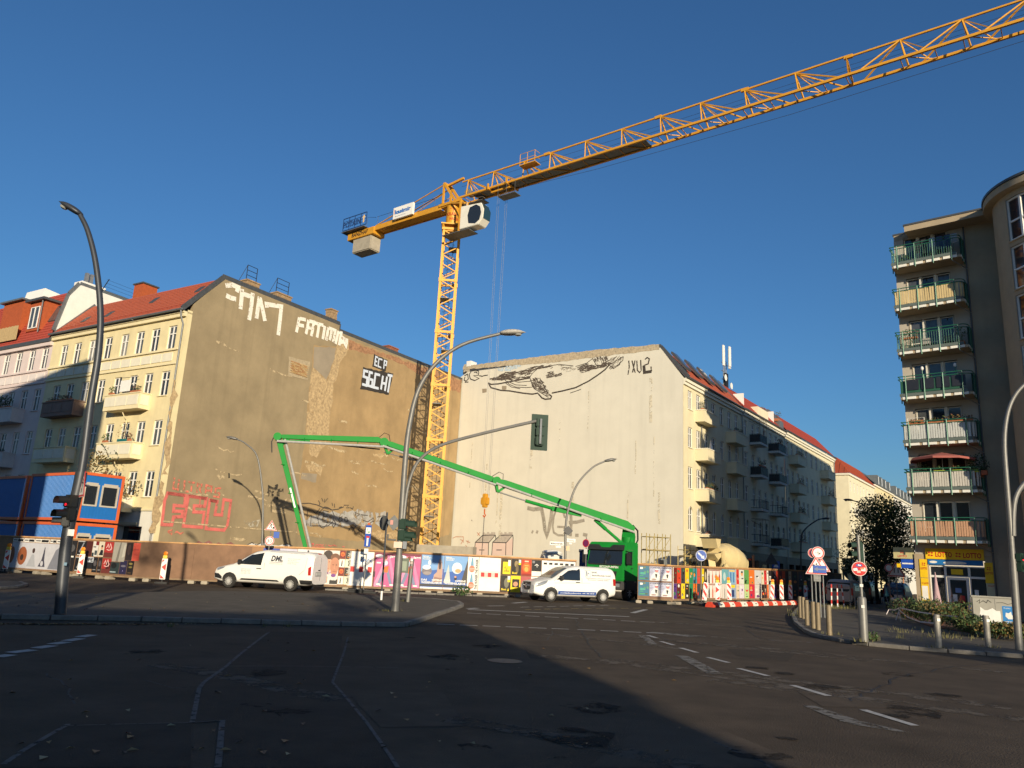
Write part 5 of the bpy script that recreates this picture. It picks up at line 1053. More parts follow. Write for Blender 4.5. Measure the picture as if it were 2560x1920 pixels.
for k in range(6):
 lad.tube([(-.18, .25, .4 + k * .8), (-.32, -.05, .4 + k * .8), (0, -.28, .4 + k * .8), (.32, -.05, .4 + k * .8), (.18, .25, .4 + k * .8)], .012, 4)
ladm = mesh('ladder', lad, DARKM); pl = MB(); pl.box(-.6, .15, -.6, .6, 0, .05); platm = mesh('platform', pl, CRD)
clip = MB()
for c in cs: clip.box(c[0] - .14, c[0] + .14, c[1] - .14, c[1] + .14, -.14, .14)
clipm = mesh('joint', clip, CRY)
nsec = 6
for k in range(nsec):
 s_ = link('mast_section', braces, crane, (0, 0, Z0 + k * SEC), (0, 0, mast))
 for c in cs: link('leg', legm, s_, (c[0], c[1], 0))
 link('ladder', ladm, s_)
 p_ = link('platform', platm, s_, (0, 0, 3.1)); p_.rotation_euler = (0, 0, pi * (k % 2))
 for c in cs: link('joint', mesh('joint', MB().box(-.14, .14, -.14, .14, -.16, .16), CRY), s_, (c[0], c[1], 0)) if k else None
ZT = Z0 + nsec * SEC     # 30.5
m = MB(); m.box(-.85, .85, -.85, .85, ZT + .0, ZT + .22); m.box(-.95, .95, -.95, .95, ZT + .5, ZT + .62)
for c in cs: m.beam((c[0], c[1], ZT), (c[0] * 1.2, c[1] * 1.2, ZT + .6), .16)
part('slewing_base', m, CRY, crane, rot=(0, 0, mast))
m = MB(); m.lathe([(.62, ZT + .62), (.62, 33.1)], n=24); drum = part('slewing_tower', m, CRY, crane, smooth=True)
RT_ = flat(170, 25, 15)
ang0 = atan2(-64.4, 6.1)
def drumf(u, v, d): a = ang0 + u / .63; return ((.63 + d) * cos(a), (.63 + d) * sin(a), v)
m = MB().use(RT_); m.text('KRAN', drumf, .006, -.62, 32.0, .32, w=.95, bold=.02); m.text('HAGEN', drumf, .007, -.30, 31.55, .32, w=.85, bold=.02); m.ribbon([(-.3, 32.7), (0, 32.72), (.3, 32.65)], .05, drumf, .008); m.ribbon([(0, 32.9), (-.02, 32.1)], .06, drumf, .009)
part('lettering', m, None, crane)
JR = FJ.rz
def jp(x, y, z): return (x, y, z)        # jib local frame under an empty-free rotation
ZL, ZTOP = 33.45, 35.35; JW = .62
def jpart(name, mb, mat, **k): return part(name, mb, mat, crane, rot=(0, 0, JR), **k)
m = MB()
for y in (-.5, .5):
 m.beam((-.9, y, 33.0), (-.9, y, 35.5), .16); m.beam((-.9, y, 35.5), (.6, y, 33.4), .2); m.beam((-.9, y, 33.1), (1.2, y, 33.2), .22)
m.beam((-.9, -.5, 35.5), (-.9, .5, 35.5), .18); m.beam((-.9, 0, 35.45), (1.0, 0, 35.7), .2)
jpart('apex_frame', m, CRY)
m = MB(); m.box(-1.2, 1.4, -.72, .72, 33.1, 33.34); jpart('turntable', m, CRY)
secs = [(.9, 10.2), (10.2, 20.4), (20.4, 27.1), (27.1, 34.0), (34.0, 44.6), (44.6, 56.0)]
apex = [1.6, 4.5, 7.8, 10.5, 13.9, 17.2, 20.5, 23.7, 27.0, 30.5, 33.8, 37.0, 40.4, 43.8, 47.2, 50.6, 54.0]
for i, (xa, xb) in enumerate(secs):
 tp = ZTOP - .1 * max(0, i - 2); m = MB()
 ax_ = [a for a in apex if xa - .1 <= a < xb - .1]
 flip = i >= 4
 for a in ax_:
  nx = min(xb, a + 3.3); pv = max(xa, a - 1.6)
  for y in (-JW, JW):
   f_, b_ = (a + .35, a + 3.0) if not flip else (a + .5, a - 2.4)
   m.beam((a, 0, tp), (min(xb, max(xa, f_ if not flip else a + .3)), y, ZL), .085)
   m.beam((a, 0, tp), (min(xb, max(xa, b_)), y, ZL), .085); m.beam((a, 0, tp), (min(xb, max(xa, a + 1.6)), y, ZL), .055)
  m.beam((a, -JW, ZL), (a, JW, ZL), .05); m.beam((a + .35, -JW, ZL - .03), (min(xb, a + 1.9), JW, ZL - .03), .05); m.beam((min(xb, a + 1.9), -JW, ZL), (min(xb, a + 1.9), JW, ZL), .05)
 s_ = jpart('jib_section', m, CRY)
 for y in (-JW, JW): part('chord', MB().beam((xa, y, ZL), (xb, y, ZL), .15, .17), CRY, s_)
 part('chord', MB().beam((xa, 0, tp), (xb, 0, tp), .11), CRY, s_)
 if i: part('joint', MB().box(xa - .35, xa + .2, -.09, .09, tp - .1, tp + .12), CRY, s_)
m = MB(); m.box(2.5, 19.5, -.55, .55, ZL + .02, ZL + .07); jpart('jib_walkway', m, CRD)
m = MB(); m.tube([(0.8, 0, 34.9), (20, 0, 34.6), (40, 0, 34.5), (54, 0, 34.4)], .012, 4); jpart('trolley_rope', m, CABLE)
m = MB(); m.tube([(4.5, .25, 33.3), (15, .3, 32.75), (30, .3, 32.45), (45, .3, 32.7), (54, .3, 33.3)], .014, 5); jpart('sagging_rope', m, CABLE)
m = MB(); m.tube([(1.0, .1, 34.2), (20, .1, 34.3), (54, .1, 34.2)], .012, 4); jpart('hoist_rope', m, CABLE)
m = MB(); m.lathe([(.3, -.35), (.3, .35)], (1.8, 0, 34.0), (0, 1, 0), 14); jpart('winch_drum', m, STEEL, smooth=True)
m = MB(); m.box(8.4, 10.0, -1.5, -.7, 34.05, 34.12); o = jpart('maintenance_platform', m, CRY)
for x in (8.45, 9.2, 9.95): part('rail', MB().tube([(x, -1.47, 34.1), (x, -1.47, 35.1)], .025, 5), CRY, o)
for z in (34.6, 35.1): part('rail', MB().tube([(8.45, -1.47, z), (9.95, -1.47, z), (9.95, -.75, z)], .022, 5), CRY, o)
m = MB(); m.box(53.6, 54.4, -.5, .5, 33.5, 34.3); jpart('rope_anchor_box', m, DARKM)
m = MB(); m.box(.9, 3.4, .0, .9, 33.0, 33.06); jpart('cab_access_walkway', m, CRD)
m = MB();
m.box(-9.6, -1.0, -.62, -.5, 32.85, 33.35); m.box(-9.6, -1.0, .5, .62, 32.85, 33.35); m.box(-9.6, -1.2, -.5, .5, 32.93, 33.0); jpart('counter_jib', m, CRY)
m = MB(); m.box(-13.4, -9.62, -.75, .75, 32.5, 33.25); jpart('counter_jib_end', m, CRY, bevel=.03)
m = MB()
for y in (-.45, .45): m.tube([(-.9, y, 35.4), (-9.7, y, 33.4)], .055, 6); m.tube([(-.9, y, 34.5), (-4.5, y, 33.4)], .04, 5)
jpart('tie_bar', m, CRY)
for k in range(6):
 for y in (-.62, .62): jpart('guard_post', MB().tube([(-1.8 - k * 1.5, y, 33.3), (-1.8 - k * 1.5, y, 34.25)], .02, 4), DARKM)
for y in (-.62, .62): jpart('guard_rail', MB().tube([(-1.8, y, 34.2), (-9.4, y, 34.2)], .018, 4), DARKM)
JY = lambda y0: (lambda u, v, d: (u, y0 - d, v))
m = MB(); m.box(-12.6, -10.0, -.68, .68, 31.0, 32.48); cw = jpart('counterweight', m, CONC, bevel=.08)
m = MB().use(DARKM).text('BANZHAF', lambda u, v, d: (u, -.752 - d, v), .002, -12.8, 32.72, .42, w=2.3, bold=.03, shear=.15); jpart('lettering', m, None)
m = MB(); BLU = flat(30, 60, 110)
for z in (33.6, 34.9): m.beam((-14.0, -.95, z), (-10.6, -.95, z), .06)
for x in (-14.0, -13.1, -12.3, -11.4, -10.6): m.beam((x, -.95, 33.6), (x, -.95, 34.9), .05)
for z in (33.95, 34.25, 34.55): m.beam((-14.0, -.95, z), (-10.6, -.95, z), .03)
o = jpart('sign_frame', m, BLU);
m = MB().use(BLU); f_ = lambda u, v, d: (u, -.99 - d, v); m.text('POTAIN', f_, .0, -13.95, 33.85, .62, w=2.55, bold=.04); m.use(flat(235, 200, 140)); m.sheet([(-11.05, 33.85), (-10.85, 33.85), (-10.85, 34.35), (-10.72, 34.35), (-10.95, 34.72), (-11.18, 34.35), (-11.05, 34.35)], f_, .002); jpart('lettering', m, None)
m = MB(); m.box(-13.9, -10.6, -1.2, .6, 33.3, 33.36); jpart('rear_platform', m, CRD)
jpart('guard_rail', MB().tube([(-10.5, -.9, 33.3), (-10.5, -.9, 34.3), (-9.6, -.6, 34.2)], .02, 4), DARKM)
m = MB(); m.box(-6.9, -4.3, -.92, -.68, 33.15, 34.35); o = jpart('name_board', m, WHITE, bevel=.02)
m = MB(); f_ = lambda u, v, d: (u, -.925 - d, v); m.use(flat(40, 110, 190)).text('kasimir', f_, 0, -6.65, 33.65, .42, w=2.1, bold=.05); m.use(flat(200, 40, 40)); m.sheet([(-6.78, 33.62), (-6.72, 33.62), (-6.72, 34.15), (-6.78, 34.15)], f_, .001); m.use(flat(90, 110, 140)).text('Bauunternehmen', f_, .001, -6.6, 33.35, .13, w=1.4); part('lettering', m, None, crane, rot=(0, 0, JR))
m = MB(); CBX, CBZ = 2.45, .95; prof = [(0, 30.6), (2.1, 30.6), (2.55, 31.1), (2.6, 31.9), (2.3, 32.55), (0, 32.75)]
CABW = M('cab_white', (.70, .67, .58), .5, var=.05)
m.prism(prof, lambda u, v, d: (CBX + u, d, v - CBZ), -1.75, -.75); cab = jpart('cab', m, CABW, bevel=.04)
CGL = M('cab_glass', (.02, .05, .065), .05, var=0, spec=.9)
m = MB(); pts = [(1.0, 30.95), (1.75, 30.75), (2.2, 31.0), (2.35, 31.6), (2.2, 32.2), (1.75, 32.5), (1.05, 32.4), (.85, 31.7)]
m.prism(pts, lambda u, v, d: (CBX + u, d, v - CBZ), -1.765, -1.752); part('side_window', m, GLASS, cab)
m = MB(); m.add([(x + CBX - 1.35, y, z - CBZ) for y in (-1.7, -.8) for x, z in ((3.47, 30.68), (3.92, 31.12), (3.97, 31.9), (3.68, 32.5))], [(0, 1, 5, 4), (1, 2, 6, 5), (2, 3, 7, 6)]); part('windscreen', m, CGL, cab)
m = MB(); m.box(.6, 3.6, -1.9, -.6, 29.4, 29.46); jpart('cab_floor', m, CRD)
m = MB(); m.beam((.4, -.7, 33.1), (2.4, -1.2, 32.4), .14); m.beam((2.35, -1.7, 29.5), (2.35, -1.7, 32.6), .14); m.beam((2.35, -.8, 29.5), (2.35, -.8, 32.6), .14); jpart('cab_bracket', m, CRY)
m = MB(); m.tube([(3.1, -1.7, 31.75), (3.1, -1.7, 32.25), (4.8, -1.7, 32.15), (4.8, -.8, 32.15)], .02, 4); jpart('cab_rail', m, STEEL)
TX = 5.6
m = MB()
for x in (TX - 1.0, TX + 1.0):
 m.beam((x, -JW - .25, ZL - .1), (x, JW + .25, ZL - .1), .14); m.beam((x, -JW - .2, ZL - .1), (x, -JW - .2, ZL + .35), .13); m.beam((x, JW + .2, ZL - .1), (x, JW + .2, ZL + .35), .13)
m.beam((TX - 1.0, -.3, ZL - .25), (TX + 1.0, -.3, ZL - .25), .16); m.beam((TX - 1.0, .3, ZL - .25), (TX + 1.0, .3, ZL - .25), .16)
tro = jpart('trolley', m, CRY)
m = MB(); m.box(TX + .2, TX + 2.0, -.9, .0, ZL - 1.25, ZL - 1.2); part('basket', m, CRD, tro); m = MB()
for x in (TX + .2, TX + 1.1, TX + 2.0): m.tube([(x, -.88, ZL - 1.2), (x, -.88, ZL - .2)], .018, 4)
m.tube([(TX + .2, -.88, ZL - .5), (TX + 2.0, -.88, ZL - .5), (TX + 2, 0, ZL - .5)], .016, 4); m.tube([(TX + .2, 0, ZL - 1.2), (TX + .2, 0, ZL - .2)], .03, 4); part('basket_rail', m, DARKM, tro)
hookz = 6.55
for x in (-.5, -.32, .32, .5): jpart('hoist_rope', MB().tube([(TX + x * 1.1, 0, ZL - .2), (TX + x * .75, 0, hookz + .5)], .013, 4), CABLE)
m = MB(); m.box(TX - .34, TX + .34, -.18, .18, hookz - .28, hookz + .28); m.box(TX - .17, TX + .17, -.2, .2, hookz - .5, hookz + .58); hb = jpart('hook_block', m, CRY, bevel=.05)
m = MB(); m.tube([(TX, 0, hookz - .6), (TX, 0, hookz - .95), (TX + .12, 0, hookz - 1.1), (TX, 0, hookz - 1.25), (TX - .12, 0, hookz - 1.1)], .05, 6); part('hook', m, flat(200, 90, 20), hb)
jpart('lifting_chain', MB().tube([(TX, 0, hookz - 1.25), (TX - .05, 0, 1.6)], .028, 5), CABLE)
m = MB(); m.box(-1.9, 1.9, -1.9, 1.9, 0, .5); m.beam((-2.6, -2.6, .9), (2.6, 2.6, .9), .5); m.beam((-2.6, 2.6, .9), (2.6, -2.6, .9), .5)
for c in cs: m.beam((c[0], c[1], .9), (c[0], c[1], Z0), .2)
part('base_cross', m, CRY, crane, rot=(0, 0, mast))
for i, (dx, dy, z, L_, lab) in enumerate(((1.6, -2.2, 2.25, 4.6, 'top concrete ballast slab beside the crane mast foot'), (1.2, -2.0, 1.5, 6.6, 'lower long concrete ballast slab under the crane mast foot'))):
 m = MB(); m.box(-L_ / 2, L_ / 2, -.6, .6, 0, .75); single('ballast_slab', m, CONC, lab, 'concrete slab', (-6.1 + dx, 64.4 + dy, z), RAD(-12), 'crane ballast', bevel=.04)
m = MB()
for x in (-1.6, 1.2): m.box(x - .3, x + .3, -.4, .4, 0, 1.48)
single('ballast_plinth', m, CONC, 'pair of concrete plinths carrying the crane ballast slabs', 'concrete base', (-4.9, 62.4, 0), RAD(-12))
# ================================================================ VEHICLES
RUB = M('tyre_rubber', (.022, .02, .018), .85, var=.15, scale=10); RIM = M('wheel_rim', (.50, .49, .47), .45, .25, var=.1, scale=10)
VANW = M('van_white', (.74, .72, .68), .28, var=.02, scale=2, spec=.6, dirt=.06); BLKP = M('black_plastic', (.018, .018, .019), .55, var=.15, scale=8)
VGLS = M('vehicle_glass', (.014, .018, .022), .05, var=0, spec=.9); LAMPR = M('tail_lamp', (.38, .015, .012), .2, var=.05); LAMPC = M('head_lamp', (.30, .31, .32), .12, .3, var=.3, scale=14)
CHROME = M('chrome', (.6, .6, .6), .15, 1.0, var=.05); GAP = M('panel_gap', (.10, .10, .10), .8, var=0)
def wheel(par, x, y, r, w, side, spokes=15, name='wheel'):
 m = MB(); m.lathe([(r * .62, -w / 2), (r * .93, -w / 2), (r, -w / 2 + .04), (r, w / 2 - .04), (r * .93, w / 2), (r * .62, w / 2)], (x, y, r), (0, 1, 0), 24); o = part(name, m, RUB, par, smooth=True)
 m = MB(); yy = y + side * (w / 2 - .015); m.lathe([(r * .62, -.02), (r * .66, .0), (r * .60, .012), (r * .16, .01)], (x, yy, r), (0, side, 0), 24)
 part('rim_disc', m, M('rim_dark', (.06, .06, .06), .5, .5, var=.1), o); m = MB()
 for k in range(spokes):
  a = 2 * pi * k / spokes; m.beam((x + cos(a) * r * .12, yy + side * .02, r + sin(a) * r * .12), (x + cos(a) * r * .60, yy + side * .022, r + sin(a) * r * .60), r * .085, .02, up=(0, side, 0))
 m.lathe([(r * .14, .015), (r * .14, .035), (r * .08, .04)], (x, yy, r), (0, side, 0), 12); part('rim', m, RIM, o)
 return o
class Van:
 """panel van; local x runs from nose to tail, y across, z up"""
 def __init__(s, L, H, W, top, bottom=.27, nose=.74, tail=.9, n=6.0):
  s.L, s.H, s.W, s.top, s.bot, s.nose, s.tail, s.n = L, H, W, top, bottom, nose, tail, n
 def zt(s, x):
  t = s.top
  for a, b in zip(t, t[1:]):
   if x <= b[0]: k = (x - a[0]) / max(1e-6, b[0] - a[0]); k = k * k * (3 - 2 * k) * .35 + k * .65; return a[1] + (b[1] - a[1]) * k
  return t[-1][1]
 def w(s, x):
  f = s.nose + (1 - s.nose) * min(1, max(0, x / .85)) ** .5
  r = s.L - x; g_ = s.tail + (1 - s.tail) * min(1, max(0, r / .35)) ** .5
  return s.W * min(f, g_)
 def zb(s, x): return s.bot + .12 * max(0, 1 - x / .4) + .10 * max(0, 1 - (s.L - x) / .4)
 def ys(s, x, z):
  zt, zb = s.zt(x), s.zb(x); zm, hz = (zt + zb) / 2, (zt - zb) / 2; q = min(.999, abs((z - zm) / hz))
  tum = 1 - .11 * max(0, (z - 1.05)) / .85
  return s.w(x) * (1 - q ** s.n) ** (1 / s.n) * tum
 def ztop(s, x, y):
  zt, zb = s.zt(x), s.zb(x); zm, hz = (zt + zb) / 2, (zt - zb) / 2; tum = 1 - .11 * max(0, (zt - 1.05)) / .85
  q = min(.999, abs(y) / (s.w(x) * tum)); return zm + hz * (1 - q ** s.n) ** (1 / s.n)
 def body(s, par, mat):
  xs = sorted(set([0, .02, .06, .12, .2] + [s.L * k / 46 for k in range(3, 46)] + [s.L - .12, s.L - .05, s.L - .015, s.L])); K = 40; m = MB(); o = []
  for x in xs:
   zt, zb = s.zt(x), s.zb(x); zm, hz = (zt + zb) / 2, (zt - zb) / 2; e = 1.0
   for k in range(K):
    a = 2 * pi * (k + .5) / K; c, q = cos(a), sin(a); z = zm + hz * (abs(q) ** (2 / s.n)) * (1 if q > 0 else -1); y = s.w(x) * (abs(c) ** (2 / s.n)) * (1 if c > 0 else -1)
    y *= 1 - .11 * max(0, (z - 1.05)) / .85; o.append((x, y, z))
  n = len(xs); fs = [(i * K + j, i * K + (j + 1) % K, (i + 1) * K + (j + 1) % K, (i + 1) * K + j) for i in range(n - 1) for j in range(K)]
  fs += [tuple(range(K)), tuple(range((n - 1) * K + K - 1, (n - 1) * K - 1, -1))]
  m.add(o, fs); return part('body', m, mat, par, smooth=True)
 def side(s, poly, name, mat, par, off=.006, sides=(-1, 1), nsub=5):
  """a panel lying on the flank: polygon in (x, z), cut into strips that follow the body"""
  out = None
  for sd in sides:
   m = MB(); zs = [p[1] for p in poly]; z0, z1 = min(zs), max(zs); rows = []
   for k in range(nsub + 1):
    z = z0 + (z1 - z0) * (k + (.001 if k == 0 else -.001 if k == nsub else 0)) / nsub; hit = []
    for a, b in zip(poly, poly[1:] + poly[:1]):
     if (a[1] - z) * (b[1] - z) <= 0 and abs(a[1] - b[1]) > 1e-9: hit.append(a[0] + (b[0] - a[0]) * (z - a[1]) / (b[1] - a[1]))
    if len(hit) >= 2: rows.append((z, min(hit), max(hit)))
   cols = 6; vs = []
   for z, xa, xb in rows:
    for c in range(cols + 1):
     x = xa + (xb - xa) * c / cols; vs.append((x, sd * (s.ys(x, z) + off), z))
   fs = [(i * (cols + 1) + c, i * (cols + 1) + c + 1, (i + 1) * (cols + 1) + c + 1, (i + 1) * (cols + 1) + c) for i in range(len(rows) - 1) for c in range(cols)]
   m.add(vs, fs); out = part(name, m, mat, par, smooth='full')
  return out
 def fn(s, sd=-1, off=.008): return lambda u, v, d: (u, sd * (s.ys(u, v) + off + d), v)
 def top_panel(s, x0, x1, yw, name, mat, par, off=.008, yw1=None):
  m = MB(); nx, ny = 8, 10; vs = []
  for i in range(nx + 1):
   x = x0 + (x1 - x0) * i / nx; ww = yw + ((yw1 or yw) - yw) * i / nx
   for j in range(ny + 1): y = -ww + 2 * ww * j / ny; vs.append((x - off * .7, y, s.ztop(x, y) + off))
  m.add(vs, [(i * (ny + 1) + j, i * (ny + 1) + j + 1, (i + 1) * (ny + 1) + j + 1, (i + 1) * (ny + 1) + j) for i in range(nx) for j in range(ny)])
  return part(name, m, mat, par, smooth='full')
 def wheels(s, par, xf, xr, r=.33, spokes=15):
  for x in (xf, xr):
   for sd in (-1, 1):
    m = MB(); R_o = r * 1.22; pts = [(x + R_o * cos(a), min(r + .02 + R_o * sin(a), 5)) for a in [pi * k / 14 for k in range(15)]] + [(x - R_o, s.zb(x) + .02), (x + R_o, s.zb(x) + .02)]
    s.side(pts, 'wheel_arch', BLKP, par, .004, (sd,), 8); wheel(par, x, sd * (s.W - .09), r, .215, sd, spokes)
def seam(v, pts, par, w=.012):
 m = MB(); m.ribbon(pts, w, v.fn(-1, .007), 0); part('panel_gap', m, GAP, par)
van1 = thing('panel_van', 'white panel van with DML lettering and silver wheel trims before the brown hoarding', 'van', (-14.25, 40.55, 0), RAD(90 - 101))
V = Van(5.28, 1.92, .96, [(0, .80), (.12, .98), (.95, 1.17), (2.15, 1.84), (2.6, 1.92), (4.9, 1.90), (5.16, 1.84), (5.28, 1.72)])
V.body(van1, VANW); V.wheels(van1, .95, 4.22, .335)
V.top_panel(1.08, 2.1, .78, 'windscreen', VGLS, van1, yw1=.70)
V.side([(1.28, 1.17), (1.46, 1.30), (2.0, 1.68), (2.25, 1.76), (2.62, 1.77), (2.56, 1.17)], 'door_window', VGLS, van1)
V.side([(.12, .92), (.35, .99), (.62, 1.02), (.55, .93), (.2, .80)], 'head_lamp', LAMPC, van1)
V.side([(.0, .42), (.0, .72), (.25, .70), (.52, .52), (.52, .40)], 'front_bumper', BLKP, van1, .012)
V.side([(1.5, .42), (1.6, .50), (3.5, .50), (3.6, .42)], 'side_trim', BLKP, van1, .014)
V.side([(4.72, .36), (4.66, .56), (5.28, .56), (5.28, .36)], 'rear_bumper', BLKP, van1, .014)
V.side([(5.08, .80), (5.06, 1.22), (5.2, 1.24), (5.22, .80)], 'tail_lamp', LAMPR, van1, .014)
seam(V, [(1.22, .5), (1.20, 1.12), (1.38, 1.32)], van1); seam(V, [(2.72, .45), (2.74, 1.2), (2.68, 1.84)], van1); seam(V, [(4.62, .8), (4.9, 1.05), (4.94, 1.6), (4.75, 1.8), (2.9, 1.84)], van1, .01); seam(V, [(5.02, .6), (5.02, 1.8)], van1)
part('door_handle', MB().box(2.35, 2.6, -.985, -.955, .985, 1.02), BLKP, van1); part('door_mirror', MB().box(1.38, 1.52, -1.16, -.93, 1.17, 1.4), BLKP, van1, bevel=.03); part('door_mirror', MB().box(1.38, 1.52, .93, 1.16, 1.17, 1.4), BLKP, van1, bevel=.03)
ink = M('dark_blue_lettering', (.03, .035, .05), .5, var=0); inkg = M('grey_lettering', (.25, .25, .26), .5, var=0)
m = MB().use(ink); f_ = V.fn(-1, .009); m.text('DML', f_, 0, 3.05, 1.40, .26, w=.62, bold=.04, shear=.12); m.use(inkg); m.ribbon([(2.98, 1.34), (3.68, 1.34)], .02, f_, .001); m.text('www.dml-trockenbau.de', f_, 0, 2.98, 1.25, .05, w=.7)
for k, tx in enumerate(('Maurer- und Putzarbeiten', 'Bau- und Abbruch', 'Trockenbau und Estrich', 'Planung - Montage')): m.text(tx, f_, 0, 3.95, 1.52 - k * .075, .045)
for k, tx in enumerate(('DML Bau GmbH', 'Berlin', 'Tel. 030 / 555', 'Fax 030 / 555')): m.text(tx, f_, 0, 1.55, .93 - k * .07, .045, w=.5)
part('lettering', m, None, van1)
RX = lambda u, v, d: (5.285 + d - .085 * max(0, v - 1.0), u, v)
m = MB().use(ink); m.text('DML', RX, .012, -.62, 1.42, .2, w=.45, bold=.04, shear=.12); m.use(inkg); m.ribbon([(-.65, 1.37), (-.15, 1.37)], .02, RX, .012); part('lettering', m, None, van1)
part('number_plate', MB().box(5.28, 5.30, -.45, .05, .80, .92), flat(200, 200, 195), van1); part('plate_recess', MB().box(5.265, 5.285, -.55, .15, .75, .97), M('recess_grey', (.35, .35, .34), .6), van1)
part('rear_door_gap', MB().box(5.27, 5.289, -.008, .008, .55, 1.65), GAP, van1); part('rear_handle', MB().box(5.28, 5.305, -.25, -.05, 1.02, 1.07), BLKP, van1); part('brake_light', MB().box(5.14, 5.2, -.15, .15, 1.82, 1.86), LAMPR, van1)
van2 = thing('panel_van', 'white panel van with a blue web address stripe before the green pump truck', 'van', (1.35, 42.05, 0), RAD(90 - 65))
V2 = Van(4.95, 1.90, .965, [(0, .86), (.10, 1.02), (.9, 1.18), (2.0, 1.80), (2.5, 1.90), (4.5, 1.90), (4.8, 1.84), (4.95, 1.62)], nose=.80)
V2.body(van2, VANW); V2.wheels(van2, .92, 4.10, .34, 16)
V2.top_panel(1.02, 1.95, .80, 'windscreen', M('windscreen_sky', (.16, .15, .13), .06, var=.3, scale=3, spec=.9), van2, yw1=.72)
V2.side([(1.22, 1.15), (1.5, 1.34), (2.0, 1.66), (2.3, 1.75), (2.68, 1.76), (2.66, 1.15)], 'door_window', VGLS, van2)
V2.side([(.07, .74), (.10, .88), (.42, 1.02), (.75, 1.10), (.62, .92), (.25, .78)], 'head_lamp', LAMPC, van2, .012)
seam(V2, [(1.12, .6), (1.10, 1.1), (1.4, 1.36)], van2); seam(V2, [(2.76, .42), (2.78, 1.2), (2.72, 1.82)], van2); seam(V2, [(1.1, .98), (4.85, 1.08)], van2, .010); seam(V2, [(2.9, 1.78), (4.6, 1.76), (4.8, 1.2)], van2, .01)
V2.side([(1.34, .40), (1.34, .58), (3.68, .58), (3.68, .40)], 'blue_stripe', flat(25, 75, 155), van2, .01)
V2.side([(4.76, .95), (4.74, 1.3), (4.93, 1.3), (4.95, .95)], 'tail_lamp', LAMPR, van2, .012)
for x in (1.4,): part('door_mirror', MB().box(x, x + .16, -1.18, -.93, 1.12, 1.36), BLKP, van2, bevel=.03); part('door_mirror', MB().box(x, x + .16, .93, 1.18, 1.12, 1.36), BLKP, van2, bevel=.03)
part('door_handle', MB().box(2.4, 2.65, -.99, -.955, 1.03, 1.065), BLKP, van2)
NX = lambda u, v, d: (-.012 - d + .10 * (abs(u) / .7) ** 2 * .6, u, v)
m = MB().use(BLKP); m.prism([(-.42, .98), (.42, .98), (.36, .66), (.25, .58), (-.25, .58), (-.36, .66)], NX, .0, .05)
m.use(CHROME); m.ribbon([(-.38, .80), (-.12, .80)], .03, NX, .055); m.ribbon([(.12, .80), (.38, .80)], .03, NX, .055); m.ribbon([(.1 * cos(2 * pi * k / 20), .79 + .1 * sin(2 * pi * k / 20)) for k in range(20)], .02, NX, .06, closed=True)
for a in (90, 210, 330): m.ribbon([(0, .79), (.1 * cos(RAD(a)), .79 + .1 * sin(RAD(a)))], .02, NX, .062)
part('grille', m, None, van2); part('number_plate', MB().box(-.055, -.03, -.26, .26, .44, .55), flat(205, 205, 200), van2)
m = MB().use(BLKP); m.prism([(-.7, .40), (.7, .40), (.6, .30), (-.6, .30)], NX, .0, .02); part('air_intake', m, None, van2)
m = MB(); f2 = V2.fn(-1, .012); m.use(flat(90, 105, 130)); m.ribbon([(3.0, 1.36), (3.32, 1.36), (3.32, 1.70), (3.0, 1.70)], .012, f2, 0, closed=True); m.sheet([(3.06, 1.40), (3.12, 1.40), (3.12, 1.66), (3.06, 1.66)], f2, .0005); m.sheet([(3.14, 1.52), (3.26, 1.5), (3.2, 1.58)], f2, .001); m.use(flat(120, 122, 130)); m.text('BAAK', f2, 0, 3.40, 1.56, .10, w=.35, bold=.02); m.text('Baustofftechnik GmbH', f2, 0, 3.40, 1.41, .095, w=1.2, bold=.02); m.text('Betoninstandsetzung  Abdichtung  Beschichtung', f2, 0, 3.05, 1.27, .05, w=1.5); m.text('Bautenschutz  Sanierung  Neubau', f2, 0, 3.15, 1.19, .05, w=1.3)
part('lettering', m, None, van2)
m = MB().use(flat(235, 238, 245)); m.text('www.Baak-Baustofftechnik.de - 040 / 780 138 80', f2, .004, 1.46, .46, .065, w=2.1, bold=.02); part('lettering', m, None, van2)
SILV = M('silver_paint', (.36, .32, .29), .35, .3, var=.04); BLUV = M('blue_grey_paint', (.12, .16, .23), .35, .2, var=.05)
def rear_van(label, P, az, mat, cat='van'):
 t = thing('parked_van', label, cat, P, RAD(90 - az), 'vans seen from behind in the shaded street')
 v = Van(4.9, 1.95, .97, [(0, .85), (.10, 1.0), (.9, 1.15), (1.9, 1.8), (2.4, 1.94), (4.5, 1.93), (4.75, 1.86), (4.9, 1.5)], tail=.94); v.body(t, mat); v.wheels(t, .9, 4.0, .33, 10)
 rx = lambda u, v_, d: (4.905 + d - .15 * max(0, v_ - 1.1), u, v_)
 m = MB(); m.sheet(rough([(-.78, 1.72), (.78, 1.72), (.84, 1.25), (.6, 1.1), (-.6, 1.1), (-.84, 1.25)], 0, 9), rx, .02); part('rear_window', m, VGLS, t)
 for s_ in (-1, 1): part('tail_lamp', MB().box(4.8, 4.92, s_ * .9 - .06, s_ * .9 + .06, .85, 1.35), LAMPR, t)
 part('number_plate', MB().box(4.91, 4.93, -.26, .26, .72, .83), flat(190, 190, 190), t); part('rear_bumper', MB().box(4.75, 4.96, -.9, .9, .38, .58), BLKP if mat is BLUV else mat, t, bevel=.05)
 v.side([(2.0, 1.15), (2.2, 1.7), (4.3, 1.72), (4.3, 1.15)], 'side_window', VGLS, t)
 return t
P = np.array(atY(2097, 1470, 58)); O = P + dirv(36) * 4.9; rear_van('silver van seen from behind behind the red and white posts', (O[0], O[1], 0), 216, SILV)
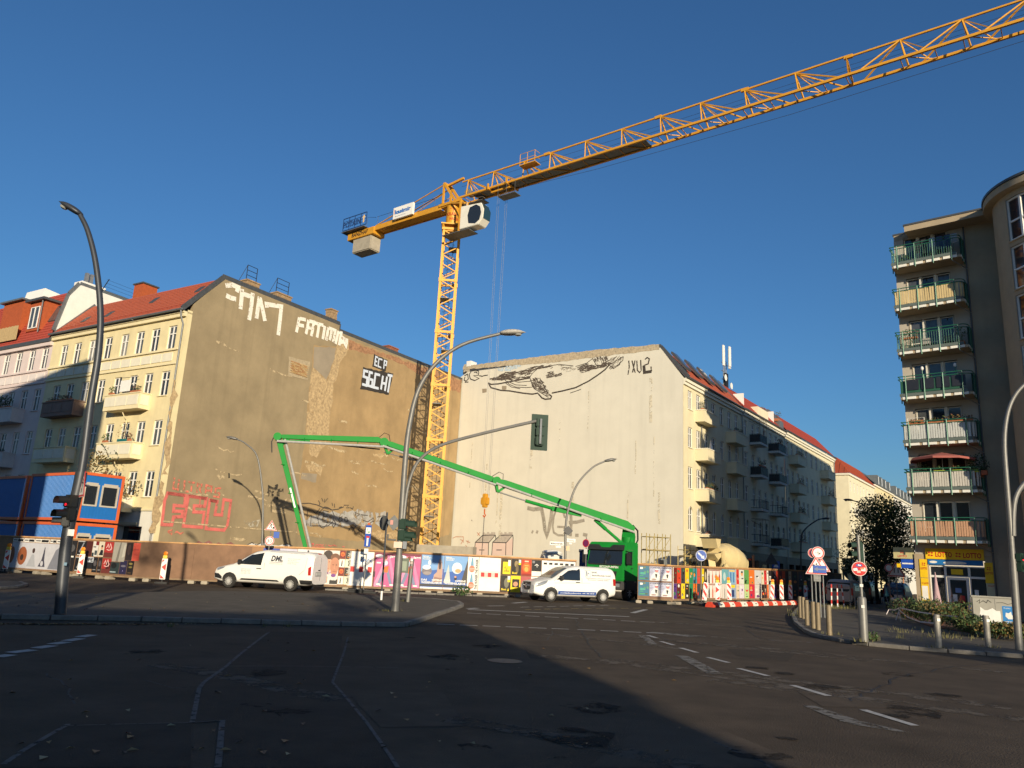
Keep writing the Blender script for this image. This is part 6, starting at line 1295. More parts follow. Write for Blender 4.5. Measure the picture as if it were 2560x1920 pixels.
P = np.array(atY(2234, 1470, 76)); O = P + dirv(36) * 4.9; rear_van('blue grey van seen from behind beyond the person with the pushchair', (O[0], O[1], .0), 216, BLUV)
P = np.array(atY(2145, 1470, 66)); O = P + dirv(36) * 4.9; rear_van('dark van seen from behind next to the silver van', (O[0], O[1], 0), 216, M('dark_car_paint', (.02, .02, .022), .3, .2, var=.05))
GRN = M('pump_green', (.008, .21, .028), .6, var=.08, scale=2, spec=.2); PIPE = M('concrete_pipe', (.36, .35, .33), .6, .2, var=.15, scale=6)
FT = Frame((6.25, 48.4), 33.0)
pump = thing('concrete_pump_truck', 'green concrete pump truck with its long folding boom stretched out to the left', 'truck', FT.w(0, 0), FT.rz)
m = MB(); m.prism([(0.0, 1.15), (-.02, 2.15), (.24, 3.22), (.42, 3.46), (2.2, 3.54), (2.25, 1.15)], lambda u, v, d: (u, d, v), -1.24, 1.24); cabp = part('cab', m, GRN, pump, bevel=.05)
cf = lambda u, v, d: (-.012 - d + max(0, v - 2.15) * .245, u, v)
m = MB(); m.prism([(-1.16, 2.14), (1.16, 2.14), (1.08, 3.14), (-1.08, 3.14)], cf, 0, .02); part('windscreen', m, VGLS, cabp)
m = MB(); m.prism([(-1.22, 2.98), (1.22, 2.98), (1.22, 3.3), (.5, 3.3), (.3, 3.12), (-.3, 3.12), (-.5, 3.3), (-1.22, 3.3)], lambda u, v, d: (-.08 - d + max(0, v - 2.15) * .245, u, v), .0, .10); part('sun_visor', m, BLKP, cabp)
m = MB().use(BLKP); m.prism([(-.72, 1.22), (.72, 1.22), (.82, 1.72), (-.82, 1.72)], cf, 0, .05)
m.use(CHROME)
m.ribbon([(.17 * cos(2 * pi * k / 24), 1.55 + .17 * sin(2 * pi * k / 24)) for k in range(24)], .03, cf, .056, closed=True)
for a in (90, 210, 330): m.ribbon([(0, 1.55), (.17 * cos(RAD(a)), 1.55 + .17 * sin(RAD(a)))], .03, cf, .058)
m.use(flat(70, 72, 70))
for z in (1.28, 1.36, 1.44): m.ribbon([(-.7, z), (.7, z)], .025, cf, .054)
part('grille', m, None, cabp)
m = MB().use(WS); m.text('BETONPUMPEN', lambda u, v, d: cf(-u, v, d), .01, -.35, 1.9, .13, w=1.25, bold=.03); part('lettering', m, None, cabp)
part('wiper_panel', MB().box(-.05, -.012, -1.1, 1.1, 2.06, 2.15), BLKP, cabp)
m = MB(); m.box(-.12, .6, -1.22, 1.22, .62, 1.14); part('front_bumper', m, M('bumper_grey', (.06, .06, .06), .6, var=.15), pump, bevel=.06)
for y in (-.85, .85): part('head_lamp', MB().box(-.14, -.1, y - .2, y + .2, .8, 1.0), LAMPC, pump)
part('number_plate', MB().box(-.145, -.12, -.26, .26, .72, .84), flat(200, 200, 195), pump); part('fleet_board', MB().box(-.15, -.125, -1.15, -.75, 1.02, 1.12), BLKP, pump)
sd = lambda u, v, d: (u, -1.245 - d, v)
m = MB(); m.prism([(.45, 2.1), (.62, 2.92), (1.25, 2.95), (1.25, 2.1)], sd, 0, .012); part('side_window', m, VGLS, cabp); m = MB(); m.prism([(.45, 2.1), (.62, 2.92), (1.25, 2.95), (1.25, 2.1)], lambda u, v, d: (u, 1.245 + d, v), 0, .012); part('side_window', m, VGLS, cabp)
m = MB(); m.ribbon([(.36, 1.25), (.36, 2.1), (.56, 3.02), (1.36, 3.04), (1.36, 1.25)], .02, sd, .004); part('door_gap', m, GAP, cabp); part('door_handle', MB().box(1.1, 1.3, -1.28, -1.245, 1.9, 1.95), BLKP, cabp)
for s_ in (-1, 1):
 mm = part('mirror', MB().box(.05, .25, s_ * 1.5 - .12, s_ * 1.5 + .12, 2.15, 2.85), BLKP, cabp, bevel=.03); part('mirror_arm', MB().tube([(.3, s_ * 1.24, 2.95), (.15, s_ * 1.5, 2.9)], .03, 5), BLKP, mm)
m = MB(); m.box(.5, 11.5, -.5, .5, .75, 1.05); part('chassis', m, BLKP, pump); m = MB(); m.box(2.6, 11.0, -1.2, 1.2, 1.1, 1.35); part('deck', m, M('pump_grey', (.24, .25, .24), .6, .2, var=.15), pump)
for x in (1.0, 2.9, 6.4, 7.8):
 for s_ in (-1, 1): wheel(pump, x, s_ * 1.05, .5, .32, s_, 8)
for s_ in (-1, 1): part('mudguard', MB().box(.4, 1.65, s_ * 1.15 - .1, s_ * 1.15 + .1, .62, 1.2), BLKP, pump); part('step_box', MB().box(1.7, 2.5, s_ * 1.1 - .12, s_ * 1.1 + .12, .4, 1.1), BLKP, pump)
PG = MATS['pump_grey']
for y in (-1.05, 1.05): part('outrigger', MB().beam((3.2, y, 1.6), (10.5, y, 1.75), .3, .45), PG, pump, bevel=.03); part('outrigger_tip', MB().beam((2.7, y * .8, 1.95), (5.6, y * 1.1, 1.8), .22), PG, pump)
m = MB(); m.box(8.2, 10.2, -.9, .9, 1.35, 2.1); part('pump_unit', m, PG, pump, bevel=.05); part('concrete_pipe', MB().tube([(3, -.7, 2.0), (8, -.9, 2.0), (10.5, -.3, 1.7)], .09, 8), PIPE, pump)
part('hopper', MB().prism([(10.3, 1.0), (11.6, 1.0), (11.9, 1.9), (10.1, 1.9)], lambda u, v, d: (u, d, v), -.9, .9), PG, pump); part('tool_frame', MB().box(6.2, 6.9, -1.1, -1.05, 1.9, 2.6), BLKP, pump); part('control_box', MB().box(7.0, 7.5, -1.1, -.8, 2.0, 2.7), PG, pump, bevel=.03)
m = MB(); m.lathe([(.5, 1.35), (.5, 3.2), (.42, 3.3), (.42, 3.9)], (3.4, 0, 0), n=16); part('turret', m, GRN, pump, smooth=True)
m = MB(); m.prism([(3.0, 3.3), (3.75, 3.3), (3.85, 4.0), (3.6, 4.5), (3.25, 4.45), (3.1, 3.9)], lambda u, v, d: (u, d, v), -.34, .34); part('turret_head', m, GRN, pump, bevel=.03);
m = MB(); m.tube([(3.9, -.3, 3.4), (4.3, -.3, 3.8), (4.25, -.3, 4.4), (3.7, -.2, 4.7)], .06, 6); part('hose', m, BLKP, pump, smooth=True)
def tl(P): a = FT.loc(P); return Vector((a[0], a[1], P[2]))
JA, JB, JC, JD, JE = [tl(p) for p in ((8.45, 51.2, 4.40), (-.70, 49.3, 6.93), (-7.85, 48.0, 8.86), (-14.2, 46.9, 8.72), (-11.72, 46.95, 1.9))]
side_ = (JC - JA).cross(Vector((0, 0, 1))).normalized()
if (FT.w(0, 0)[0] * 0 + side_.dot(tl((0, 0, 0)) - JA)) < 0: side_ = -side_       # towards the viewer
def arm(name, P, Q, h0, h1, w, off=0.0, kink=None):
 d = (Q - P).normalized(); up = side_.cross(d).normalized(); up = up if up.z > 0 else -up
 if abs(d.z) > .8: up = Vector((0, 0, 1)).cross(side_).normalized()
 m = MB(); ks = [(0, h0 * .6, 0), (.06, h0, .12 if kink else 0), (.5, (h0 + h1) / 2, .06 if kink else 0), (.94, h1, 0), (1, h1 * .6, 0)]
 vs = []
 for t, h, lift in ks:
  c = P + (Q - P) * t + up * (lift + .03)
  for a, b in ((-1, -1), (1, -1), (1, 1), (-1, 1)): vs.append(c + side_ * (w / 2 * a + off) + up * (h / 2 * b))
 n = len(ks); fs = [(i * 4 + j, i * 4 + (j + 1) % 4, (i + 1) * 4 + (j + 1) % 4, (i + 1) * 4 + j) for i in range(n - 1) for j in range(4)] + [(3, 2, 1, 0), ((n - 1) * 4, (n - 1) * 4 + 1, (n - 1) * 4 + 2, (n - 1) * 4 + 3)]
 m.add(vs, fs); o = part(name, m, GRN, pump, bevel=.015, segs=1)
 for t in (.25, .5, .75):
  c = P + (Q - P) * t; part('bracket', MB().beam(c + side_ * (w / 2 + off), c + side_ * (w / 2 + off + .22) - up * .18, .05), GRN, o)
 return o, up
a1, u1 = arm('boom_arm', JA, JB, .50, .46, .36, kink=True); a2, u2 = arm('boom_arm', JB, JC, .36, .34, .32, -.02); a3, u3 = arm('boom_arm', JC, JD, .36, .26, .26, .0, kink=True); a4, u4 = arm('boom_arm', JD, JE, .34, .24, .22)
def pipe(P, Q, up, dn, out=.30): part('delivery_pipe', MB().tube([P + side_ * out - up * dn, Q + side_ * out - up * dn], .075, 8), PIPE, pump, smooth=True)
pipe(JA, JB, u1, .16); pipe(JB, JC, u2, .26); pipe(JC, JD, u3, .30)
rt = (JE - JD).cross(side_).normalized(); rt = rt if rt.dot(tl((0, 46, 5)) - tl((-5, 46, 5))) > 0 else -rt
part('delivery_pipe', MB().tube([JD + rt * .45 - Vector((0, 0, .2)), JE + rt * .30], .075, 8), PIPE, pump, smooth=True)
for J, u in ((JB, u2), (JC, u3)):
 m = MB(); m.lathe([(.28, -.24), (.28, .30)], J, side_, 14); jk = part('boom_joint', m, GRN, pump)
 part('joint_link', MB().beam(J - u * .1, J - u * .62 + (JA - JB).normalized() * .3, .16, .3, up=side_), GRN, jk); part('joint_link', MB().beam(J - u * .62 + (JA - JB).normalized() * .3, J + (JA - JB).normalized() * .7 - u * .1, .14, .22, up=side_), GRN, jk)
 part('hose', MB().tube([J - (JA - JB).normalized() * .35 + u * .2, J + u * .62, J + (JA - JB).normalized() * .3 + u * .6, J + (JA - JB).normalized() * .4 + u * .2], .02, 5), BLKP, jk)
m = MB(); m.lathe([(.24, -.2), (.24, .28)], JD, side_, 14); part('boom_joint', m, GRN, pump); m = MB(); m.tube([JD + Vector((0, 0, .15)) - rt * .2, JD - rt * .35 - Vector((0, 0, .2)), JD - rt * .25 - Vector((0, 0, .9))], .035, 6); part('hose', m, BLKP, pump, smooth=True)
part('joint_link', MB().beam(JD + rt * .3 - Vector((0, 0, .5)), JD + rt * .75 - Vector((0, 0, .15)), .12, .28), GRN, pump); part('ram', MB().beam(JD + rt * .7 - Vector((0, 0, .45)), JD + (JC - JD) * .30 - u3 * .15, .13), GRN, pump)
d1 = (JB - JA).normalized()
part('ram_rod', MB().tube([JB - u1 * .6 - d1 * .25, JB - u1 * .55 - d1 * 2.2], .045, 8), STEEL, pump); part('ram', MB().tube([JB - u1 * .55 - d1 * 2.2, JB - u1 * .42 - d1 * 4.4], .11, 8), GRN, pump, smooth=True); part('ram_bracket', MB().beam(JB - u1 * .45 - d1 * 4.0, JB - u1 * .18 - d1 * 6.0, .2, .3), GRN, pump)
d2 = (JC - JB).normalized()
part('ram_rod', MB().tube([JC - u2 * .58 - d2 * .2, JC - u2 * .5 - d2 * 1.2], .03, 6), STEEL, pump); part('ram', MB().tube([JC - u2 * .5 - d2 * 1.2, JC - u2 * .35 - d2 * 2.6], .07, 8), BLKP, pump)
part('ram', MB().tube([JC - u2 * .45 + (JD - JC).normalized() * .1, JC - u3 * .32 + (JD - JC) * .4], .045, 6), BLKP, pump)
TA = Vector((3.1, 0, 3.3)); part('ram', MB().tube([TA, JA + (JB - JA) * .19 - u1 * .55], .10, 8), GRN, pump); part('ram_rod', MB().tube([JA + (JB - JA) * .19 - u1 * .55, JA + (JB - JA) * .28 - u1 * .2], .13, 8), GRN, pump)
part('brand_strip', MB().beam(JD + (JE - JD) * .45 + side_ * .115, JD + (JE - JD) * .62 + side_ * .115, .1, .008, up=side_), WS, pump)
MIXC = M('mixer_cream', (.58, .47, .25), .5, var=.06, scale=2, dirt=.12); MIXG = M('mixer_steel', (.34, .31, .25), .55, .2, var=.15)
def mixer(label, P, az, drum, cabm):
 t = thing('mixer_truck', label, 'mixer truck', P, RAD(90 - az), 'concrete mixer trucks')
 ax = Vector((1, 0, -.19)).normalized(); c = Vector((1.1, 0, 3.35))
 m = MB(); m.lathe([(.55, -.35), (.62, 0), (.95, .7), (1.18, 1.5), (1.22, 2.6), (1.12, 3.5), (.75, 4.35), (.3, 4.5)], c, ax, 32); d = part('drum', m, drum, t, smooth=True)
 for h, r in ((.7, .965), (1.5, 1.19), (3.5, 1.13)): part('weld_ring', MB().lathe([(r, -.02), (r + .012, 0), (r, .02)], c + ax * h, ax, 32), drum, d)
 m = MB(); m.lathe([(.72, .02), (.78, .14), (.66, .16)], c + ax * .2, ax, 24); part('drum_ring', m, MIXG, d)
 m = MB(); m.prism([(-.55, 4.45), (.35, 4.55), (.25, 3.95), (-.2, 3.75)], lambda u, v, q: (u + .35, q, v), -.6, .6); part('hopper', m, MIXC, t); part('hopper_rim', MB().box(-.25, .8, -.68, .68, 4.48, 4.56), BLKP, t)
 m = MB(); m.prism([(-.75, 3.3), (.6, 3.45), (.55, 3.2), (-.1, 2.9)], lambda u, v, q: (u + .2, q, v), -.65, .65); part('splash_guard', m, MIXC, t)
 for s_ in (-1, 1): part('rear_frame', MB().beam((.9, s_ * .75, 1.2), (.7, s_ * .75, 3.6), .14, .3), MIXC, t)
 m = MB(); m.beam((.3, 0, 2.9), (-.3, -.5, 1.4), .5, .12); part('chute', m, MIXC, t); part('folding_chute', MB().beam((.4, -1.0, 2.5), (1.5, -1.2, 1.6), .12, .5), MIXC, t)
 part('chassis', MB().box(.3, 8.6, -.5, .5, .8, 1.1), BLKP, t); part('deck', MB().box(.5, 6.2, -1.15, 1.15, 1.1, 1.25), MIXG, t)
 cb = part('cab', MB().prism([(6.4, .8), (8.4, .8), (8.45, 2.0), (8.2, 3.0), (6.4, 3.1)], lambda u, v, q: (u, q, v), -1.2, 1.2), cabm, t, bevel=.05)
 for s_ in (-1, 1): part('side_window', MB().box(7.1, 8.0, s_ * 1.205 - .008, s_ * 1.205 + .008, 2.0, 2.8), VGLS, cb)
 part('exhaust', MB().tube([(6.1, -.9, 1.2), (6.1, -.9, 3.5)], .1, 8), M('rusty_pipe', (.36, .16, .08), .6, .3, var=.2), t); part('warning_light', MB().box(6.6, 6.9, -.5, .5, 3.1, 3.25), flat(200, 60, 20), t)
 for x in (2.2, 3.5, 7.4):
  for s_ in (-1, 1): wheel(t, x, s_ * 1.0, .5, .35, s_, 8)
 return t
MT = mixer('cream concrete mixer truck with a round drum behind the blue arrow sign', (15.55, 59.3, 0), 40, MIXC, M('mixer_cab_dark', (.03, .03, .03), .4, var=.1))
m2 = mixer('grey concrete mixer truck in the shade beyond the silver van', (41.6, 95, 0), 38, M('mixer_blue_grey', (.22, .26, .30), .5, var=.06), M('mixer_cab_pale', (.3, .31, .32), .4, var=.05))
mixer('second grey mixer truck standing behind the tree in the shade', (50.0, 103, 0), 38, M('mixer_pale', (.36, .36, .35), .5, var=.06), MATS['mixer_cab_pale'])
CBL = M('cabin_blue', (.012, .135, .42), .5, var=.07, scale=2); COR = M('cabin_orange', (.60, .115, .03), .5, var=.07, scale=3)
def cabin(name, label, P, z, az, group, windows=True):
 t = thing(name, label, 'site cabin', (P[0], P[1], z), RAD(90 - az), group); L, Wd, H = 2.44, 6.06, 2.75; e = .16
 for x in (0, L - e):
  for y in (0, Wd - e): part('corner_post', MB().box(x, x + e, y, y + e, 0, H), COR, t, bevel=.01)
 for zz in (0, H - e):
  for b in ((e, L - e, .0, e), (e, L - e, Wd - e, Wd), (0, e, e, Wd - e), (L - e, L, e, Wd - e)): part('frame_beam', MB().box(*b, zz, zz + e), COR, t)
 m = MB(); n = 40; ps = []
 for k in range(n):
  y = e + (Wd - 2 * e) * k / n; y1 = e + (Wd - 2 * e) * (k + 1) / n; q = (y1 - y) / 4; ps += [(.06, y), (.06, y + q * 1.6), (.035, y + q * 2), (.035, y + q * 3.6)]
 ps.append((.06, Wd - e))
 for a, b in zip(ps, ps[1:]): m.add([(a[0], a[1], e), (b[0], b[1], e), (b[0], b[1], H - e), (a[0], a[1], H - e)], [(3, 2, 1, 0)])
 part('ribbed_wall', m, CBL, t)
 hs = [(.24, .92, .95, 2.0), (1.26, 2.1, .95, 2.0)] if windows else []
 m = MB(); wall_grid(m, e, L - e, e, H - e, hs, y=.05, rev=.06); part('end_wall', m, CBL, t); m = MB()
 for k in range(11): xx = e + .1 + k * .19; m.box(xx, xx + .02, .038, .049, e, .8)
 part('wall_rib', m, CBL, t)
 for h in hs:
  m = MB(); f = .09; a, b, c, d = h; m.box(a - f, a, .01, .09, c - f, d + f); m.box(b, b + f, .01, .09, c - f, d + f); m.box(a, b, .01, .09, c - f, c); m.box(a, b, .01, .09, d, d + f + .1)
  o = part('window', m, flat(198, 188, 172), t); part('pane', MB().add([(a, .07, c), (b, .07, c), (b, .07, d), (a, .07, d)], [(0, 1, 2, 3)]), GLASS, o)
 m = MB(); m.box(.02, L - .02, .02, Wd - .02, H - .1, H - .02); part('roof', m, COR, t); m = MB(); m.box(L - .06, L - .02, e, Wd - e, e, H - e); m.box(e, L - e, Wd - .08, Wd - .04, e, H - e); part('back_wall', m, CBL, t)
 return t
cp = atY(173, 1400, 44.0); grp = 'stacked site cabins'
cabin('site_cabin', 'upper blue site cabin with orange frame, two windows in its end', cp, 3.0, 34, grp); cabin('site_cabin', 'lower blue site cabin with orange frame half hidden by the hoarding', cp, .15, 34, grp)
cq = np.array(cp) + dirv(-56) * 7.6 + dirv(34) * .5; cabin('site_cabin', 'blue site cabin cut by the left picture edge behind the stack', cq, 3.0, 34, grp, False); cabin('site_cabin', 'lowest blue site cabin at the left picture edge in shade', cq, .15, 34, grp, False)
t = thing('blue_cabin', 'dark blue site toilet cabin half hidden by the green truck cab', 'site toilet', (5.05, 52.3, 0), RAD(-6)); DBL = M('cabin_dark_blue', (.012, .035, .16), .5, var=.1)
part('wall', MB().box(0, 2.2, 0, 2.2, .1, 2.85), DBL, t, bevel=.03)
part('roof', MB().box(-.05, 2.25, -.05, 2.25, 2.855, 3.02), M('cabin_roof_navy', (.01, .015, .04), .6, var=.1), t); part('notice', MB().box(.45, 1.4, -.02, -.003, 1.7, 2.3), flat(200, 205, 215), t); part('door', MB().box(.9, 1.8, -.03, -.004, .15, 1.6), DBL, t)
t = thing('silo_trailer', 'white domed trailer top showing above the hoarding beside the lamp post', 'trailer', (2.15, 50.2, 0), RAD(-4))
m = MB(); m.lathe([(.95, 0), (.95, 1.2), (.88, 1.75), (.7, 2.3), (.62, 2.42)], (.95, .9, .25), n=28); part('tank', m, M('trailer_white', (.62, .60, .55), .4, var=.08), t, smooth=True); part('lid', MB().lathe([(.66, 0), (.66, .06), (.5, .16), (.1, .2)], (.95, .9, 2.66), n=28), WHITE, t); part('lid_handle', MB().tube([(.3, .3, 2.45), (.5, .15, 2.6), (1.3, .15, 2.6), (1.6, .3, 2.45)], .03, 6), STEEL, t)
for x in (.2, 1.7): part('support_leg', MB().box(x - .08, x + .08, .8, 1.0, 0, .6), DARKM, t)
SCF = M('scaffold_tube', (.42, .33, .13), .55, .4, var=.2, scale=6)
def scaffold(label, P, rz, nx, L, Wd, H, lv):
 t = thing('scaffold_tower', label, 'scaffold', P, rz, 'scaffold towers on the building site')
 for i in range(nx + 1):
  for y in (0, Wd): part('standard', MB().tube([(i * L, y, 0), (i * L, y, H)], .03, 6), SCF, t)
 for z in lv:
  for y in (0, Wd): part('ledger', MB().tube([(0, y, z), (nx * L, y, z)], .025, 5), SCF, t)
  for i in range(nx + 1): part('transom', MB().tube([(i * L, 0, z), (i * L, Wd, z)], .025, 5), SCF, t)
 for i in range(nx):
  for a, b in zip(lv, lv[1:]): part('brace', MB().tube([(i * L, 0, a), ((i + 1) * L, 0, b)], .02, 5), SCF, t)
 for z in lv[1:-1:2]: part('plank', MB().box(0, nx * L, .1, Wd - .1, z + .03, z + .08), M('plank', (.30, .23, .13), .9, var=.2), t)
 return t
scaffold('pale yellow scaffold tower right of the green truck against the white gable', (10.2, 56.2, 0), RAD(12), 3, .62, .9, 4.5, (.3, 1.3, 2.35, 3.3, 4.25)); scaffold('small scaffold beside the mixer hopper at the gable corner', (14.2, 61.5, 0), RAD(30), 2, .6, .8, 3.9, (.3, 1.5, 2.5, 3.1, 3.6))
# ================================================================ HOARDINGS WITH POSTERS
PLY = [M('plywood_a', (.25, .135, .07), .8, var=.22, scale=1.3, dirt=.3), M('plywood_b', (.19, .105, .06), .8, var=.22, scale=1.6, dirt=.3), M('plywood_c', (.29, .16, .08), .8, var=.2, scale=1.2, dirt=.2)]
RAILW = M('timber_rail', (.48, .265, .11), .8, var=.2, scale=3); TIMB = M('timber_dark', (.22, .15, .09), .9, var=.25, scale=3)
def hoarding(name, label, pts, ztops, zb=.24, plen=2.45):
 t = thing(name, label, 'hoarding', (0, 0, 0), 0); segs = []
 for (a, b), (za, zc) in zip(zip(pts, pts[1:]), zip(ztops, ztops[1:])):
  d = np.array(b) - np.array(a); L = float(np.linalg.norm(d)); az = math.degrees(atan2(d[0], d[1])); fr = Frame(a, az); n = max(1, round(L / plen)); w = L / n; segs.append((fr, L, za, zc))
  zt = lambda u: za + (zc - za) * u / L
  for k in range(n):
   u0, u1 = k * w, (k + 1) * w; m = MB(); vs = []
   for y in (0, .03):
    for u, z in ((u0 + .004, zb), (u1 - .004, zb), (u1 - .004, zt(u1) - .06), (u0 + .004, zt(u0) - .06)): vs.append(fr.w(u, y, z))
   m.add(vs, [(0, 1, 2, 3), (7, 6, 5, 4), (0, 4, 5, 1), (1, 5, 6, 2), (2, 6, 7, 3), (3, 7, 4, 0)]); part('panel', m, rng.choice(PLY), t)
   m = MB(); m.beam(fr.w(u0, .0, zt(u0) - .025), fr.w(u1, .0, zt(u1) - .025), .09, .065); part('top_rail', m, RAILW, t)
   m = MB(); m.beam(fr.w(u0, .02, zb - .04), fr.w(u1, .02, zb - .04), .07, .075); part('bottom_rail', m, TIMB, t)
   m = MB(); m.beam(fr.w(u0 + .05, .08, 0), fr.w(u0 + .05, .08, zt(u0) - .1), .08); part('post', m, TIMB, t)
   for q in (.06, .72):
    m = MB(); c = fr.w(u0 + q, .05, 0); m.prism([fr.w(u0 + q - .16, -.14)[:2], fr.w(u0 + q + .16, -.14)[:2], fr.w(u0 + q + .16, .3)[:2], fr.w(u0 + q - .16, .3)[:2]], GZ, .01, .17); part('foot_block', m, CONC, t, bevel=.02)
 return t, segs
def PF(fr): return lambda u, v, d: fr.w(u, -.003 - d, v)
def poster(par, fr, u0, u1, z0, z1, bg, shapes=(), name='poster', lab=None):
 m = MB().use(bg); f = PF(fr); W, H = u1 - u0, z1 - z0; d = .002
 m.sheet([(u0, z0), (u1, z0), (u1, z1), (u0, z1)], f, d)
 for s_ in shapes:
  d += .0012; k = s_[0]; m.use(s_[1]); X = lambda x: u0 + x * W; Y = lambda y: z0 + y * H
  if k == 'r': m.sheet([(X(s_[2]), Y(s_[3])), (X(s_[4]), Y(s_[3])), (X(s_[4]), Y(s_[5])), (X(s_[2]), Y(s_[5]))], f, d)
  elif k == 'e': m.disc(X(s_[2]), Y(s_[3]), s_[4] * W, s_[5] * H, f, d, 18)
  elif k == 'p': m.sheet([(X(a), Y(b)) for a, b in s_[2]], f, d)
  elif k == 'l': m.ribbon([(X(a), Y(b)) for a, b in s_[2]], s_[3], f, d)
  elif k == 't': m.text(s_[2], f, d, X(s_[3]), Y(s_[4]), s_[5] * H, s_[6] if len(s_) > 6 else 'l', w=(s_[7] * W if len(s_) > 7 else None), bold=.03)
 o = part(name, m, None, par)
 if lab: o['label'] = lab
 return o
C_ = flat
SKIN, SKIN2, HAIR, BLK, WHT = C_(205, 150, 120), C_(185, 125, 95), C_(50, 35, 28), C_(22, 20, 20), C_(238, 235, 228)
def fv(px, y, Y): P = atY(px, y, Y); return (P[0], P[1])
LP = [fv(-80, 1418, 46.5), fv(16, 1425, 44.5), fv(330, 1440, 41.2), fv(620, 1455, 42.0), fv(860, 1470, 42.9), fv(1264, 1480, 45.2), fv(1440, 1440, 46.6)]
hl, LS = hoarding('hoarding', 'long plywood hoarding covered in posters from the left edge to the green truck', LP, [1.98, 2.0, 2.05, 2.12, 2.2, 2.24, 2.25])
LPX = [-80, 16, 330, 620, 860, 1264, 1440]
def lu(px):
 for k in range(6):
  if px <= LPX[k + 1] or k == 5: return k, LS[k][0], LS[k][0].px(px, 1430)[0]
def lpost(p0, p1, za, zb_, bg, shapes=(), **k):
 k0, fr, u0 = lu((p0 + p1) / 2); u0, u1 = fr.px(p0, 1430)[0], fr.px(p1, 1430)[0]; L, zc, zd = LS[k0][1:]; T = zc + (zd - zc) * ((u0 + u1) / 2) / L - .12
 B = .28; return poster(hl, fr, u0, u1, B + (T - B) * za, B + (T - B) * zb_, bg, shapes, **k)
GR1, DRK = C_(200, 200, 205), C_(38, 36, 38)
lpost(18, 156, .0, .86, C_(196, 196, 204), [('e', C_(150, 90, 55), .02, .5, .055, .33), ('e', C_(150, 85, 50), .22, .48, .085, .36), ('e', C_(60, 40, 30), .22, .42, .03, .12), ('p', C_(170, 172, 180), [(.33, .08), (.49, .08), (.44, .55), (.40, .55)]), ('e', C_(70, 50, 45), .42, .7, .025, .1), ('p', C_(70, 70, 85), [(.54, .1), (.67, .1), (.64, .35), (.625, .85), (.615, .85), (.59, .35)]), ('e', C_(195, 195, 203), .605, .22, .025, .1), ('p', C_(128, 130, 142), [(.72, .03), (.92, .03), (.96, .9), (.9, .93), (.82, .75)])], lab='wide white poster with figures of a lion, a cone and a tower')
for a, b in ((18, 45), (46, 73), (74, 110), (112, 128), (129, 158)): lpost(a, b, .88, 1.0, WHT, [('r', BLK, .45, .15, .95, .8), ('r', C_(120, 120, 120), .05, .3, .4, .7)])
lpost(159, 182, 0, 1, DRK, [('r', WHT, .1, .45, .8, .5), ('r', WHT, .1, .2, .6, .24), ('e', C_(90, 90, 92), .5, .75, .3, .12)])
for z0, z1 in ((.02, .48), (.52, 1)):
 lpost(183, 205, z0, z1, C_(30, 30, 34), [('p', C_(150, 155, 165), [(.25, .25), (.35, .2), (.75, .85), (.65, .92)]), ('r', C_(180, 180, 180), .0, .93, .8, 1.0), ('r', WHT, .1, .04, .7, .08)])
 lpost(252, 274, z0, z1, C_(170, 50, 48), [('l', C_(235, 190, 185), [(.2, .6), (.35, .85), (.5, .6), (.6, .9), (.8, .6), (.7, .5)], .05), ('l', C_(235, 190, 185), [(.25, .5), (.5, .45), (.8, .5)], .04), ('r', C_(110, 50, 45), 0, 0, 1, .3)])
lpost(205, 221, .52, 1, C_(80, 35, 30)); lpost(222, 236, .52, 1, C_(215, 212, 205), [('r', C_(120, 30, 35), .5, .75, 1, 1), ('r', C_(70, 80, 85), .45, .1, .9, .4), ('r', DRK, .1, .6, .6, .66), ('r', C_(40, 60, 70), .0, .0, .35, .25)])
lpost(237, 251, .52, 1, C_(215, 205, 185), [('e', SKIN, .6, .6, .16, .13), ('p', C_(30, 32, 40), [(.2, .1), (.95, .1), (.85, .45), (.45, .45)]), ('e', HAIR, .6, .7, .18, .08)])
for a, b, c in ((205, 212, C_(35, 33, 36)), (228, 240, C_(30, 30, 34)), (241, 251, C_(45, 35, 36))): lpost(a, b, .02, .5, c, [('r', C_(150, 150, 155), .2, .15, .8, .2), ('e', C_(90, 85, 90), .5, .6, .3, .2)])
lpost(213, 230, .12, .5, C_(32, 32, 38), [('r', C_(200, 205, 215), .05, .55, .95, .98), ('t', DRK, 'PE', .15, .62, .28, 'l', .7)]); lpost(275, 306, .40, 1, C_(165, 160, 150), [('p', C_(120, 116, 110), [(.3, 0), (.5, .0), (.6, 1), (.5, 1)]), ('p', C_(195, 190, 178), [(.75, .2), (1, .3), (1, .9), (.85, .9)])])
lpost(262, 296, .02, .38, C_(45, 58, 60), [('r', C_(160, 175, 180), .1, .1, .8, .2), ('e', C_(25, 28, 30), .6, .7, .2, .25)]); lpost(307, 323, .45, 1, C_(50, 40, 40), [('e', C_(80, 62, 58), .5, .6, .3, .3)]); lpost(324, 342, .45, 1, C_(190, 58, 36), [('r', C_(160, 40, 30), .2, .3, .8, .36), ('r', C_(160, 40, 30), .2, .6, .8, .66)])
lpost(297, 315, .02, .44, C_(40, 36, 70), [('e', C_(110, 105, 120), .5, .6, .35, .08), ('e', C_(150, 140, 200), .5, .25, .05, .04)]); lpost(316, 332, .02, .44, C_(34, 28, 30), [('e', C_(140, 125, 70), .5, .8, .3, .08), ('e', C_(120, 110, 60), .5, .55, .3, .07), ('r', C_(90, 70, 45), .2, .1, .7, .18)])
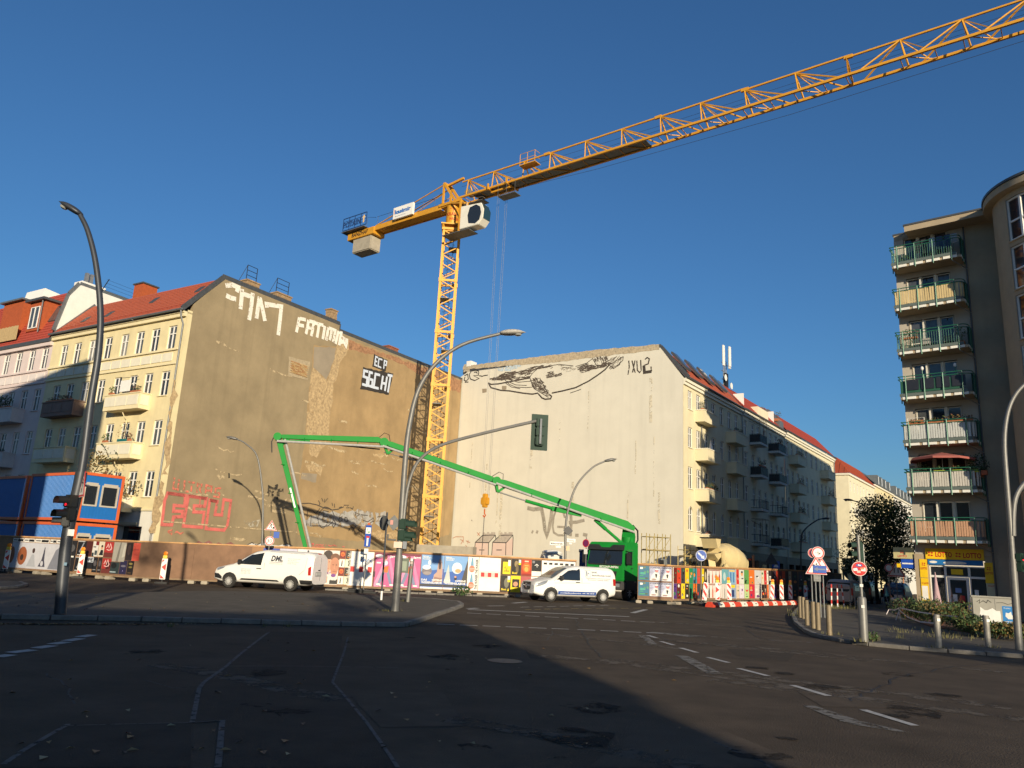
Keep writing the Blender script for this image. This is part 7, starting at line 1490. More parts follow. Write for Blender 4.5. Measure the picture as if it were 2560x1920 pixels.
lpost(652, 693, .0, 1, C_(60, 80, 165), [('r', C_(90, 110, 190), .1, .6, .9, .9)]); lpost(694, 738, .0, 1, C_(190, 190, 210), [('e', C_(120, 120, 150), .5, .85, .06, .08)]); lpost(739, 805, .0, 1, C_(225, 222, 220), [('e', C_(40, 45, 60), .4, .95, .04, .03), ('r', C_(150, 60, 60), .1, .3, .9, .34)])
lpost(806, 845, .0, 1, C_(222, 214, 206), [('e', SKIN, .27, .62, .27, .30), ('e', HAIR, .27, .88, .29, .12), ('r', HAIR, -.0, .74, .54, .88), ('e', SKIN2, .74, .55, .27, .31), ('e', C_(110, 70, 45), .74, .80, .30, .12), ('e', SKIN2, .74, .68, .22, .12), ('e', HAIR, .17, .66, .045, .012), ('e', HAIR, .38, .66, .045, .012), ('l', C_(150, 80, 70), [(.16, .47), (.38, .47)], .02), ('l', SKIN2, [(.28, .64), (.25, .55), (.3, .54)], .02), ('e', HAIR, .64, .58, .045, .012), ('e', HAIR, .85, .58, .045, .012), ('l', C_(130, 60, 55), [(.64, .39), (.86, .39)], .02), ('l', SKIN, [(.75, .56), (.72, .47), (.78, .46)], .02), ('r', SKIN, .05, .05, .35, .24), ('e', C_(120, 60, 140), .72, .27, .16, .05), ('t', C_(110, 50, 130), 'HELMUT', 0, .30, .07, 'l', .55), ('r', BLK, .5, .02, 1, .16), ('t', WHT, 'theater', .45, .13, .05, 'l', .5)], lab='poster with two faces side by side')
for i, (a, b) in enumerate(((846, 860), (861, 875))):
 for j in range(4):
  z0, z1 = .02 + (3 - j) * .25, .255 + (3 - j) * .25
  if j % 2 == 0: lpost(a, b, z0, z1, C_(120, 20, 15) if i == 0 else C_(35, 30, 28), [('e', C_(235, 110, 30), .5, .55, .35, .28), ('e', C_(190, 60, 20), .5, .5, .2, .12)] if i == 0 else [('t', C_(190, 185, 170), 'Z', .3, .35, .4), ('l', C_(200, 120, 40), [(.2, .25), (.5, .12), (.8, .3)], .03)])
  else: lpost(a, b, z0, z1, C_(225, 225, 218) if i == 0 else C_(228, 222, 195), [('p', C_(60, 60, 62), [(.35, .15), (.55, .1), (.6, .6), (.4, .7)]), ('e', C_(170, 60, 50), .5, .75, .1, .08)] if i == 0 else [('l', C_(40, 60, 45), [(.55, .15), (.68, .5), (.55, .85)], .05)])
lpost(870, 932, .0, 1.0, WHT, [('r', C_(205, 38, 30), .08, .40, .25, .56), ('r', C_(205, 38, 30), .43, .40, .60, .56), ('r', C_(205, 38, 30), .78, .40, .95, .56), ('l', C_(35, 110, 180), [(.55, .80), (.46, .76), (.48, .70), (.56, .71)], .04), ('l', C_(35, 110, 180), [(.60, .70), (.62, .78), (.68, .72)], .04), ('l', C_(35, 110, 180), [(.72, .70), (.76, .79), (.80, .76)], .04), ('l', C_(35, 110, 180), [(.92, .77), (.84, .75), (.88, .71), (.94, .71)], .04)], lab='white board with three red squares and a blue scribble')
for a, b in ((934, 991), (992, 1050)):
 lpost(a, b, .0, 1.0, C_(196, 88, 142), [('p', C_(222, 140, 178), [(.0, .0), (.5, .9), (.6, .9), (.25, .0)]), ('p', C_(214, 126, 170), [(.55, .95), (.65, .95), (1, .15), (1, .0), (.9, 0)]), ('r', C_(120, 36, 62), 0, .93, 1, 1), ('r', C_(120, 36, 62), 0, .0, .05, 1), ('e', C_(232, 228, 235), .2, .90, .17, .05), ('t', WHT, 'Jaggi', .66, .87, .07, 'l', .32), ('p', C_(120, 130, 160), [(.20, .10), (.32, .08), (.5, .42), (.56, .42), (.72, .08), (.84, .10), (.62, .55), (.42, .56)]), ('p', C_(215, 110, 40), [(.46, .42), (.62, .42), (.64, .62), (.44, .58)]), ('e', C_(190, 205, 225), .50, .70, .10, .07), ('l', SKIN, [(.46, .74), (.36, .86), (.44, .9)], .06), ('e', SKIN, .5, .83, .05, .05), ('e', C_(120, 50, 35), .49, .87, .07, .06), ('e', WHT, .24, .07, .1, .025), ('e', WHT, .82, .06, .1, .025), ('r', C_(60, 25, 35), -.03, .28, .07, .44), ('r', WHT, .1, .68, .28, .72), ('t', WHT, 'Summer', .28, .02, .04, 'l', .3)])
for i, (a, b) in enumerate(((1052, 1109), (1110, 1168))):
 sh = [('p', C_(120, 165, 215), [(0, 1), (1, 1), (1, .6), (0, .5)]), ('r', C_(58, 56, 60), 0, .07, 1, .14), ('r', WHT, 0, 0, 1, .05)]
 if i == 0: sh += [('p', C_(186, 152, 138), [(.55, .2), (.95, .2), (.95, .55), (.9, .8), (.82, .95), (.74, .8), (.7, .5), (.58, .42)]), ('e', C_(80, 62, 62), .82, .68, .06, .10), ('p', C_(150, 115, 105), [(.6, .2), (.95, .2), (.95, .32), (.6, .36)]), ('e', C_(120, 112, 118), .26, .52, .22, .13), ('e', C_(225, 228, 232), .24, .63, .18, .07), ('e', C_(215, 222, 230), .36, .77, .07, .08), ('e', C_(150, 140, 140), .28, .46, .18, .05)]
 else: sh += [('p', C_(190, 195, 190), [(.0, .2), (.18, .75), (.3, .2)]), ('p', C_(70, 66, 64), [(.75, .2), (1, .2), (1, .9), (.85, .5)]), ('e', C_(215, 226, 230), .55, .64, .22, .17), ('e', C_(190, 160, 110), .60, .56, .13, .06), ('r', BLK, .46, .28, .56, .40), ('e', SKIN, .5, .38, .05, .03)]
 sh += [('t', WHT, 'DAS', .04, .235, .055, 'l', .25), ('t', WHT, 'OFFENE', .50, .235, .055, 'l', .46), ('t', WHT, 'WISSENSLABOR', .04, .155, .06, 'l', .92), ('t', WHT, 'BERLIN', .05, .94, .028, 'l', .25), ('t', WHT, 'UNIVERSITY', .05, .90, .028, 'l', .38), ('t', WHT, 'ALLIANCE', .05, .86, .028, 'l', .32)]
 lpost(a, b, .0, 1.0, C_(52, 98, 178), sh)
lpost(1169, 1196, .0, 1.0, WHT, [('p', C_(110, 160, 190), [(.22, .70), (.55, .70), (.45, .98), (.34, .98)]), ('e', C_(225, 120, 90), .38, .64, .28, .10), ('l', WHT, [(.12, .66), (.64, .66)], .02), ('l', WHT, [(.12, .61), (.64, .61)], .02), ('p', C_(110, 160, 190), [(.22, .22), (.55, .22), (.45, .48), (.34, .48)]), ('e', C_(225, 120, 90), .38, .15, .28, .10), ('l', WHT, [(.12, .16), (.64, .16)], .02), ('l', WHT, [(.12, .11), (.64, .11)], .02)])
k0, fr0, _u = lu(1185); u_ = fr0.px(1194, 1430)[0]; m = MB().use(BLK); f_ = PF(fr0); m.text('THE HUNGER', lambda a, b, d: f_(u_ - b, .36 + a, d + .012), 0, 0, 0, .14, w=.80, bold=.03); m.text('THE HUNGER', lambda a, b, d: f_(u_ - b, 1.20 + a, d + .012), 0, 0, 0, .14, w=.80, bold=.03); part('lettering', m, None, hl)
lpost(1197, 1251, .0, 1.0, WHT, [('r', C_(225, 222, 210), .03, .38, .97, .60)] + [('r', C_(200, 35, 35) if k % 2 == 0 else C_(195, 190, 180), .10 + k * .16, .42, .26 + k * .16, .55) for k in range(5)], lab='white board with a red and white striped bar')
YL = C_(238, 212, 20)
for j, (z0, z1) in enumerate(((.51, 1.0), (.0, .49))):
 if j == 0:
  lpost(1253, 1277, z0, z1, C_(70, 62, 30), [('r', YL, .15, .05, .95, .8), ('r', WHT, .68, .55, .95, .92), ('l', C_(90, 80, 20), [(.3, .4), (.4, .5), (.5, .25), (.6, .45)], .03), ('t', C_(80, 70, 20), 'Jugend', .25, .2, .1, 'l', .55)]); lpost(1278, 1302, z0, z1, C_(28, 24, 20), [('e', C_(150, 130, 90), .5, .7, .2, .2), ('e', C_(110, 95, 60), .6, .4, .15, .3), ('r', WHT, .74, .65, .97, .97), ('r', YL, .74, .65, .97, .78), ('t', YL, 'Boxi', .1, .08, .13, 'l', .5)])
  lpost(1303, 1328, z0, z1, C_(190, 60, 25), [('e', C_(230, 110, 40), .5, .5, .4, .3), ('e', C_(248, 170, 80), .5, .4, .2, .15), ('r', C_(150, 35, 25), 0, .0, 1, .12), ('r', C_(240, 200, 170), .3, .85, .7, .93), ('r', C_(245, 190, 110), .3, .6, .7, .64)]); lpost(1329, 1353, z0, z1, C_(24, 24, 27), [('r', C_(130, 130, 135), .05, .8, .3, .95), ('l', WHT, [(.3, .65), (.5, .75), (.7, .65)], .03), ('l', WHT, [(.5, .75), (.55, .55)], .03), ('r', WHT, 0, 0, 1, .3)])
 else:
  lpost(1253, 1277, z0, z1, C_(34, 30, 24), [('e', C_(120, 118, 100), .6, .55, .25, .3), ('r', WHT, .7, .65, .97, .97), ('r', YL, .7, .6, .97, .75), ('p', YL, [(.7, .05), (.9, .05), (.8, .25)]), ('t', YL, 'Boxi', .1, .1, .12, 'l', .5)]); lpost(1278, 1302, z0, z1, YL, [('r', BLK, .15, .3, .9, .8), ('e', SKIN, .5, .5, .25, .15)]); lpost(1303, 1353, z0, z1, C_(180, 90, 90), [('r', WHT, .5, 0, 1, 1), ('e', C_(60, 60, 70), .3, .5, .1, .2)])
lpost(1354, 1438, .0, 1.0, C_(236, 234, 230), [('r', BLK, .05 + .16 * k, .88, .15 + .16 * k, .94) for k in range(6)])
F0 = Frame((7.85, 46.0), 92.0); a1_ = F0.px(1594, 1450)[0]; b1_ = F0.px(1681, 1450)[0]; Pa, Pb = F0.w(a1_, 0)[:2], F0.w(b1_, 0)[:2]; F1 = Frame(Pb, 38.5); uE_ = F1.px(1978, 1460)[0]; uF_ = F1.px(2050, 1465)[0]
def ztr(fr, px, y): return fr.px(px, y)[1]
hr, RS_ = hoarding('hoarding', 'right hoarding packed with bright posters running back into the side street', [Pa, Pb, F1.w(uE_, 0)[:2], F1.w(uE_ + 14, 0)[:2]], [ztr(F0, 1595, 1408), ztr(F0, 1681, 1413), ztr(F1, 1978, 1424), ztr(F1, 1978, 1424)], zb=.30)
FA, FBb = RS_[0][0], RS_[1][0]; TA_, TB_ = RS_[0][2] - .12, RS_[1][2] - .14
def rpost(fr, p0, p1, za, zb_, bg, shapes=(), T=None, **k):
 u0, u1 = fr.px(p0, 1450)[0], fr.px(p1, 1450)[0]; T = T or (TA_ if fr is FA else TB_ + (RS_[1][3] - RS_[1][2]) * ((u0 + u1) / 2) / RS_[1][1]); B = .34
 return poster(hr, fr, u0, u1, B + (T - B) * za, B + (T - B) * zb_, bg, shapes, **k)
for z0, z1 in ((.05, .49), (.54, .99)):
 rpost(FA, 1596, 1623, z0, z1, C_(35, 105, 135), [('r', WHT, .15, .78, .4, .92), ('p', C_(110, 120, 80), [(.4, .9), (.6, .98), (.7, .88), (.5, .82)]), ('e', C_(70, 140, 110), .6, .55, .1, .1), ('e', C_(70, 140, 110), .85, .6, .1, .1), ('r', C_(60, 190, 140), .15, .5, .55, .54), ('r', C_(80, 190, 150), .15, .42, .65, .46), ('r', C_(50, 170, 100), .15, .3, .45, .34), ('r', C_(60, 160, 80), .1, .1, .7, .16), ('e', C_(60, 90, 70), .75, .15, .15, .06)])
 for a, b in ((1624, 1651), (1652, 1679)):
  rpost(FA, a, b, z0, z1, C_(180, 182, 206), [('t', C_(40, 42, 60), 'ZONDEK', .02, .86, .12, 'l', 1.0), ('p', C_(232, 230, 222), [(.05, .02), (.98, .02), (.95, .4), (.75, .58), (.45, .58), (.2, .35)]), ('p', C_(30, 30, 36), [(.55, .22), (.65, .2), (.72, .45), (.58, .5), (.5, .45)]), ('e', C_(200, 130, 125), .65, .70, .15, .13), ('e', C_(222, 220, 220), .65, .80, .16, .06), ('l', C_(160, 40, 70), [(.48, .72), (.82, .72)], .03), ('r', C_(120, 122, 150), .03, .72, .28, .75), ('r', C_(120, 122, 150), .03, .6, .35, .63), ('r', C_(120, 122, 150), .03, .52, .25, .55), ('e', C_(150, 120, 120), .4, .1, .25, .05)])
cols = [(1684, 1692, (C_(110, 35, 30), C_(90, 55, 130))), (1692.5, 1702, (C_(215, 65, 35), C_(100, 35, 30))), (1703, 1712, (C_(60, 62, 66), C_(238, 215, 30))), (1713, 1722, (C_(238, 205, 25), C_(38, 38, 28))), (1723, 1732, (C_(40, 140, 90), C_(40, 145, 95))), (1733, 1742, (C_(60, 150, 165), C_(238, 120, 40))), (1743, 1750, (C_(215, 85, 70), C_(60, 70, 80)))]
gp_ = random.Random(4)
def filler(c):
 o = []
 for _ in range(gp_.randint(2, 4)):
  cc = gp_.choice([WHT, BLK, C_(220, 60, 50), C_(240, 150, 60), C_(70, 130, 90), C_(200, 190, 170), C_(110, 60, 120), C_(60, 60, 70)]); x = gp_.uniform(.1, .5); y = gp_.uniform(.05, .8)
  if gp_.random() < .5: o.append(('r', cc, x, y, x + gp_.uniform(.2, .45), y + gp_.uniform(.04, .16)))
  else: o.append(('e', cc, x + .15, y + .05, gp_.uniform(.1, .3), gp_.uniform(.05, .14)))
 return o
for a, b, cs_ in cols:
 for c, z0, z1 in ((cs_[0], .50, 1.0), (cs_[1], .0, .49)): rpost(FBb, a, b, z0, z1, c, filler(c))
rpost(FBb, 1682, 1683.6, -.02, 1.02, WHT)
rpost(FBb, 1753, 1760, .5, 1, C_(238, 205, 25), filler(0)); rpost(FBb, 1760.5, 1767, .5, 1, C_(50, 46, 40), [('e', C_(190, 180, 150), .5, .5, .3, .3)]); rpost(FBb, 1753, 1767, 0, .49, C_(120, 95, 60), [('r', YL, .3, .7, .9, .95), ('r', BLK, .1, .3, .6, .6)])
bott = lambda x, c: [('p', c, [(x - .05, .02), (x + .05, .02), (x + .045, .55), (x + .015, .75), (x + .015, .9), (x - .015, .9), (x - .015, .75), (x - .045, .55)])]
for z0, z1 in ((.5, .97), (.02, .48)): rpost(FBb, 1768, 1804, z0, z1, C_(236, 230, 222), bott(.12, C_(50, 35, 35)) + bott(.36, C_(215, 130, 110)) + bott(.6, C_(60, 40, 35)) + bott(.84, C_(190, 70, 60)) + [('e', C_(235, 140, 50), .6, .5, .1, .13), ('r', C_(150, 60, 50), .05, .93, .9, .98)])
rpost(FBb, 1804.5, 1821, .5, 1, C_(110, 170, 180), [('e', C_(190, 215, 215), .4, .5, .2, .3)]); rpost(FBb, 1821.5, 1839, .5, 1, C_(140, 185, 215), [('r', C_(80, 130, 180), .2, .1, .4, .8), ('r', C_(235, 200, 90), .1, .85, .9, .95), ('r', C_(80, 130, 180), .6, .1, .8, .8)]); rpost(FBb, 1804.5, 1818, 0, .49, C_(222, 214, 205), bott(.5, C_(40, 32, 34))); rpost(FBb, 1819, 1839, 0, .49, C_(150, 170, 200), [('r', YL, .3, .75, .9, .95), ('r', C_(50, 70, 120), .4, .1, .8, .6)])
rpost(FBb, 1839.4, 1840.4, -.05, 1.03, WHT)
rc = [(1841, 1847, C_(215, 50, 45), C_(225, 205, 180)), (1847.5, 1860, C_(215, 220, 210), C_(222, 214, 225)), (1860.5, 1872, C_(95, 160, 85), C_(190, 215, 150)), (1872.5, 1886, C_(235, 120, 45), C_(205, 45, 70)), (1886.5, 1903, C_(205, 205, 205), C_(212, 208, 205)), (1903.5, 1910, C_(220, 212, 190), C_(50, 38, 42)), (1910.5, 1916, C_(215, 45, 55), C_(60, 40, 44)), (1917, 1921, WHT, C_(235, 120, 60)), (1921.5, 1932, C_(45, 36, 40), C_(230, 225, 220)), (1932.5, 1940, C_(60, 40, 60), C_(95, 60, 140)), (1940.5, 1948, C_(215, 60, 40), C_(120, 40, 40)), (1948.5, 1955, C_(110, 50, 60), C_(235, 130, 80)), (1955.5, 1963, C_(220, 80, 40), C_(150, 60, 45)), (1963.5, 1971, C_(70, 45, 40), C_(60, 50, 48)), (1971.5, 1978, C_(215, 195, 160), C_(190, 160, 120)), (1980, 1994, C_(50, 50, 55), C_(60, 56, 60)), (1996, 2008, C_(80, 78, 80), C_(50, 48, 52)), (2010, 2030, C_(55, 55, 60), C_(65, 60, 66))]
for a, b, c, d in rc:
 for q, z0, z1 in ((c, .5, 1.0), (d, 0, .49)): rpost(FBb, a, b, z0, z1, q, filler(0))
RW_R = M('reflective_red', (.55, .035, .025), .45, var=.1); RW_W = M('reflective_white', (.72, .70, .66), .45, var=.06); AMB = M('amber_lens', (.75, .22, .01), .2, var=.1, spec=.8); LBX = M('lamp_yellow', (.75, .52, .06), .5, var=.06)
def beacon(label, P, rz, z0=.25, tri=1, lamp=True, tilt=0, stripe=1):
 t = thing('warning_beacon', label, 'warning beacon', P, rz, 'red and white warning beacons'); w, h = .27, 1.02
 f = lambda u, v, d: (u, -.02 - d, v)
 part('board', MB().prism([(-w / 2, z0), (w / 2, z0), (w / 2, z0 + h), (-w / 2, z0 + h)], f, -.04, 0), RW_W, t, bevel=.01)
 if tri: polys = [[(-.10, .42), (.11, .60), (-.10, .78)] if tri > 0 else [(.10, .42), (-.11, .60), (.10, .78)], [(-.10, .04), (.11, .04), (.11, .22)] if tri > 0 else [(.10, .04), (-.11, .04), (-.11, .22)], [(-.0, .96), (.11, .96), (.11, .80)] if tri > 0 else [(0, .96), (-.11, .96), (-.11, .80)]]
 else:
  polys = [[(-.11, .04), (.02, .04), (-.11, .22)], [(-.11, .46), (.11, .16), (.11, .36), (-.11, .66)], [(-.11, .90), (.11, .60), (.11, .80), (-.0, .96), (-.11, .96)]]
  if stripe < 0: polys = [[(-a, b) for a, b in p] for p in polys]
 for k, p in enumerate(polys): part('stripe', MB().sheet([(a, z0 + b) for a, b in p], f, .004), RW_R, t)
 part('stand', MB().box(-.03, .03, -.0, .05, 0, z0 + .02), DARKM, t); part('foot', MB().box(-.3, .3, -.2, .25, 0, .1), BLKP, t, bevel=.02)
 if lamp:
  part('lamp_base', MB().box(-.1, .1, -.07, .05, z0 + h, z0 + h + .16), LBX, t, bevel=.015)
  part('lamp_lens', MB().lathe([(.03, -.06), (.10, -.05), (.11, 0), (.10, .05), (.03, .06)], (0, -.01, z0 + h + .25), (0, 1, 0), 18), AMB, t, smooth=True)
 t.rotation_euler = (0, tilt, rz); return t
for px, py, Y, lb, tr_ in ((12, 1424, 43.2, 'warning beacon with amber lamp before the white figure poster at the left edge', -1), (198, 1436, 41.6, 'warning beacon with amber lamp before the dark posters right of the lamp post', -1), (405, 1450, 40.0, 'warning beacon with amber lamp before the bare brown boards', -1)):
 P = atY(px, py, Y); beacon(lb, (P[0], P[1], 0), RAD(8), .22, tr_)
BFR = Frame(np.array(gnd(1773, 1518)[:2]) + np.array([-.45, .35]), 37.6)
for px, Y, lb, tr_, lp, tl_, st in ((1759, 47.0, 'tilted striped beacon without a lamp nearest the blue arrow sign post', 0, False, .12, 1), (1794, 49.0, 'arrow beacon with amber lamp at the bottle poster', 1, True, 0, 1), (1824, 51.6, 'striped beacon with amber lamp and blue scribbles at the teal posters', 0, True, -.04, 1), (1929, 61.0, 'tilted striped beacon with amber lamp before the dark and purple posters', 0, True, .06, 1), (1954, 63.2, 'striped beacon with amber lamp before the two red poster columns', 0, True, 0, 1), (1976, 65.6, 'striped beacon with amber lamp at the sunlit end of the right hoarding', 0, True, 0, 1), (2014, 70.0, 'shaded arrow beacon with lamp farthest along the right hoarding', 1, True, 0, 1)):
 P = BFR.w(BFR.px(px, 1480)[0], 0); beacon(lb, (P[0], P[1], .12), RAD(-14), .22, tr_, lp, tl_, st)
KBR = M('kerb_red', (.58, .06, .03), .5, var=.12, scale=5); KBW = M('kerb_white', (.72, .69, .62), .5, var=.08, scale=5, dirt=.2)
kb = [(1775, 1519), (1832, 1513), (1890, 1507), (1938, 1502), (1982, 1497), (2022, 1494)]; k0_ = np.array(gnd(1773, 1518)[:2]); kd = None
kaz = 37.6; KF = Frame(k0_, kaz); ku = [KF.px(p[0], p[1])[0] for p in kb]
for i, (a, b) in enumerate(zip(ku, ku[1:])):
 t = thing('kerb_barrier', ['nearest', 'second', 'third', 'fourth', 'farthest'][i] + ' red and white barrier block along the right hoarding', 'kerb barrier', KF.w(a, 0), KF.rz, 'red and white barrier blocks'); L = b - a; n = 4
 pr = [(-.2, .0), (-.2, .1), (-.1, .26), (.1, .26), (.2, .1), (.2, .0)]
 for k in range(n): part('block', MB().prism(pr, lambda u, v, d: (d, u, v), k * L / n + .01, (k + 1) * L / n - .01), KBR if k % 2 == 0 else KBW, t, bevel=.012)
 for k in (1, 3): part('sticker', MB().box((k + .4) * L / n, (k + .6) * L / n, -.19, -.17, .09, .17), DRK, t)
 if i == 0 or True: part('end_shoe', MB().prism([(-.24, 0), (-.22, .14), (-.1, .3), (.1, .3), (.22, .14), (.24, 0)], lambda u, v, d: (d, u, v), -.12, .12), KBR, t)
# ================================================================ LAMPS, SIGNALS, SIGNS
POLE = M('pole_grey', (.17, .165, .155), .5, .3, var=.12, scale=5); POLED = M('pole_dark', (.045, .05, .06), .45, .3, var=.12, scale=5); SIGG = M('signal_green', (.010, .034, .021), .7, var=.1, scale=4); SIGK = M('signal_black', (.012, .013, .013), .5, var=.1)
SBACK = M('sign_back', (.16, .16, .155), .5, .5, var=.15, scale=6); SRED = M('sign_red', (.50, .02, .02), .4, var=.05); SWHT = M('sign_white', (.74, .72, .68), .4, var=.04); SBLU = M('sign_blue', (.012, .07, .36), .4, var=.06)
def yp(pts, Y): return [Vector(atY(a, b, Y)) for a, b in pts]
def smooth_path(P, n=6):
 out = []
 for i in range(len(P) - 1):
  p0, p1, p2, p3 = P[max(0, i - 1)], P[i], P[i + 1], P[min(len(P) - 1, i + 2)]
  for k in range(n):
   t = k / n; out.append(.5 * ((2 * p1) + (p2 - p0) * t + (2 * p0 - 5 * p1 + 4 * p2 - p3) * t * t + (3 * p1 - p0 - 3 * p2 + p3) * t ** 3))
 return out + [P[-1]]
def lamp_post(name, label, base, path, r0, r1, mat, head_dir, sleeve=None, arms=(), headscale=1.0, group='street lamps', headmat=None):
 t = thing(name, label, 'street lamp', base, 0, group); B = Vector(base)
 sp = smooth_path([B] + path); n = len(sp); pts = [p - B for p in sp]
 part('pole', MB().tube(pts, [r0 + (r1 - r0) * k / (n - 1) for k in range(n)], 14), mat, t, smooth=True)
 if sleeve:
  m = MB(); hh = 0; lo = [p for p in pts if p.z <= sleeve]; m.tube(lo if len(lo) > 1 else [(0, 0, 0), (0, 0, sleeve)], r0 * 1.18, 16); part('sleeve', m, mat, t, smooth=True)
 e = pts[-1]; d = Vector(head_dir).normalized(); L = .78 * headscale; m = MB(); ss = []
 for k in range(11):
  q = k / 10; w = .19 * headscale * (sin(pi * min(1, .12 + q * .95)) ** .6); ss.append((e + d * (L * q - .05), w))
 sd_ = d.cross(Vector((0, 0, 1))).normalized(); upv = sd_.cross(d); vs = []
 for c, w in ss:
  for j in range(12):
   a = 2 * pi * j / 12; vs.append(c + sd_ * (w * cos(a)) + upv * (w * (.55 if sin(a) > 0 else .38) * sin(a)))
 k = len(ss); m.add(vs, [(i * 12 + j, i * 12 + (j + 1) % 12, (i + 1) * 12 + (j + 1) % 12, (i + 1) * 12 + j) for i in range(k - 1) for j in range(12)] + [tuple(range(11, -1, -1)), tuple(range((k - 1) * 12, k * 12))])
 h = part('lamp_head', m, headmat or mat, t, smooth='full')
 m = MB(); m.lathe([(.11 * headscale, 0), (.09 * headscale, -.05), (.03, -.075)], e + d * L * .62 - upv * .05 * headscale, (upv.x, upv.y, upv.z), 12); part('lamp_glass', m, M('lamp_glass', (.3, .3, .28), .1, var=0, spec=.8), h, smooth=True)
 for ap, ra in arms:
  A = [p - B for p in smooth_path(ap)]; part('arm', MB().tube(A, ra, 10), mat, t, smooth=True)
 return t
k_ = 2560 / 2212.0
def D(pts): return [(a * k_, b * k_) for a, b in pts]
bL = gnd(150, 1535, .12); YL_ = bL[1]
lamp_post('street_lamp', 'tall dark curved street lamp on the traffic island at the left', tuple(bL), yp(D([(145, 1160), (176, 1020), (196, 870), (213, 760), (217, 670), (207, 570), (190, 500), (172, 462)]), YL_), .115, .06, POLED, Vector(atY(134 * k_, 438 * k_, YL_)) - Vector(atY(170 * k_, 460 * k_, YL_)), sleeve=3.55)
bC = gnd(987, 1528, .12); YC = bC[1]
armp = yp(D([(868, 1180), (874, 1100), (884, 1040), (905, 995), (950, 963), (1040, 937), (1165, 908)]), YC - .05)
lamp_post('street_lamp', 'grey street lamp with a long signal arm in the middle of the picture', tuple(bC), yp(D([(862, 1200), (875, 1000), (886, 910), (905, 840), (942, 785), (1000, 744), (1084, 720)]), YC), .11, .055, POLE, Vector(atY(1128 * k_, 717 * k_, YC)) - Vector(atY(1084 * k_, 719 * k_, YC)), sleeve=2.1, arms=[(armp, .055)], headscale=1.2, headmat=M('lamp_head_speckled', (.34, .32, .29), .6, var=.35, scale=26))
bR = gnd(2548, 1625, .12); YR = bR[1]
lamp_post('street_lamp', 'grey street lamp with a signal and a curved arm at the right picture edge', tuple(bR), yp([(2533, 1420), (2526, 1320), (2516, 1194), (2511, 1100), (2520, 1030), (2542, 982), (2580, 945)], YR), .088, .05, POLE, (1, 0, .15), sleeve=2.7, arms=[(yp([(2534, 1340), (2534, 1283), (2541, 1240), (2562, 1208), (2600, 1180)], YR - .05), .07)])
for pts, Y, lab, hd, rr in ((D([(565, 1200), (568, 1100), (566, 1050), (555, 985), (530, 958), (512, 949)]), 48, 'slim street lamp curving left before the bare beige fire wall', D([(490, 944), (512, 949)]), .07), (D([(1221, 1230), (1222, 1140), (1230, 1090), (1248, 1045), (1280, 1010), (1308, 996)]), 47, 'slim street lamp curving right before the white gable', D([(1330, 992), (1308, 996)]), .08), ([(2003, 1460), (2003, 1350), (2014, 1322), (2042, 1301), (2056, 1297)], 70, 'slim street lamp in the shade of the side street', [(2068, 1296), (2056, 1297)], .08), ([(2215, 1430), (2213, 1330), (2190, 1285), (2150, 1258), (2130, 1251)], 64, 'slim street lamp rising out of the dark tree crown', [(2113, 1249), (2130, 1251)], .07)):
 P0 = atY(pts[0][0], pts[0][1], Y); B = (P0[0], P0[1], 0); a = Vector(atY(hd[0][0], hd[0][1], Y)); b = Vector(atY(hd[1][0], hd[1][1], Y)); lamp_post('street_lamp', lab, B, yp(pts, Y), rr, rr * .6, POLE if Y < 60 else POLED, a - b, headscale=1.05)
SIGL = {'r': M('red_lens', (.16, .01, .01), .25, var=0), 'g': M('green_lens', (.01, .06, .04), .25, var=0), 'y': M('amber_off', (.12, .06, .01), .25, var=0)}
REDON = M('red_signal_lit', (1.0, .012, .03), .3, var=0, emit=2.2)
def signal(label, P, rz, n=2, mat=SIGG, lit=None, back=False, man=False, sc=1.0, lens=('r', 'y', 'g'), slim=False):
 t = thing('traffic_signal', label, 'traffic light', P, rz); w = .30
 for k in range(n):
  z = -(k + 1) * .33
  h = part('housing', MB().box(-w / 2, w / 2, -.02, .20, z + .005, z + .325), mat, t, bevel=.03)
  if k == lit and man:
   f = lambda u, v, d: (u, -.03 - d, z + .165 + v); m = MB().use(REDON); m.disc(0, .085, .026, .026, f, .006, 10); m.sheet([(-.03, .05), (.03, .05), (.026, -.02), (-.026, -.02)], f, .007); m.sheet([(-.085, .045), (.085, .045), (.085, .02), (-.085, .02)], f, .008); m.sheet([(-.026, -.02), (-.004, -.02), (-.01, -.11), (-.03, -.11)], f, .0085); m.sheet([(.026, -.02), (.004, -.02), (.01, -.11), (.03, -.11)], f, .0085); part('red_man', m, None, h)
  else: part('lens', MB().lathe([(.105, .0), (.10, .012), (.03, .03)], (0, -.02, z + .165), (0, -1, 0), 16), REDON if k == lit else SIGL[lens[min(k, 2)]], h)
  m = MB()
  for q in range(13):
   a0, a1 = pi * (-.15 + 1.3 * q / 13), pi * (-.15 + 1.3 * (q + 1) / 13)
   m.add([(.128 * cos(a0), -.02, z + .165 + .128 * sin(a0)), (.128 * cos(a1), -.02, z + .165 + .128 * sin(a1)), (.122 * cos(a1), -.30, z + .15 + .122 * sin(a1)), (.122 * cos(a0), -.30, z + .15 + .122 * sin(a0))], [(0, 1, 2, 3)])
  part('visor', m, mat, h)
 if back:
  b_ = .30; m = MB(); m.box(-b_, b_, .0, .02, -n * .33 - .15, .15); part('backboard', m, mat, t, bevel=.0);
  part('bracket', MB().tube([(0, .24, -.05), (0, .24, -n * .33 + .05)], .045, 8), STEEL, t)
 t.scale = (sc, sc, sc); return t
P = Vector(atY(1350, 1046, YC)); signal('rear of the three lamp signal hanging from the end of the mast arm', (P.x, P.y + .05, P.z), RAD(188), 3, back=True, sc=.98)
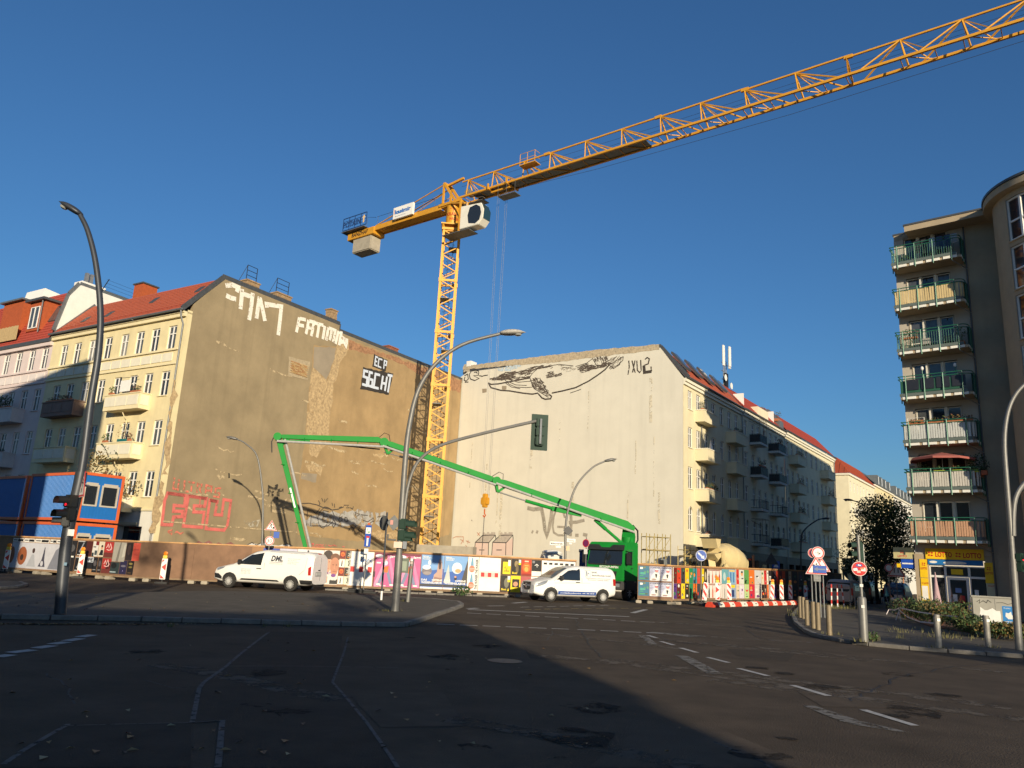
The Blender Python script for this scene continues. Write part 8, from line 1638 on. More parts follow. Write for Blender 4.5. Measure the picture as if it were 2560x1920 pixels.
P = Vector(atY(1017, 1297, YC)); signal('green signal with hoods facing right on the middle lamp post', (P.x, P.y, P.z), RAD(78), 2, sc=1.12); P = Vector(atY(1013, 1339, YC)); signal('small single lens cyclist signal under the green signal of the middle post', (P.x, P.y, P.z), RAD(78), 1, sc=.8)
P = Vector(atY(172, 1236, YL_ - .2)); signal('black pedestrian signal showing a red man on the left lamp post', (P.x, P.y, P.z), RAD(-28), 2, SIGK, 0, man=True, sc=.98); P = Vector(atY(158, 1290, YL_ - .2)); signal('lower small black signal under the red man on the left lamp post', (P.x, P.y, P.z), RAD(-60), 1, SIGK, sc=.75)
P = Vector(atY(2556, 1383, YR - .15)); signal('signal lit red at the right picture edge', (P.x, P.y, P.z), RAD(35), 2, SIGG, 0, sc=.82)
P = Vector(atY(2139, 1353, 25.0)); signal('green signal with two hoods facing left above the stickered red sign', (P.x, P.y, P.z), RAD(-72), 2, SIGG, sc=.85)
P = Vector(atY(2156, 1357, 25.05)); t = thing('signal_backplate', 'slim green signal housing seen edge on behind the sticker sign post', 'traffic light', (P.x, P.y, P.z)); part('housing', MB().box(-.06, .07, .06, .26, -.68, 0), SIGG, t, bevel=.03); part('edge_strip', MB().box(.072, .085, .1, .2, -.64, -.05), SWHT, t)
def sign_face(par, shape, w, rim, fill, draw=None, h=None, y=-.02, off=(0, 0), back=SBACK, name='sign'):
 """flat sign plate in local xz, facing -y"""
 f = lambda u, v, d: (u + off[0], y - d, v + off[1]); h = h or w; r = w / 2
 if shape == 'c': poly = [(r * cos(2 * pi * k / 28), r * sin(2 * pi * k / 28)) for k in range(28)]
 elif shape == 't': q = w * .5; poly = [(-q, -.40 * w), (q, -.40 * w), (0, .466 * w)]
 elif shape == 'd': q = w * .7071; poly = [(0, -q), (q, 0), (0, q), (-q, 0)]
 else: poly = [(-w / 2, -h / 2), (w / 2, -h / 2), (w / 2, h / 2), (-w / 2, h / 2)]
 o = part(name, MB().use(rim).prism(poly, f, -.012, 0), None, par)
 m = MB()
 sc = lambda s_: [((a - 0) * s_, (b if shape != 't' else (b + .09 * w)) * s_ - (0 if shape != 't' else .09 * w)) for a, b in poly]
 if fill is not None:
  m.use(SWHT).sheet(sc(.985), f, .001) if shape in 'ct' else None; m.use(rim).sheet(sc(.93), f, .002); m.use(fill).sheet(sc(.74 if shape in 'ct' else .93), f, .003)
 if draw: draw(m, f)
 if m.f: part('sign_print', m, None, o)
 m = MB(); m.sheet(sc(.99), lambda u, v, d: (u + off[0], y + .0125 + d, v + off[1]), .001); part('sign_back', m, back, o)
 return o
def at_(px, py, Y): return Vector(atY(px, py, Y))
SZ = lambda n_, Y: n_ * Y / 1985.0
def post_sign(name, label, px, py, Y, rz=0, base_z=0.0, r=.03, mat=POLE, cat='road sign', group=None, lean=None, top=.3):
 P = at_(px, py, Y); t = thing(name, label, cat, (P.x, P.y, base_z), rz, group); H = P.z - base_z
 part('post', MB().tube([(0, .03, 0), (0, .03, H + top)], r, 8), mat, t); return t, H
t, H = post_sign('road_works_sign', 'road works triangle above a 30 speed limit disc on one post', 674, 1352, 41.0, RAD(6), top=1.0)
def dr(m, f):
 w = SZ(30, 41)
 m.use(BLK)
 for s_ in ([(-.03, -.02), (-.06, .1), (.0, .12), (.02, .0)],): m.sheet([(a, b + .0) for a, b in s_], f, .005)
 m.disc(.02, .165, .032, .032, f, .005); m.ribbon([(-.03, -.0), (-.09, -.13)], .035, f, .005); m.ribbon([(.0, .0), (.03, -.14)], .035, f, .0055); m.ribbon([(-.03, .08), (.06, .02), (.10, .06)], .022, f, .006); m.sheet([(.06, -.16), (.2, -.16), (.14, -.06), (.1, -.06)], f, .006)
sign_face(t, 't', SZ(30, 41), SRED, SWHT, dr, off=(0, H + SZ(38, 41)))
def dr(m, f): m.use(BLK).text('30', f, .006, 0, -.095, .19, 'c', w=.25, bold=.0)
sign_face(t, 'c', SZ(23, 41), SRED, SWHT, dr, off=(0, H))
sign_face(t, 'r', .28, SBLU, None, None, h=.32, y=.06, off=(.30, H + .32), name='parking_plate')
t, H = post_sign('dead_end_sign', 'tall narrow blue dead end sign with a red bar and pedestrian symbols', 920, 1340, 41.3, RAD(-4), top=.6)
def dr(m, f):
 m.use(SWHT); m.sheet([(-.045, -.5), (.045, -.5), (.045, -.08), (-.045, -.08)], f, .002); m.sheet([(-.13, .12), (.13, .12), (.13, .44), (-.13, .44)], f, .002); m.use(SRED).sheet([(-.09, -.1), (.09, -.1), (.09, .0), (-.09, .0)], f, .003); m.use(flat(70, 140, 90)).disc(.04, .2, .05, .05, f, .003, 10); m.use(BLK).ribbon([(-.06, .18), (-.06, .36), (-.02, .38)], .02, f, .003)
sign_face(t, 'r', .32, SBLU, None, dr, h=1.10, off=(0, H)); sign_face(t, 'r', .22, SWHT, None, None, h=.26, off=(-.02, H - .78), name='small_plate'); part('base_plate', MB().box(-.75, .75, -.25, .3, 0, .09), BLKP, t, bevel=.02); part('base_plate', MB().box(-.8, .6, -.3, .2, .091, .17), BLKP, t, bevel=.02); part('top_light', MB().box(-.06, .06, -.04, .06, H + .58, H + .68), flat(200, 90, 40), t)
bs = gnd(953, 1500, .12); t = thing('sign_post', 'thin leaning post with the backs of a round and a diamond sign', 'road sign', tuple(bs), 0); top = Vector(atY(968, 1281, bs[1])) - Vector(bs)
part('post', MB().tube([(0, 0, 0), tuple(top)], .038, 8), POLED, t); part('white_foot', MB().tube([(0, 0, 0), tuple(top * .1)], .045, 8), SWHT, t)
o = sign_face(t, 'c', .62, SBACK, None, None); o.location = (top.x - .10, -.02, top.z - .45); o.rotation_euler = (0, 0, RAD(62)); o['label'] = 'round sign seen almost edge on'
o = sign_face(t, 'd', .46, SBACK, None, None); o.location = (top.x + .32, -.05, top.z - .42); o.rotation_euler = (0, 0, RAD(28)); part('sticker', MB().box(-.16, -.04, -.025, -.021, -.08, .1), flat(220, 150, 140), o)
P = Vector(bs);
bs = gnd(1019, 1505, .12); t = thing('call_post', 'short stickered post with a small grey green notice box', 'post', tuple(bs), 0, None); part('post', MB().tube([(0, 0, 0), (.06, 0, 1.72)], .085, 12), POLE, t, smooth=True); part('notice', MB().box(-.42, -.06, -.1, -.02, 1.14, 1.72), flat(100, 110, 95), t, bevel=.01); part('notice_print', MB().box(-.36, -.14, -.107, -.101, 1.22, 1.6), flat(150, 160, 140), t)
for z, c in ((1.5, flat(190, 170, 160)), (1.32, flat(140, 90, 80)), (1.62, WHT)): part('sticker', MB().box(0.0, .1, -.092, -.086, z, z + .1), c, t)
t = thing('notice_plate', 'pale notice plate strapped round the middle lamp post', 'notice', tuple(Vector(atY(995, 1362, YC - .2)))); part('plate', MB().box(-.14, .14, -.02, 0, -.1, .1), flat(230, 200, 180), t); part('side_plate', MB().box(.16, .29, -.02, 0, -.12, .12), flat(130, 135, 140), t)
t = thing('camera_bracket', 'short grey bracket sticking out left from the middle lamp post', 'bracket', tuple(Vector(atY(990, 1350, YC)))); part('arm', MB().tube([(0, 0, 0), (-.28, 0, 0), (-.28, 0, .18)], .035, 6), POLE, t)
P = at_(209, 1213, YL_ - .25); t = thing('crossing_sign', 'slanting pedestrian warning triangle on the left lamp post', 'road sign', tuple(P), RAD(-52))
def dr(m, f): m.use(BLK); m.disc(0, .13, .035, .035, f, .006, 10); m.ribbon([(0, .1), (0, -.05)], .06, f, .006); m.ribbon([(-.09, .06), (0, .08), (.09, .04)], .03, f, .0065); m.ribbon([(0, -.05), (-.08, -.18)], .035, f, .007); m.ribbon([(0, -.05), (.08, -.18)], .035, f, .0075)
sign_face(t, 't', .74, SRED, SWHT, dr); part('clamp', MB().tube([(0, 0, 0), (-.15, .15, 0)], .03, 5), STEEL, t)
for z, c, s_ in ((1.95, WHT, .13), (1.25, flat(120, 150, 170), .06)): t = thing('sticker', ('crumpled white' if z > 1.5 else 'small pale blue') + ' sticker on the left lamp post sleeve', 'sticker', (bL[0] + .02, bL[1] - .185, z)); part('paper', MB().box(-s_ * .6, s_ * .6, -.006, .0, 0, s_ * 1.2), c, t)
PL = at_(1412, 1380, 47)
t = thing('street_name_sign', 'white street name sign reading M\u00fchsamstra\u00dfe on the right slim lamp post', 'street sign', (PL.x, PL.y - .1, at_(1395, 1359, 47).z), RAD(-4))
def dr(m, f): m.use(BLK).text('M\u00fchsamstra\u00dfe', f, .003, 0, -.055, .115, 'c', w=.72, bold=.02); m.ribbon([(-.41, -.115), (.41, -.115), (.41, .115), (-.41, .115)], .012, f, .003, closed=True)
sign_face(t, 'r', .86, SWHT, None, dr, h=.25, off=(-.50, 0)); sign_face(t, 'r', .3, SWHT, None, None, h=.1, off=(-.40, -.19), name='number_plate')
t = thing('street_name_sign', 'second street name sign turned away above the first on the slim lamp', 'street sign', (PL.x, PL.y - .12, at_(1427, 1351, 47).z), RAD(35))
def dr(m, f): m.use(DRK).text('Weidenweg', f, .003, 0, -.04, .08, 'c', w=.45); m.ribbon([(-.34, -.115), (.34, -.115), (.34, .115), (-.34, .115)], .01, f, .003, closed=True)
sign_face(t, 'r', .72, SWHT, None, dr, h=.25, off=(.44, 0)); sign_face(t, 'r', .2, SWHT, None, None, h=.09, off=(.4, -.18), name='number_plate')
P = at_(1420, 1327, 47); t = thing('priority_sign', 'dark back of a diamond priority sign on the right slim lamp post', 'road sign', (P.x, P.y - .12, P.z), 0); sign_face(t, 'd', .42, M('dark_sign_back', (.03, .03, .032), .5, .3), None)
P = at_(1419, 1371, 47); t = thing('lamp_notice', 'tiny orange notice on the right slim lamp post', 'notice', (P.x, P.y - .12, P.z), 0); part('plate', MB().box(-.1, .1, -.01, 0, -.13, .13), flat(225, 190, 150), t)
t, H = post_sign('no_stopping_sign', 'purple red no stopping disc with a white plate left of the green cab', 1465, 1358, 46.3, RAD(-40), top=.35)
sign_face(t, 'c', .50, SRED, M('sign_purple', (.16, .02, .09), .4, var=.05), None, off=(0, H)); sign_face(t, 'r', .24, SWHT, None, None, h=.3, off=(0, H - .48), name='small_plate')
t, H = post_sign('keep_right_sign', 'round blue sign with a white arrow pointing down right before the mixer', 1753, 1389, 47.6, RAD(-8), top=.1, r=.035)
def dr(m, f): m.use(SWHT); m.ribbon([(-.18, .16), (.08, -.08)], .09, f, .005); m.sheet([(.19, -.18), (.16, .02), (-.02, -.15)], f, .006); m.ribbon([(.31 * cos(2 * pi * k / 28), .31 * sin(2 * pi * k / 28)) for k in range(28)], .018, f, .006, closed=True)
sign_face(t, 'c', SZ(27.5, 47.6), SBLU, None, dr, off=(0, H)); part('rubber_foot', MB().lathe([(.55, 0), (.5, .08), (.15, .14)], n=18), BLKP, t)
YK = 37.0; P = at_(2044, 1440, YK); t = thing('sign_cluster', 'cluster of red rimmed signs and a blue arrow board on four thin posts', 'road sign', (P.x, P.y, 0.12), RAD(-14)); zz = lambda py: at_(2044, py, YK).z - .12
for x in (-.26, -.09, .09, .25): part('post', MB().tube([(x, .1, 0), (x, .1, zz(1395 if abs(x) < .1 else 1425))], .028, 6), STEEL, t)
def dr(m, f): m.use(BLK); m.ribbon([(0, .1), (0, -.12)], .018, f, .006); m.ribbon([(-.14, .0), (.14, 0)], .012, f, .0065); m.ribbon([(.04, -.04), (.1, -.04)], .05, f, .007)
sign_face(t, 'c', SZ(31, YK), SRED, SWHT, dr, off=(.06, zz(1382)), y=.0); sign_face(t, 'c', SZ(24, YK), SRED, M('sign_purple', (.16, .02, .09)), None, off=(-.16, zz(1383)), y=.08)
def dr(m, f):
 m.use(BLK); m.disc(-.1, .02, .06, .05, f, .006, 10); m.disc(.02, .08, .04, .04, f, .006, 10); m.disc(.08, .0, .07, .04, f, .006, 10)
sign_face(t, 't', SZ(52, YK), SRED, SWHT, dr, off=(-.06, zz(1415)), y=-.05); sign_face(t, 't', SZ(40, YK), SRED, SWHT, None, off=(.22, zz(1412)), y=.06)
def dr(m, f): m.use(flat(120, 130, 155)); m.ribbon([(.24, 0), (-.12, 0)], .07, f, .004); m.sheet([(-.27, 0), (-.1, .1), (-.1, -.1)], f, .005)
sign_face(t, 'r', SZ(31, YK), SBLU, None, dr, h=SZ(18, YK), off=(.10, zz(1423)), y=-.09)
def dr(m, f): m.use(flat(90, 92, 95)); m.ribbon([(-.1, .12), (.08, .12), (.08, .02)], .03, f, .003); m.ribbon([(-.1, -.1), (.1, -.1)], .02, f, .003)
sign_face(t, 'r', SZ(17, YK), SBACK, None, dr, h=SZ(19, YK), off=(-.02, zz(1444)), y=.0, name='grey_plate')
bs = gnd(2160, 1604, .12); t = thing('no_entry_sign', 'red disc covered with stickers on a stout two stage post', 'road sign', tuple(bs), RAD(-18)); Yq = bs[1]; tp = at_(2146, 1338, Yq)
part('thick_base', MB().lathe([(.125, 0), (.125, 1.2), (.10, 1.26), (.05, 1.27)], n=18), POLE, t, smooth=True); part('post', MB().tube([(0, 0, 1.2), (-.02, 0, tp.z - .12)], .045, 10), POLE, t, smooth=True); zq = at_(2149, 1422, Yq).z - .12
def dr(m, f):
 m.use(SBLU).disc(-.0, .1, .09, .04, f, .005, 10); m.use(SBLU).disc(-.1, -.02, .07, .05, f, .0055, 10); m.use(SWHT)
 m.sheet([(-.16, -.07), (-.04, -.06), (-.06, .02), (-.17, .0)], f, .007); m.sheet([(.04, -.06), (.17, -.07), (.17, .04), (.06, .03)], f, .0075); m.use(flat(225, 190, 180)).sheet([(-.07, -.12), (.03, -.12), (.03, -.05), (-.07, -.05)], f, .008); m.use(flat(230, 150, 110)).disc(.08, .01, .06, .03, f, .0085, 10); m.use(SWHT).sheet([(-.04, .09), (.05, .08), (.05, .11), (-.03, .13)], f, .009)
sign_face(t, 'c', SZ(36, Yq), SRED, SRED, dr, off=(-.03, zq), y=-.06)
for z, c in ((1.55, WHT), (1.9, flat(150, 60, 60)), (.95, WHT)): part('sticker', MB().box(-.04, .05, -.135 if z < 1.2 else -.06, -.128 if z < 1.2 else -.05, z, z + .08), c, t)
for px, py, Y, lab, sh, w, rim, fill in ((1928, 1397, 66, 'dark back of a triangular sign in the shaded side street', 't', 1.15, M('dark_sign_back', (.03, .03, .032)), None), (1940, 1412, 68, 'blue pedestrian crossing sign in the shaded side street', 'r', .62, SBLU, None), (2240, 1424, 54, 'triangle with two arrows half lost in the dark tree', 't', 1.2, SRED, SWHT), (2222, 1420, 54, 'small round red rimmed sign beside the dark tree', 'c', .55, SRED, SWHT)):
 t, H = post_sign('street_sign', lab, px, py, Y, RAD(-15), group=None)
 def dr(m, f, lab=lab):
  if 'crossing' in lab: m.use(SWHT).sheet([(-.2, -.2), (.2, -.2), (0, .2)], f, .004)
  if 'arrows' in lab: m.use(BLK); m.ribbon([(-.12, .1), (-.12, -.22)], .06, f, .006); m.ribbon([(.12, -.22), (.12, .1)], .06, f, .006)
 sign_face(t, sh, w, rim, fill, dr, off=(0, H))
# ================================================================ BOLLARDS, CABINETS, PLANTS, PEOPLE
BOL = M('bollard_brown', (.20, .155, .095), .6, .2, var=.2, scale=8, dirt=.3); BOLG = M('bollard_grey', (.26, .245, .215), .6, .3, var=.2, scale=8, dirt=.25)
def bollard(lab, P, h, r, mat, grp):
 t = thing('bollard', lab, 'bollard', P, 0, grp); part('post', MB().lathe([(r, 0), (r, h - .06), (r * .98, h - .05), (r * .98, h - .03), (r, h - .02), (r * .9, h)], n=14), mat, t, smooth=True)
 part('cap_ring', MB().lathe([(r * 1.03, h - .12), (r * 1.03, h - .09)], n=14), mat, t); return t
for k, (px, py, lb) in enumerate(((2074, 1588, 'nearest brown bollard, standing alone right of the corner row'), (2046, 1575, 'second brown bollard from the front in the corner row'), (2034, 1571, 'third brown bollard in the corner row under the sign cluster posts'), (2018, 1563, 'fourth brown bollard in the corner row at the kerb'), (2009, 1547, 'fifth brown bollard in the corner row'), (2001, 1544, 'farthest brown bollard at the end of the corner row'))):
 P = gnd(px, py, .12); bollard(lb, tuple(P), .92, .085, BOL, 'brown bollards at the corner')
for px, py, lb in ((2347, 1620, 'grey steel bollard in front of the hedge'), (2471, 1618, 'grey steel bollard with stickers in front of the cabinet')):
 P = gnd(px, py, .12); t = bollard(lb, tuple(P), .90, .085, BOLG, 'grey bollards by the hedge'); part('sticker', MB().box(-.04, .05, -.092, -.085, .72, .8), WHT, t)
rwp = [(2060, 1517), (2079, 1519), (2094, 1518), (2111, 1518), (2126, 1516), (2139, 1514)]
for k, (px, py) in enumerate(rwp):
 P = gnd(px, py, .12); P = atY(px, py, min(P[1], 53.0)); t = thing('marker_post', (['first', 'second', 'third', 'slanting fourth'][k] + ' red and white marker post on the grass strip') if k < 4 else ['grey marker post right of the striped ones', 'last thin grey marker post of the row'][k - 4], 'marker post', (P[0], P[1], .12), 0, 'marker posts on the grass strip')
 t.rotation_euler = (0, RAD(-5) if k == 3 else RAD(rng.uniform(-2, 2)), 0)
 for q in range(6): part('band', MB().lathe([(.045, q * .245), (.045, q * .245 + .244)], n=10), (SWHT if q % 2 == 0 else RW_R) if k < 4 else BOLG, t)
CABG = M('cabinet_grey', (.33, .315, .27), .6, .1, var=.1, scale=3, streak=.2, dirt=.15)
Pc = gnd(2440, 1575, .12); P0 = np.array(atY(2436, 1575, 29.0)); az_ = 118
t = thing('utility_cabinet', 'grey utility cabinet with scrawled tags, torn paper and a blue dove poster', 'cabinet', (P0[0], P0[1], .12), RAD(90 - az_)); Wc, Hc = 1.42, 1.36
part('box', MB().box(0, Wc, 0, .55, 0, Hc), CABG, t, bevel=.02); part('lid', MB().box(-.03, Wc + .03, -.03, .58, Hc, Hc + .06), CABG, t, bevel=.015); part('door_gap', MB().box(Wc / 2 - .005, Wc / 2 + .005, -.004, -.0, .05, Hc - .03), GAP, t)
f_ = lambda u, v, d: (u, -.003 - d, v)
m = MB().use(flat(35, 130, 200)); m.sheet([(.92, .42), (1.34, .42), (1.34, 1.1), (.92, 1.1)], f_, .001); m.use(WHT); m.sheet([(1.0, .75), (1.08, .66), (1.2, .66), (1.28, .78), (1.2, .8), (1.18, .92), (1.1, .86), (1.02, .88)], f_, .003); m.text('Frieden', f_, .003, .97, 1.01, .05); m.sheet([(.96, .5), (1.3, .5), (1.3, .52), (.96, .52)], f_, .004); m.sheet([(.96, .56), (1.2, .56), (1.2, .58), (.96, .58)], f_, .004); part('poster', m, None, t)
m = MB().use(WHT); m.sheet(rough([(.22, .5), (.85, .35), (.85, .9), (.6, 1.0), (.35, .92), (.22, 1.0)], .04, .12, 3), f_, .002); part('torn_paper', m, None, t)
m = MB().use(GK); m.ribbon([(.15, 1.2), (.25, 1.28), (.22, 1.15), (.35, 1.25), (.45, 1.18), (.5, 1.28), (.6, 1.2)], .018, f_, .005); m.ribbon([(.75, 1.2), (.95, 1.22), (1.1, 1.17), (1.3, 1.22)], .015, f_, .005); m.ribbon([(.6, .3), (.8, .12), (.85, .25), (.7, .2), (1.0, .22), (1.15, .12), (1.2, .25)], .03, f_, .006); part('scribble', m, None, t)
P1 = P0 + dirv(az_) * 1.75; t = thing('utility_cabinet', 'second grey cabinet with a dark red poster cut by the lamp post', 'cabinet', (P1[0], P1[1], .12), RAD(90 - az_)); part('box', MB().box(0, 1.1, 0, .5, 0, 1.28), CABG, t, bevel=.02); part('lid', MB().box(-.02, 1.12, -.02, .52, 1.28, 1.33), CABG, t); part('poster', MB().box(.12, .5, -.006, -.001, .4, 1.0), flat(110, 40, 60), t)
m = MB(); m.prism([tuple(gnd(*p)[:2]) for p in ((2236, 1540), (2330, 1575), (2480, 1600), (2700, 1610), (2640, 1560), (2420, 1525), (2260, 1518))], GZ, .122, .16); bed = struct('planting_bed', m, M('bark_mulch', (.11, .045, .028), .95, var=.35, scale=9, bump=.8, bscale=14))
def shrub(lab, P, r, n, sd, mats, size=.11):
 t = thing('shrub', lab, 'shrub', P, 0, 'shrubs of the hedge before the shop'); g = random.Random(sd)
 for j, mt in enumerate(mats):
  m = MB()
  for k in range(5): a = g.uniform(0, 6.28); q = g.uniform(.1, .6); leaves(m, (cos(a) * q * r[0], sin(a) * q * r[1], r[2] * g.uniform(.55, 1.15)), (r[0] * .55, r[1] * .55, r[2] * .55), n // (5 * len(mats)), size, sd * 9 + j * 5 + k)
  part('foliage', m, LEAF[mt], t)
 for k in range(7): a = g.uniform(0, 6.28); part('stem', MB().tube([(0, 0, 0), (cos(a) * r[0] * .5, sin(a) * r[1] * .5, r[2] * .9), (cos(a) * r[0] * .8, sin(a) * r[1] * .8, r[2] * g.uniform(1.3, 1.9))], [.02, .012, .004], 4), LEAF[3] if k % 3 == 0 else LEAF[2], t)
 return t
for k, (px, py, Y, r, lb, mats) in enumerate(((2262, 1530, 40, (.9, .8, .62), 'leftmost low shrub with reddish twigs beside the barrier tape', (3, 0, 2)), (2300, 1530, 37, (1.1, .9, .72), 'second shrub of the hedge, below the folded umbrella', (0, 1, 2)), (2350, 1540, 34.5, (1.2, .9, .75), 'third and widest shrub below the shop door', (1, 0, 4)), (2400, 1550, 32.5, (1.1, .85, .72), 'fourth shrub touching the cabinet side', (1, 4, 0)), (2430, 1575, 29.0, (.85, .6, .5), 'low shrub leaning before the cabinet corner', (0, 1, 2)), (2490, 1588, 27.6, (1.0, .5, .36), 'yellow green ground shrub in front of the cabinet', (1, 4, 0)), (2340, 1560, 36.5, (1.3, .8, .7), 'back shrub between hedge and shop window', (0, 2, 1)), (2550, 1592, 27.4, (.9, .5, .36), 'ground shrub at the foot of the right lamp post', (0, 1, 4)))):
 P = atY(px, py, Y); shrub(lb, (P[0], P[1], .14), r, 1300, 100 + k, mats)
TAPE = M('barrier_tape', (.70, .62, .60), .5, var=.1); t = thing('barrier_tape', 'sagging white barrier tape tied to leaning stakes before the hedge', 'barrier tape', tuple(gnd(2245, 1545, .12))); A = Vector(gnd(2245, 1545, .12))
for p, q in (((2240, 1550), (2250, 1520)), ((2252, 1552), (2246, 1520)), ((2216, 1536), (2222, 1524))):
 a = Vector(gnd(*p, .12)); b = Vector(atY(q[0], q[1], a.y)); part('stake', MB().tube([a - A, b - A], .02, 5), TAPE, t)
for pts in ([(2250, 1521, 36), (2300, 1532, 34.2), (2360, 1540, 32.4), (2420, 1546, 30.8)], [(2248, 1526, 36), (2270, 1545, 33.5), (2300, 1556, 32.0), (2340, 1560, 31.2)], [(2222, 1524, 38), (2236, 1527, 37), (2248, 1521, 36)]):
 P = [Vector(atY(*p)) - A for p in pts]; m = MB(); up = Vector((0, 0, .05)); m.add([p for p in P] + [p + up for p in P], [(i, i + 1, len(P) + i + 1, len(P) + i) for i in range(len(P) - 1)]); part('tape', m, TAPE, t)
m = MB(); g = random.Random(9); GRS = M('dry_grass', (.13, .12, .045), .9, var=.3, scale=8)
def tuft(x, y, z, n, h, sp):
 for _ in range(n):
  a = g.uniform(0, 6.28); r_ = abs(g.gauss(0, sp)); X, Y = x + r_ * cos(a), y + r_ * sin(a); b = g.uniform(0, 6.28); hh = h * g.uniform(.5, 1.2); l = g.uniform(.1, .5) * hh
  m.add([(X - .012 * cos(b), Y - .012 * sin(b), z), (X + .012 * cos(b), Y + .012 * sin(b), z), (X + l * cos(a), Y + l * sin(a), z + hh)], [(0, 1, 2)])
for px, py, n, h, sp in ((2004, 1541, 120, .3, .25), (2150, 1604, 40, .12, .25), (2178, 1600, 60, .2, .15), (2080, 1586, 30, .1, .15), (2347, 1620, 30, .1, .15), (2471, 1618, 30, .1, .15), (1010, 1503, 30, .1, .15), (970, 1528, 30, .08, .2), (2000, 1530, 60, .2, .3)): P = gnd(px, py, .12); tuft(P[0], P[1], .12, n, h, sp)
for k in range(60): P = gnd(g.uniform(2055, 2145), g.uniform(1512, 1524), .12); tuft(P[0], min(P[1], 54), .12, 14, .2, .3)
for k in range(40): P = gnd(g.uniform(2250, 2560), g.uniform(1575, 1600), .12); tuft(P[0], P[1], .15, 12, .16, .3)
for px in (1018, 660, 722, 430): P = gnd(px, 1566); tuft(P[0], P[1] - .1, .0, 14, .12, .06)
o = part('grass_tufts', m, GRS); o['kind'] = 'stuff'; o['label'] = 'dry grass and weeds along kerbs, posts and the hedge'
t = thing('weed_clump', 'green weed clump growing at the foot of the hoarding', 'weed', tuple(np.array(atY(1155, 1489, 43.2)) * np.array([1, 1, 0]) + np.array([0, 0, .09]))); m = MB(); leaves(m, (0, 0, .22), (.6, .2, .26), 240, .13, 5); part('foliage', m, LEAF[0], t)
t = thing('weed_clump', 'leafy weed at the foot of the stout no entry sign post', 'weed', tuple(gnd(2180, 1602, .12))); m = MB(); leaves(m, (0, 0, .13), (.2, .15, .16), 90, .09, 6); part('foliage', m, LEAF[0], t)
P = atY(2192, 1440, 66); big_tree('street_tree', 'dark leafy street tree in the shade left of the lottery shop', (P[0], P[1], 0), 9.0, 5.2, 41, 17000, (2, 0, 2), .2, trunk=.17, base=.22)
P = atY(212, 1300, 50.5); big_tree('small_tree', 'small tree with reddish brown leaves behind the site cabins', (P[0], P[1], 0), 7.9, 2.6, 42, 1500, (3, 2, 4), .2, trunk=.09, base=.25)
t = thing('crane_frame', 'dark tubular frame with a round no stopping sign right of the cabins', 'frame', (at_(280, 1350, 47).x, 47.0, 0)); part('pole', MB().tube([(0, 0, 0), (0, 0, 3.6), (-.5, 0, 3.7)], .06, 6), DARKM, t); sign_face(t, 'c', .36, SRED, M('sign_purple', (.16, .02, .09)), None, off=(.08, at_(283, 1329, 47).z))
def skin_fig(name, joints, edges, mat, par, root=0, sub=2):
 me = bpy.data.meshes.new(name); me.from_pydata([j[:3] for j in joints], edges, []); o = link(name, me, par); md = o.modifiers.new('skin', 'SKIN')
 for i, j in enumerate(joints):
  sv = me.skin_vertices[0].data[i]; sv.radius = (j[3], j[4] if len(j) > 4 else j[3]); sv.use_root = (i == root)
 md.use_smooth_shade = True; s_ = o.modifiers.new('sub', 'SUBSURF'); s_.levels = sub; s_.render_levels = sub; me.materials.append(mat); return o
P = np.array(atY(2224, 1500, 56)); person = thing('person', 'person in a grey top pushing a pushchair out of the shaded street', 'person', (P[0], P[1], .12), RAD(-10))
BODYM = M('grey_clothes', (.14, .15, .17), .9, var=.1); SKINM = M('skin', (.42, .24, .17), .6, var=.05); HAIRM = M('dark_hair', (.03, .022, .018), .7, var=.1); TRS = M('dark_trousers', (.03, .03, .035), .9, var=.1)
J = [(0, 0, .95, .15, .12), (0, 0, 1.15, .14, .10), (0, 0, 1.36, .17, .11), (0, 0, 1.47, .06), (0, -.01, 1.53, .055), (-.20, 0, 1.40, .06), (-.26, -.08, 1.15, .048), (-.16, -.32, 1.02, .036), (.20, 0, 1.40, .06), (.26, -.08, 1.15, .048), (.16, -.32, 1.02, .036), (-.09, 0, .85, .095), (-.10, -.10, .48, .065), (-.10, -.02, .08, .045), (.09, 0, .85, .095), (.10, .06, .48, .065), (.10, .16, .08, .045), (-.10, -.14, .04, .04), (.10, .04, .04, .04)]
E_ = [(0, 1), (1, 2), (2, 3), (3, 4), (2, 5), (5, 6), (6, 7), (2, 8), (8, 9), (9, 10), (0, 11), (11, 12), (12, 13), (13, 17), (0, 14), (14, 15), (15, 16), (16, 18)]
skin_fig('body', J, E_, BODYM, person)
m = MB(); m.lathe([(.02, -.13), (.055, -.115), (.075, -.05), (.082, .02), (.075, .08), (.045, .115), (.01, .125)], (0, -.02, 1.63), (0, 0, 1), 16); hd = part('head', m, SKINM, person, smooth='full')
m = MB(); m.lathe([(.087, .03), (.092, .06), (.08, .11), (.045, .135), (.01, .14)], (0, 0, 1.63), (0, 0, 1), 16); part('hair', m, HAIRM, hd, smooth='full'); part('nose', MB().add([(-.012, -.095, 1.61), (.012, -.095, 1.61), (0, -.12, 1.612), (0, -.097, 1.65)], [(0, 1, 2), (0, 2, 3), (2, 1, 3)]), SKINM, hd)
for x in (-.03, .03): part('eye', MB().box(x - .01, x + .01, -.102, -.095, 1.645, 1.655), DARKM, hd)
part('mouth', MB().box(-.02, .02, -.098, -.09, 1.572, 1.58), M('lips', (.3, .1, .09), .6, var=0), hd)
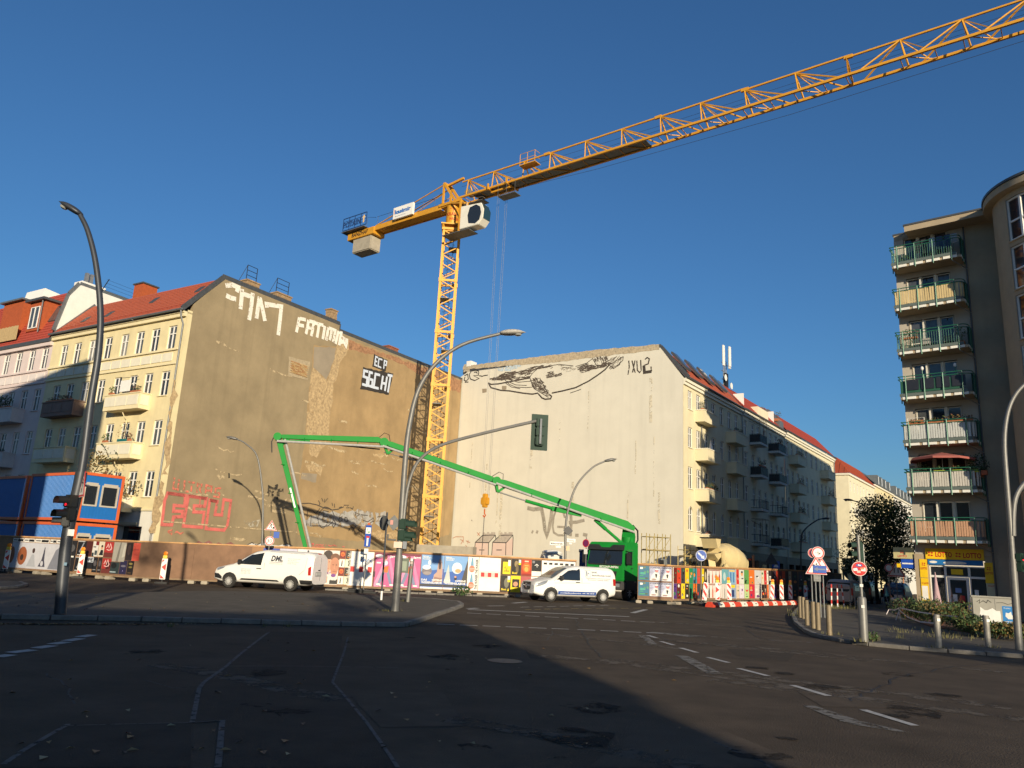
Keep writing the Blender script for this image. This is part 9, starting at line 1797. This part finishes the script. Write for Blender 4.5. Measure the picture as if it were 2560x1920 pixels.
for s_ in (-1, 1):
 for k in range(4): part('finger', MB().tube([(s_ * .16 + (k - 1.5) * .018, -.33, 1.02), (s_ * .16 + (k - 1.5) * .018, -.38, 1.01), (s_ * .16 + (k - 1.5) * .018, -.385, .975)], .009, 5), SKINM, person)
 part('thumb', MB().tube([(s_ * .13, -.32, 1.0), (s_ * .11, -.37, .99)], .011, 5), SKINM, person)
P2 = P + np.array([-.22, -.75, 0]); t = thing('pushchair', 'loaded pushchair with white bundle and a teal folded sunshade', 'pushchair', (P2[0], P2[1], .12), RAD(-10))
for x in (-.28, .28): part('wheel', MB().lathe([(.13, -.02), (.15, 0), (.13, .02)], (x, -.35, .15), (1, 0, 0), 14), RUB, t); part('wheel', MB().lathe([(.13, -.02), (.15, 0), (.13, .02)], (x, .3, .15), (1, 0, 0), 14), RUB, t); part('frame_bar', MB().tube([(x, -.35, .15), (x, .1, .6), (x * .8, .42, 1.0)], .018, 5), STEEL, t); part('frame_bar', MB().tube([(x, .3, .15), (x, -.1, .65)], .018, 5), STEEL, t)
part('push_bar', MB().tube([(-.22, .42, 1.0), (.22, .42, 1.0)], .018, 5), BLKP, t); part('seat', MB().prism([(-.3, .42), (.15, .40), (.3, .85), (.22, .88), (.08, .5), (-.3, .52)], lambda u, v, d: (d, u, v), -.24, .24), flat(30, 36, 60), t); part('bundle', MB().lathe([(.05, -.2), (.14, -.12), (.16, 0), (.12, .14), (.03, .2)], (.06, -.1, .62), (1, .4, .3), 12), flat(225, 215, 210), t, smooth='full'); part('hood', MB().lathe([(.26, 0), (.24, .1), (.15, .2), (.02, .24)], (0, .18, .8), (0, .1, 1), 14), BLKP, t, smooth='full')
part('sunshade', MB().lathe([(.02, .55), (.05, .35), (.13, .05), (.12, 0)], (-.28, -.05, .82), (-.1, 0, 1), 10), flat(80, 170, 175), t)
P = atY(2246, 1500, 55); t = thing('board_sign', 'white folding pavement board beside the pushchair', 'pavement sign', (P[0], P[1], .12), RAD(-25)); part('front_board', MB().beam((0, -.12, .05), (0, 0, .95), .5, .03, up=(0, 1, 0)), flat(215, 205, 195), t); part('back_board', MB().beam((0, .14, .05), (0, .02, .95), .5, .03, up=(0, 1, 0)), flat(215, 205, 195), t); part('print', MB().beam((0, -.12, .3), (0, -.05, .62), .3, .01, up=(0, 1, 0)), flat(190, 90, 60), t)
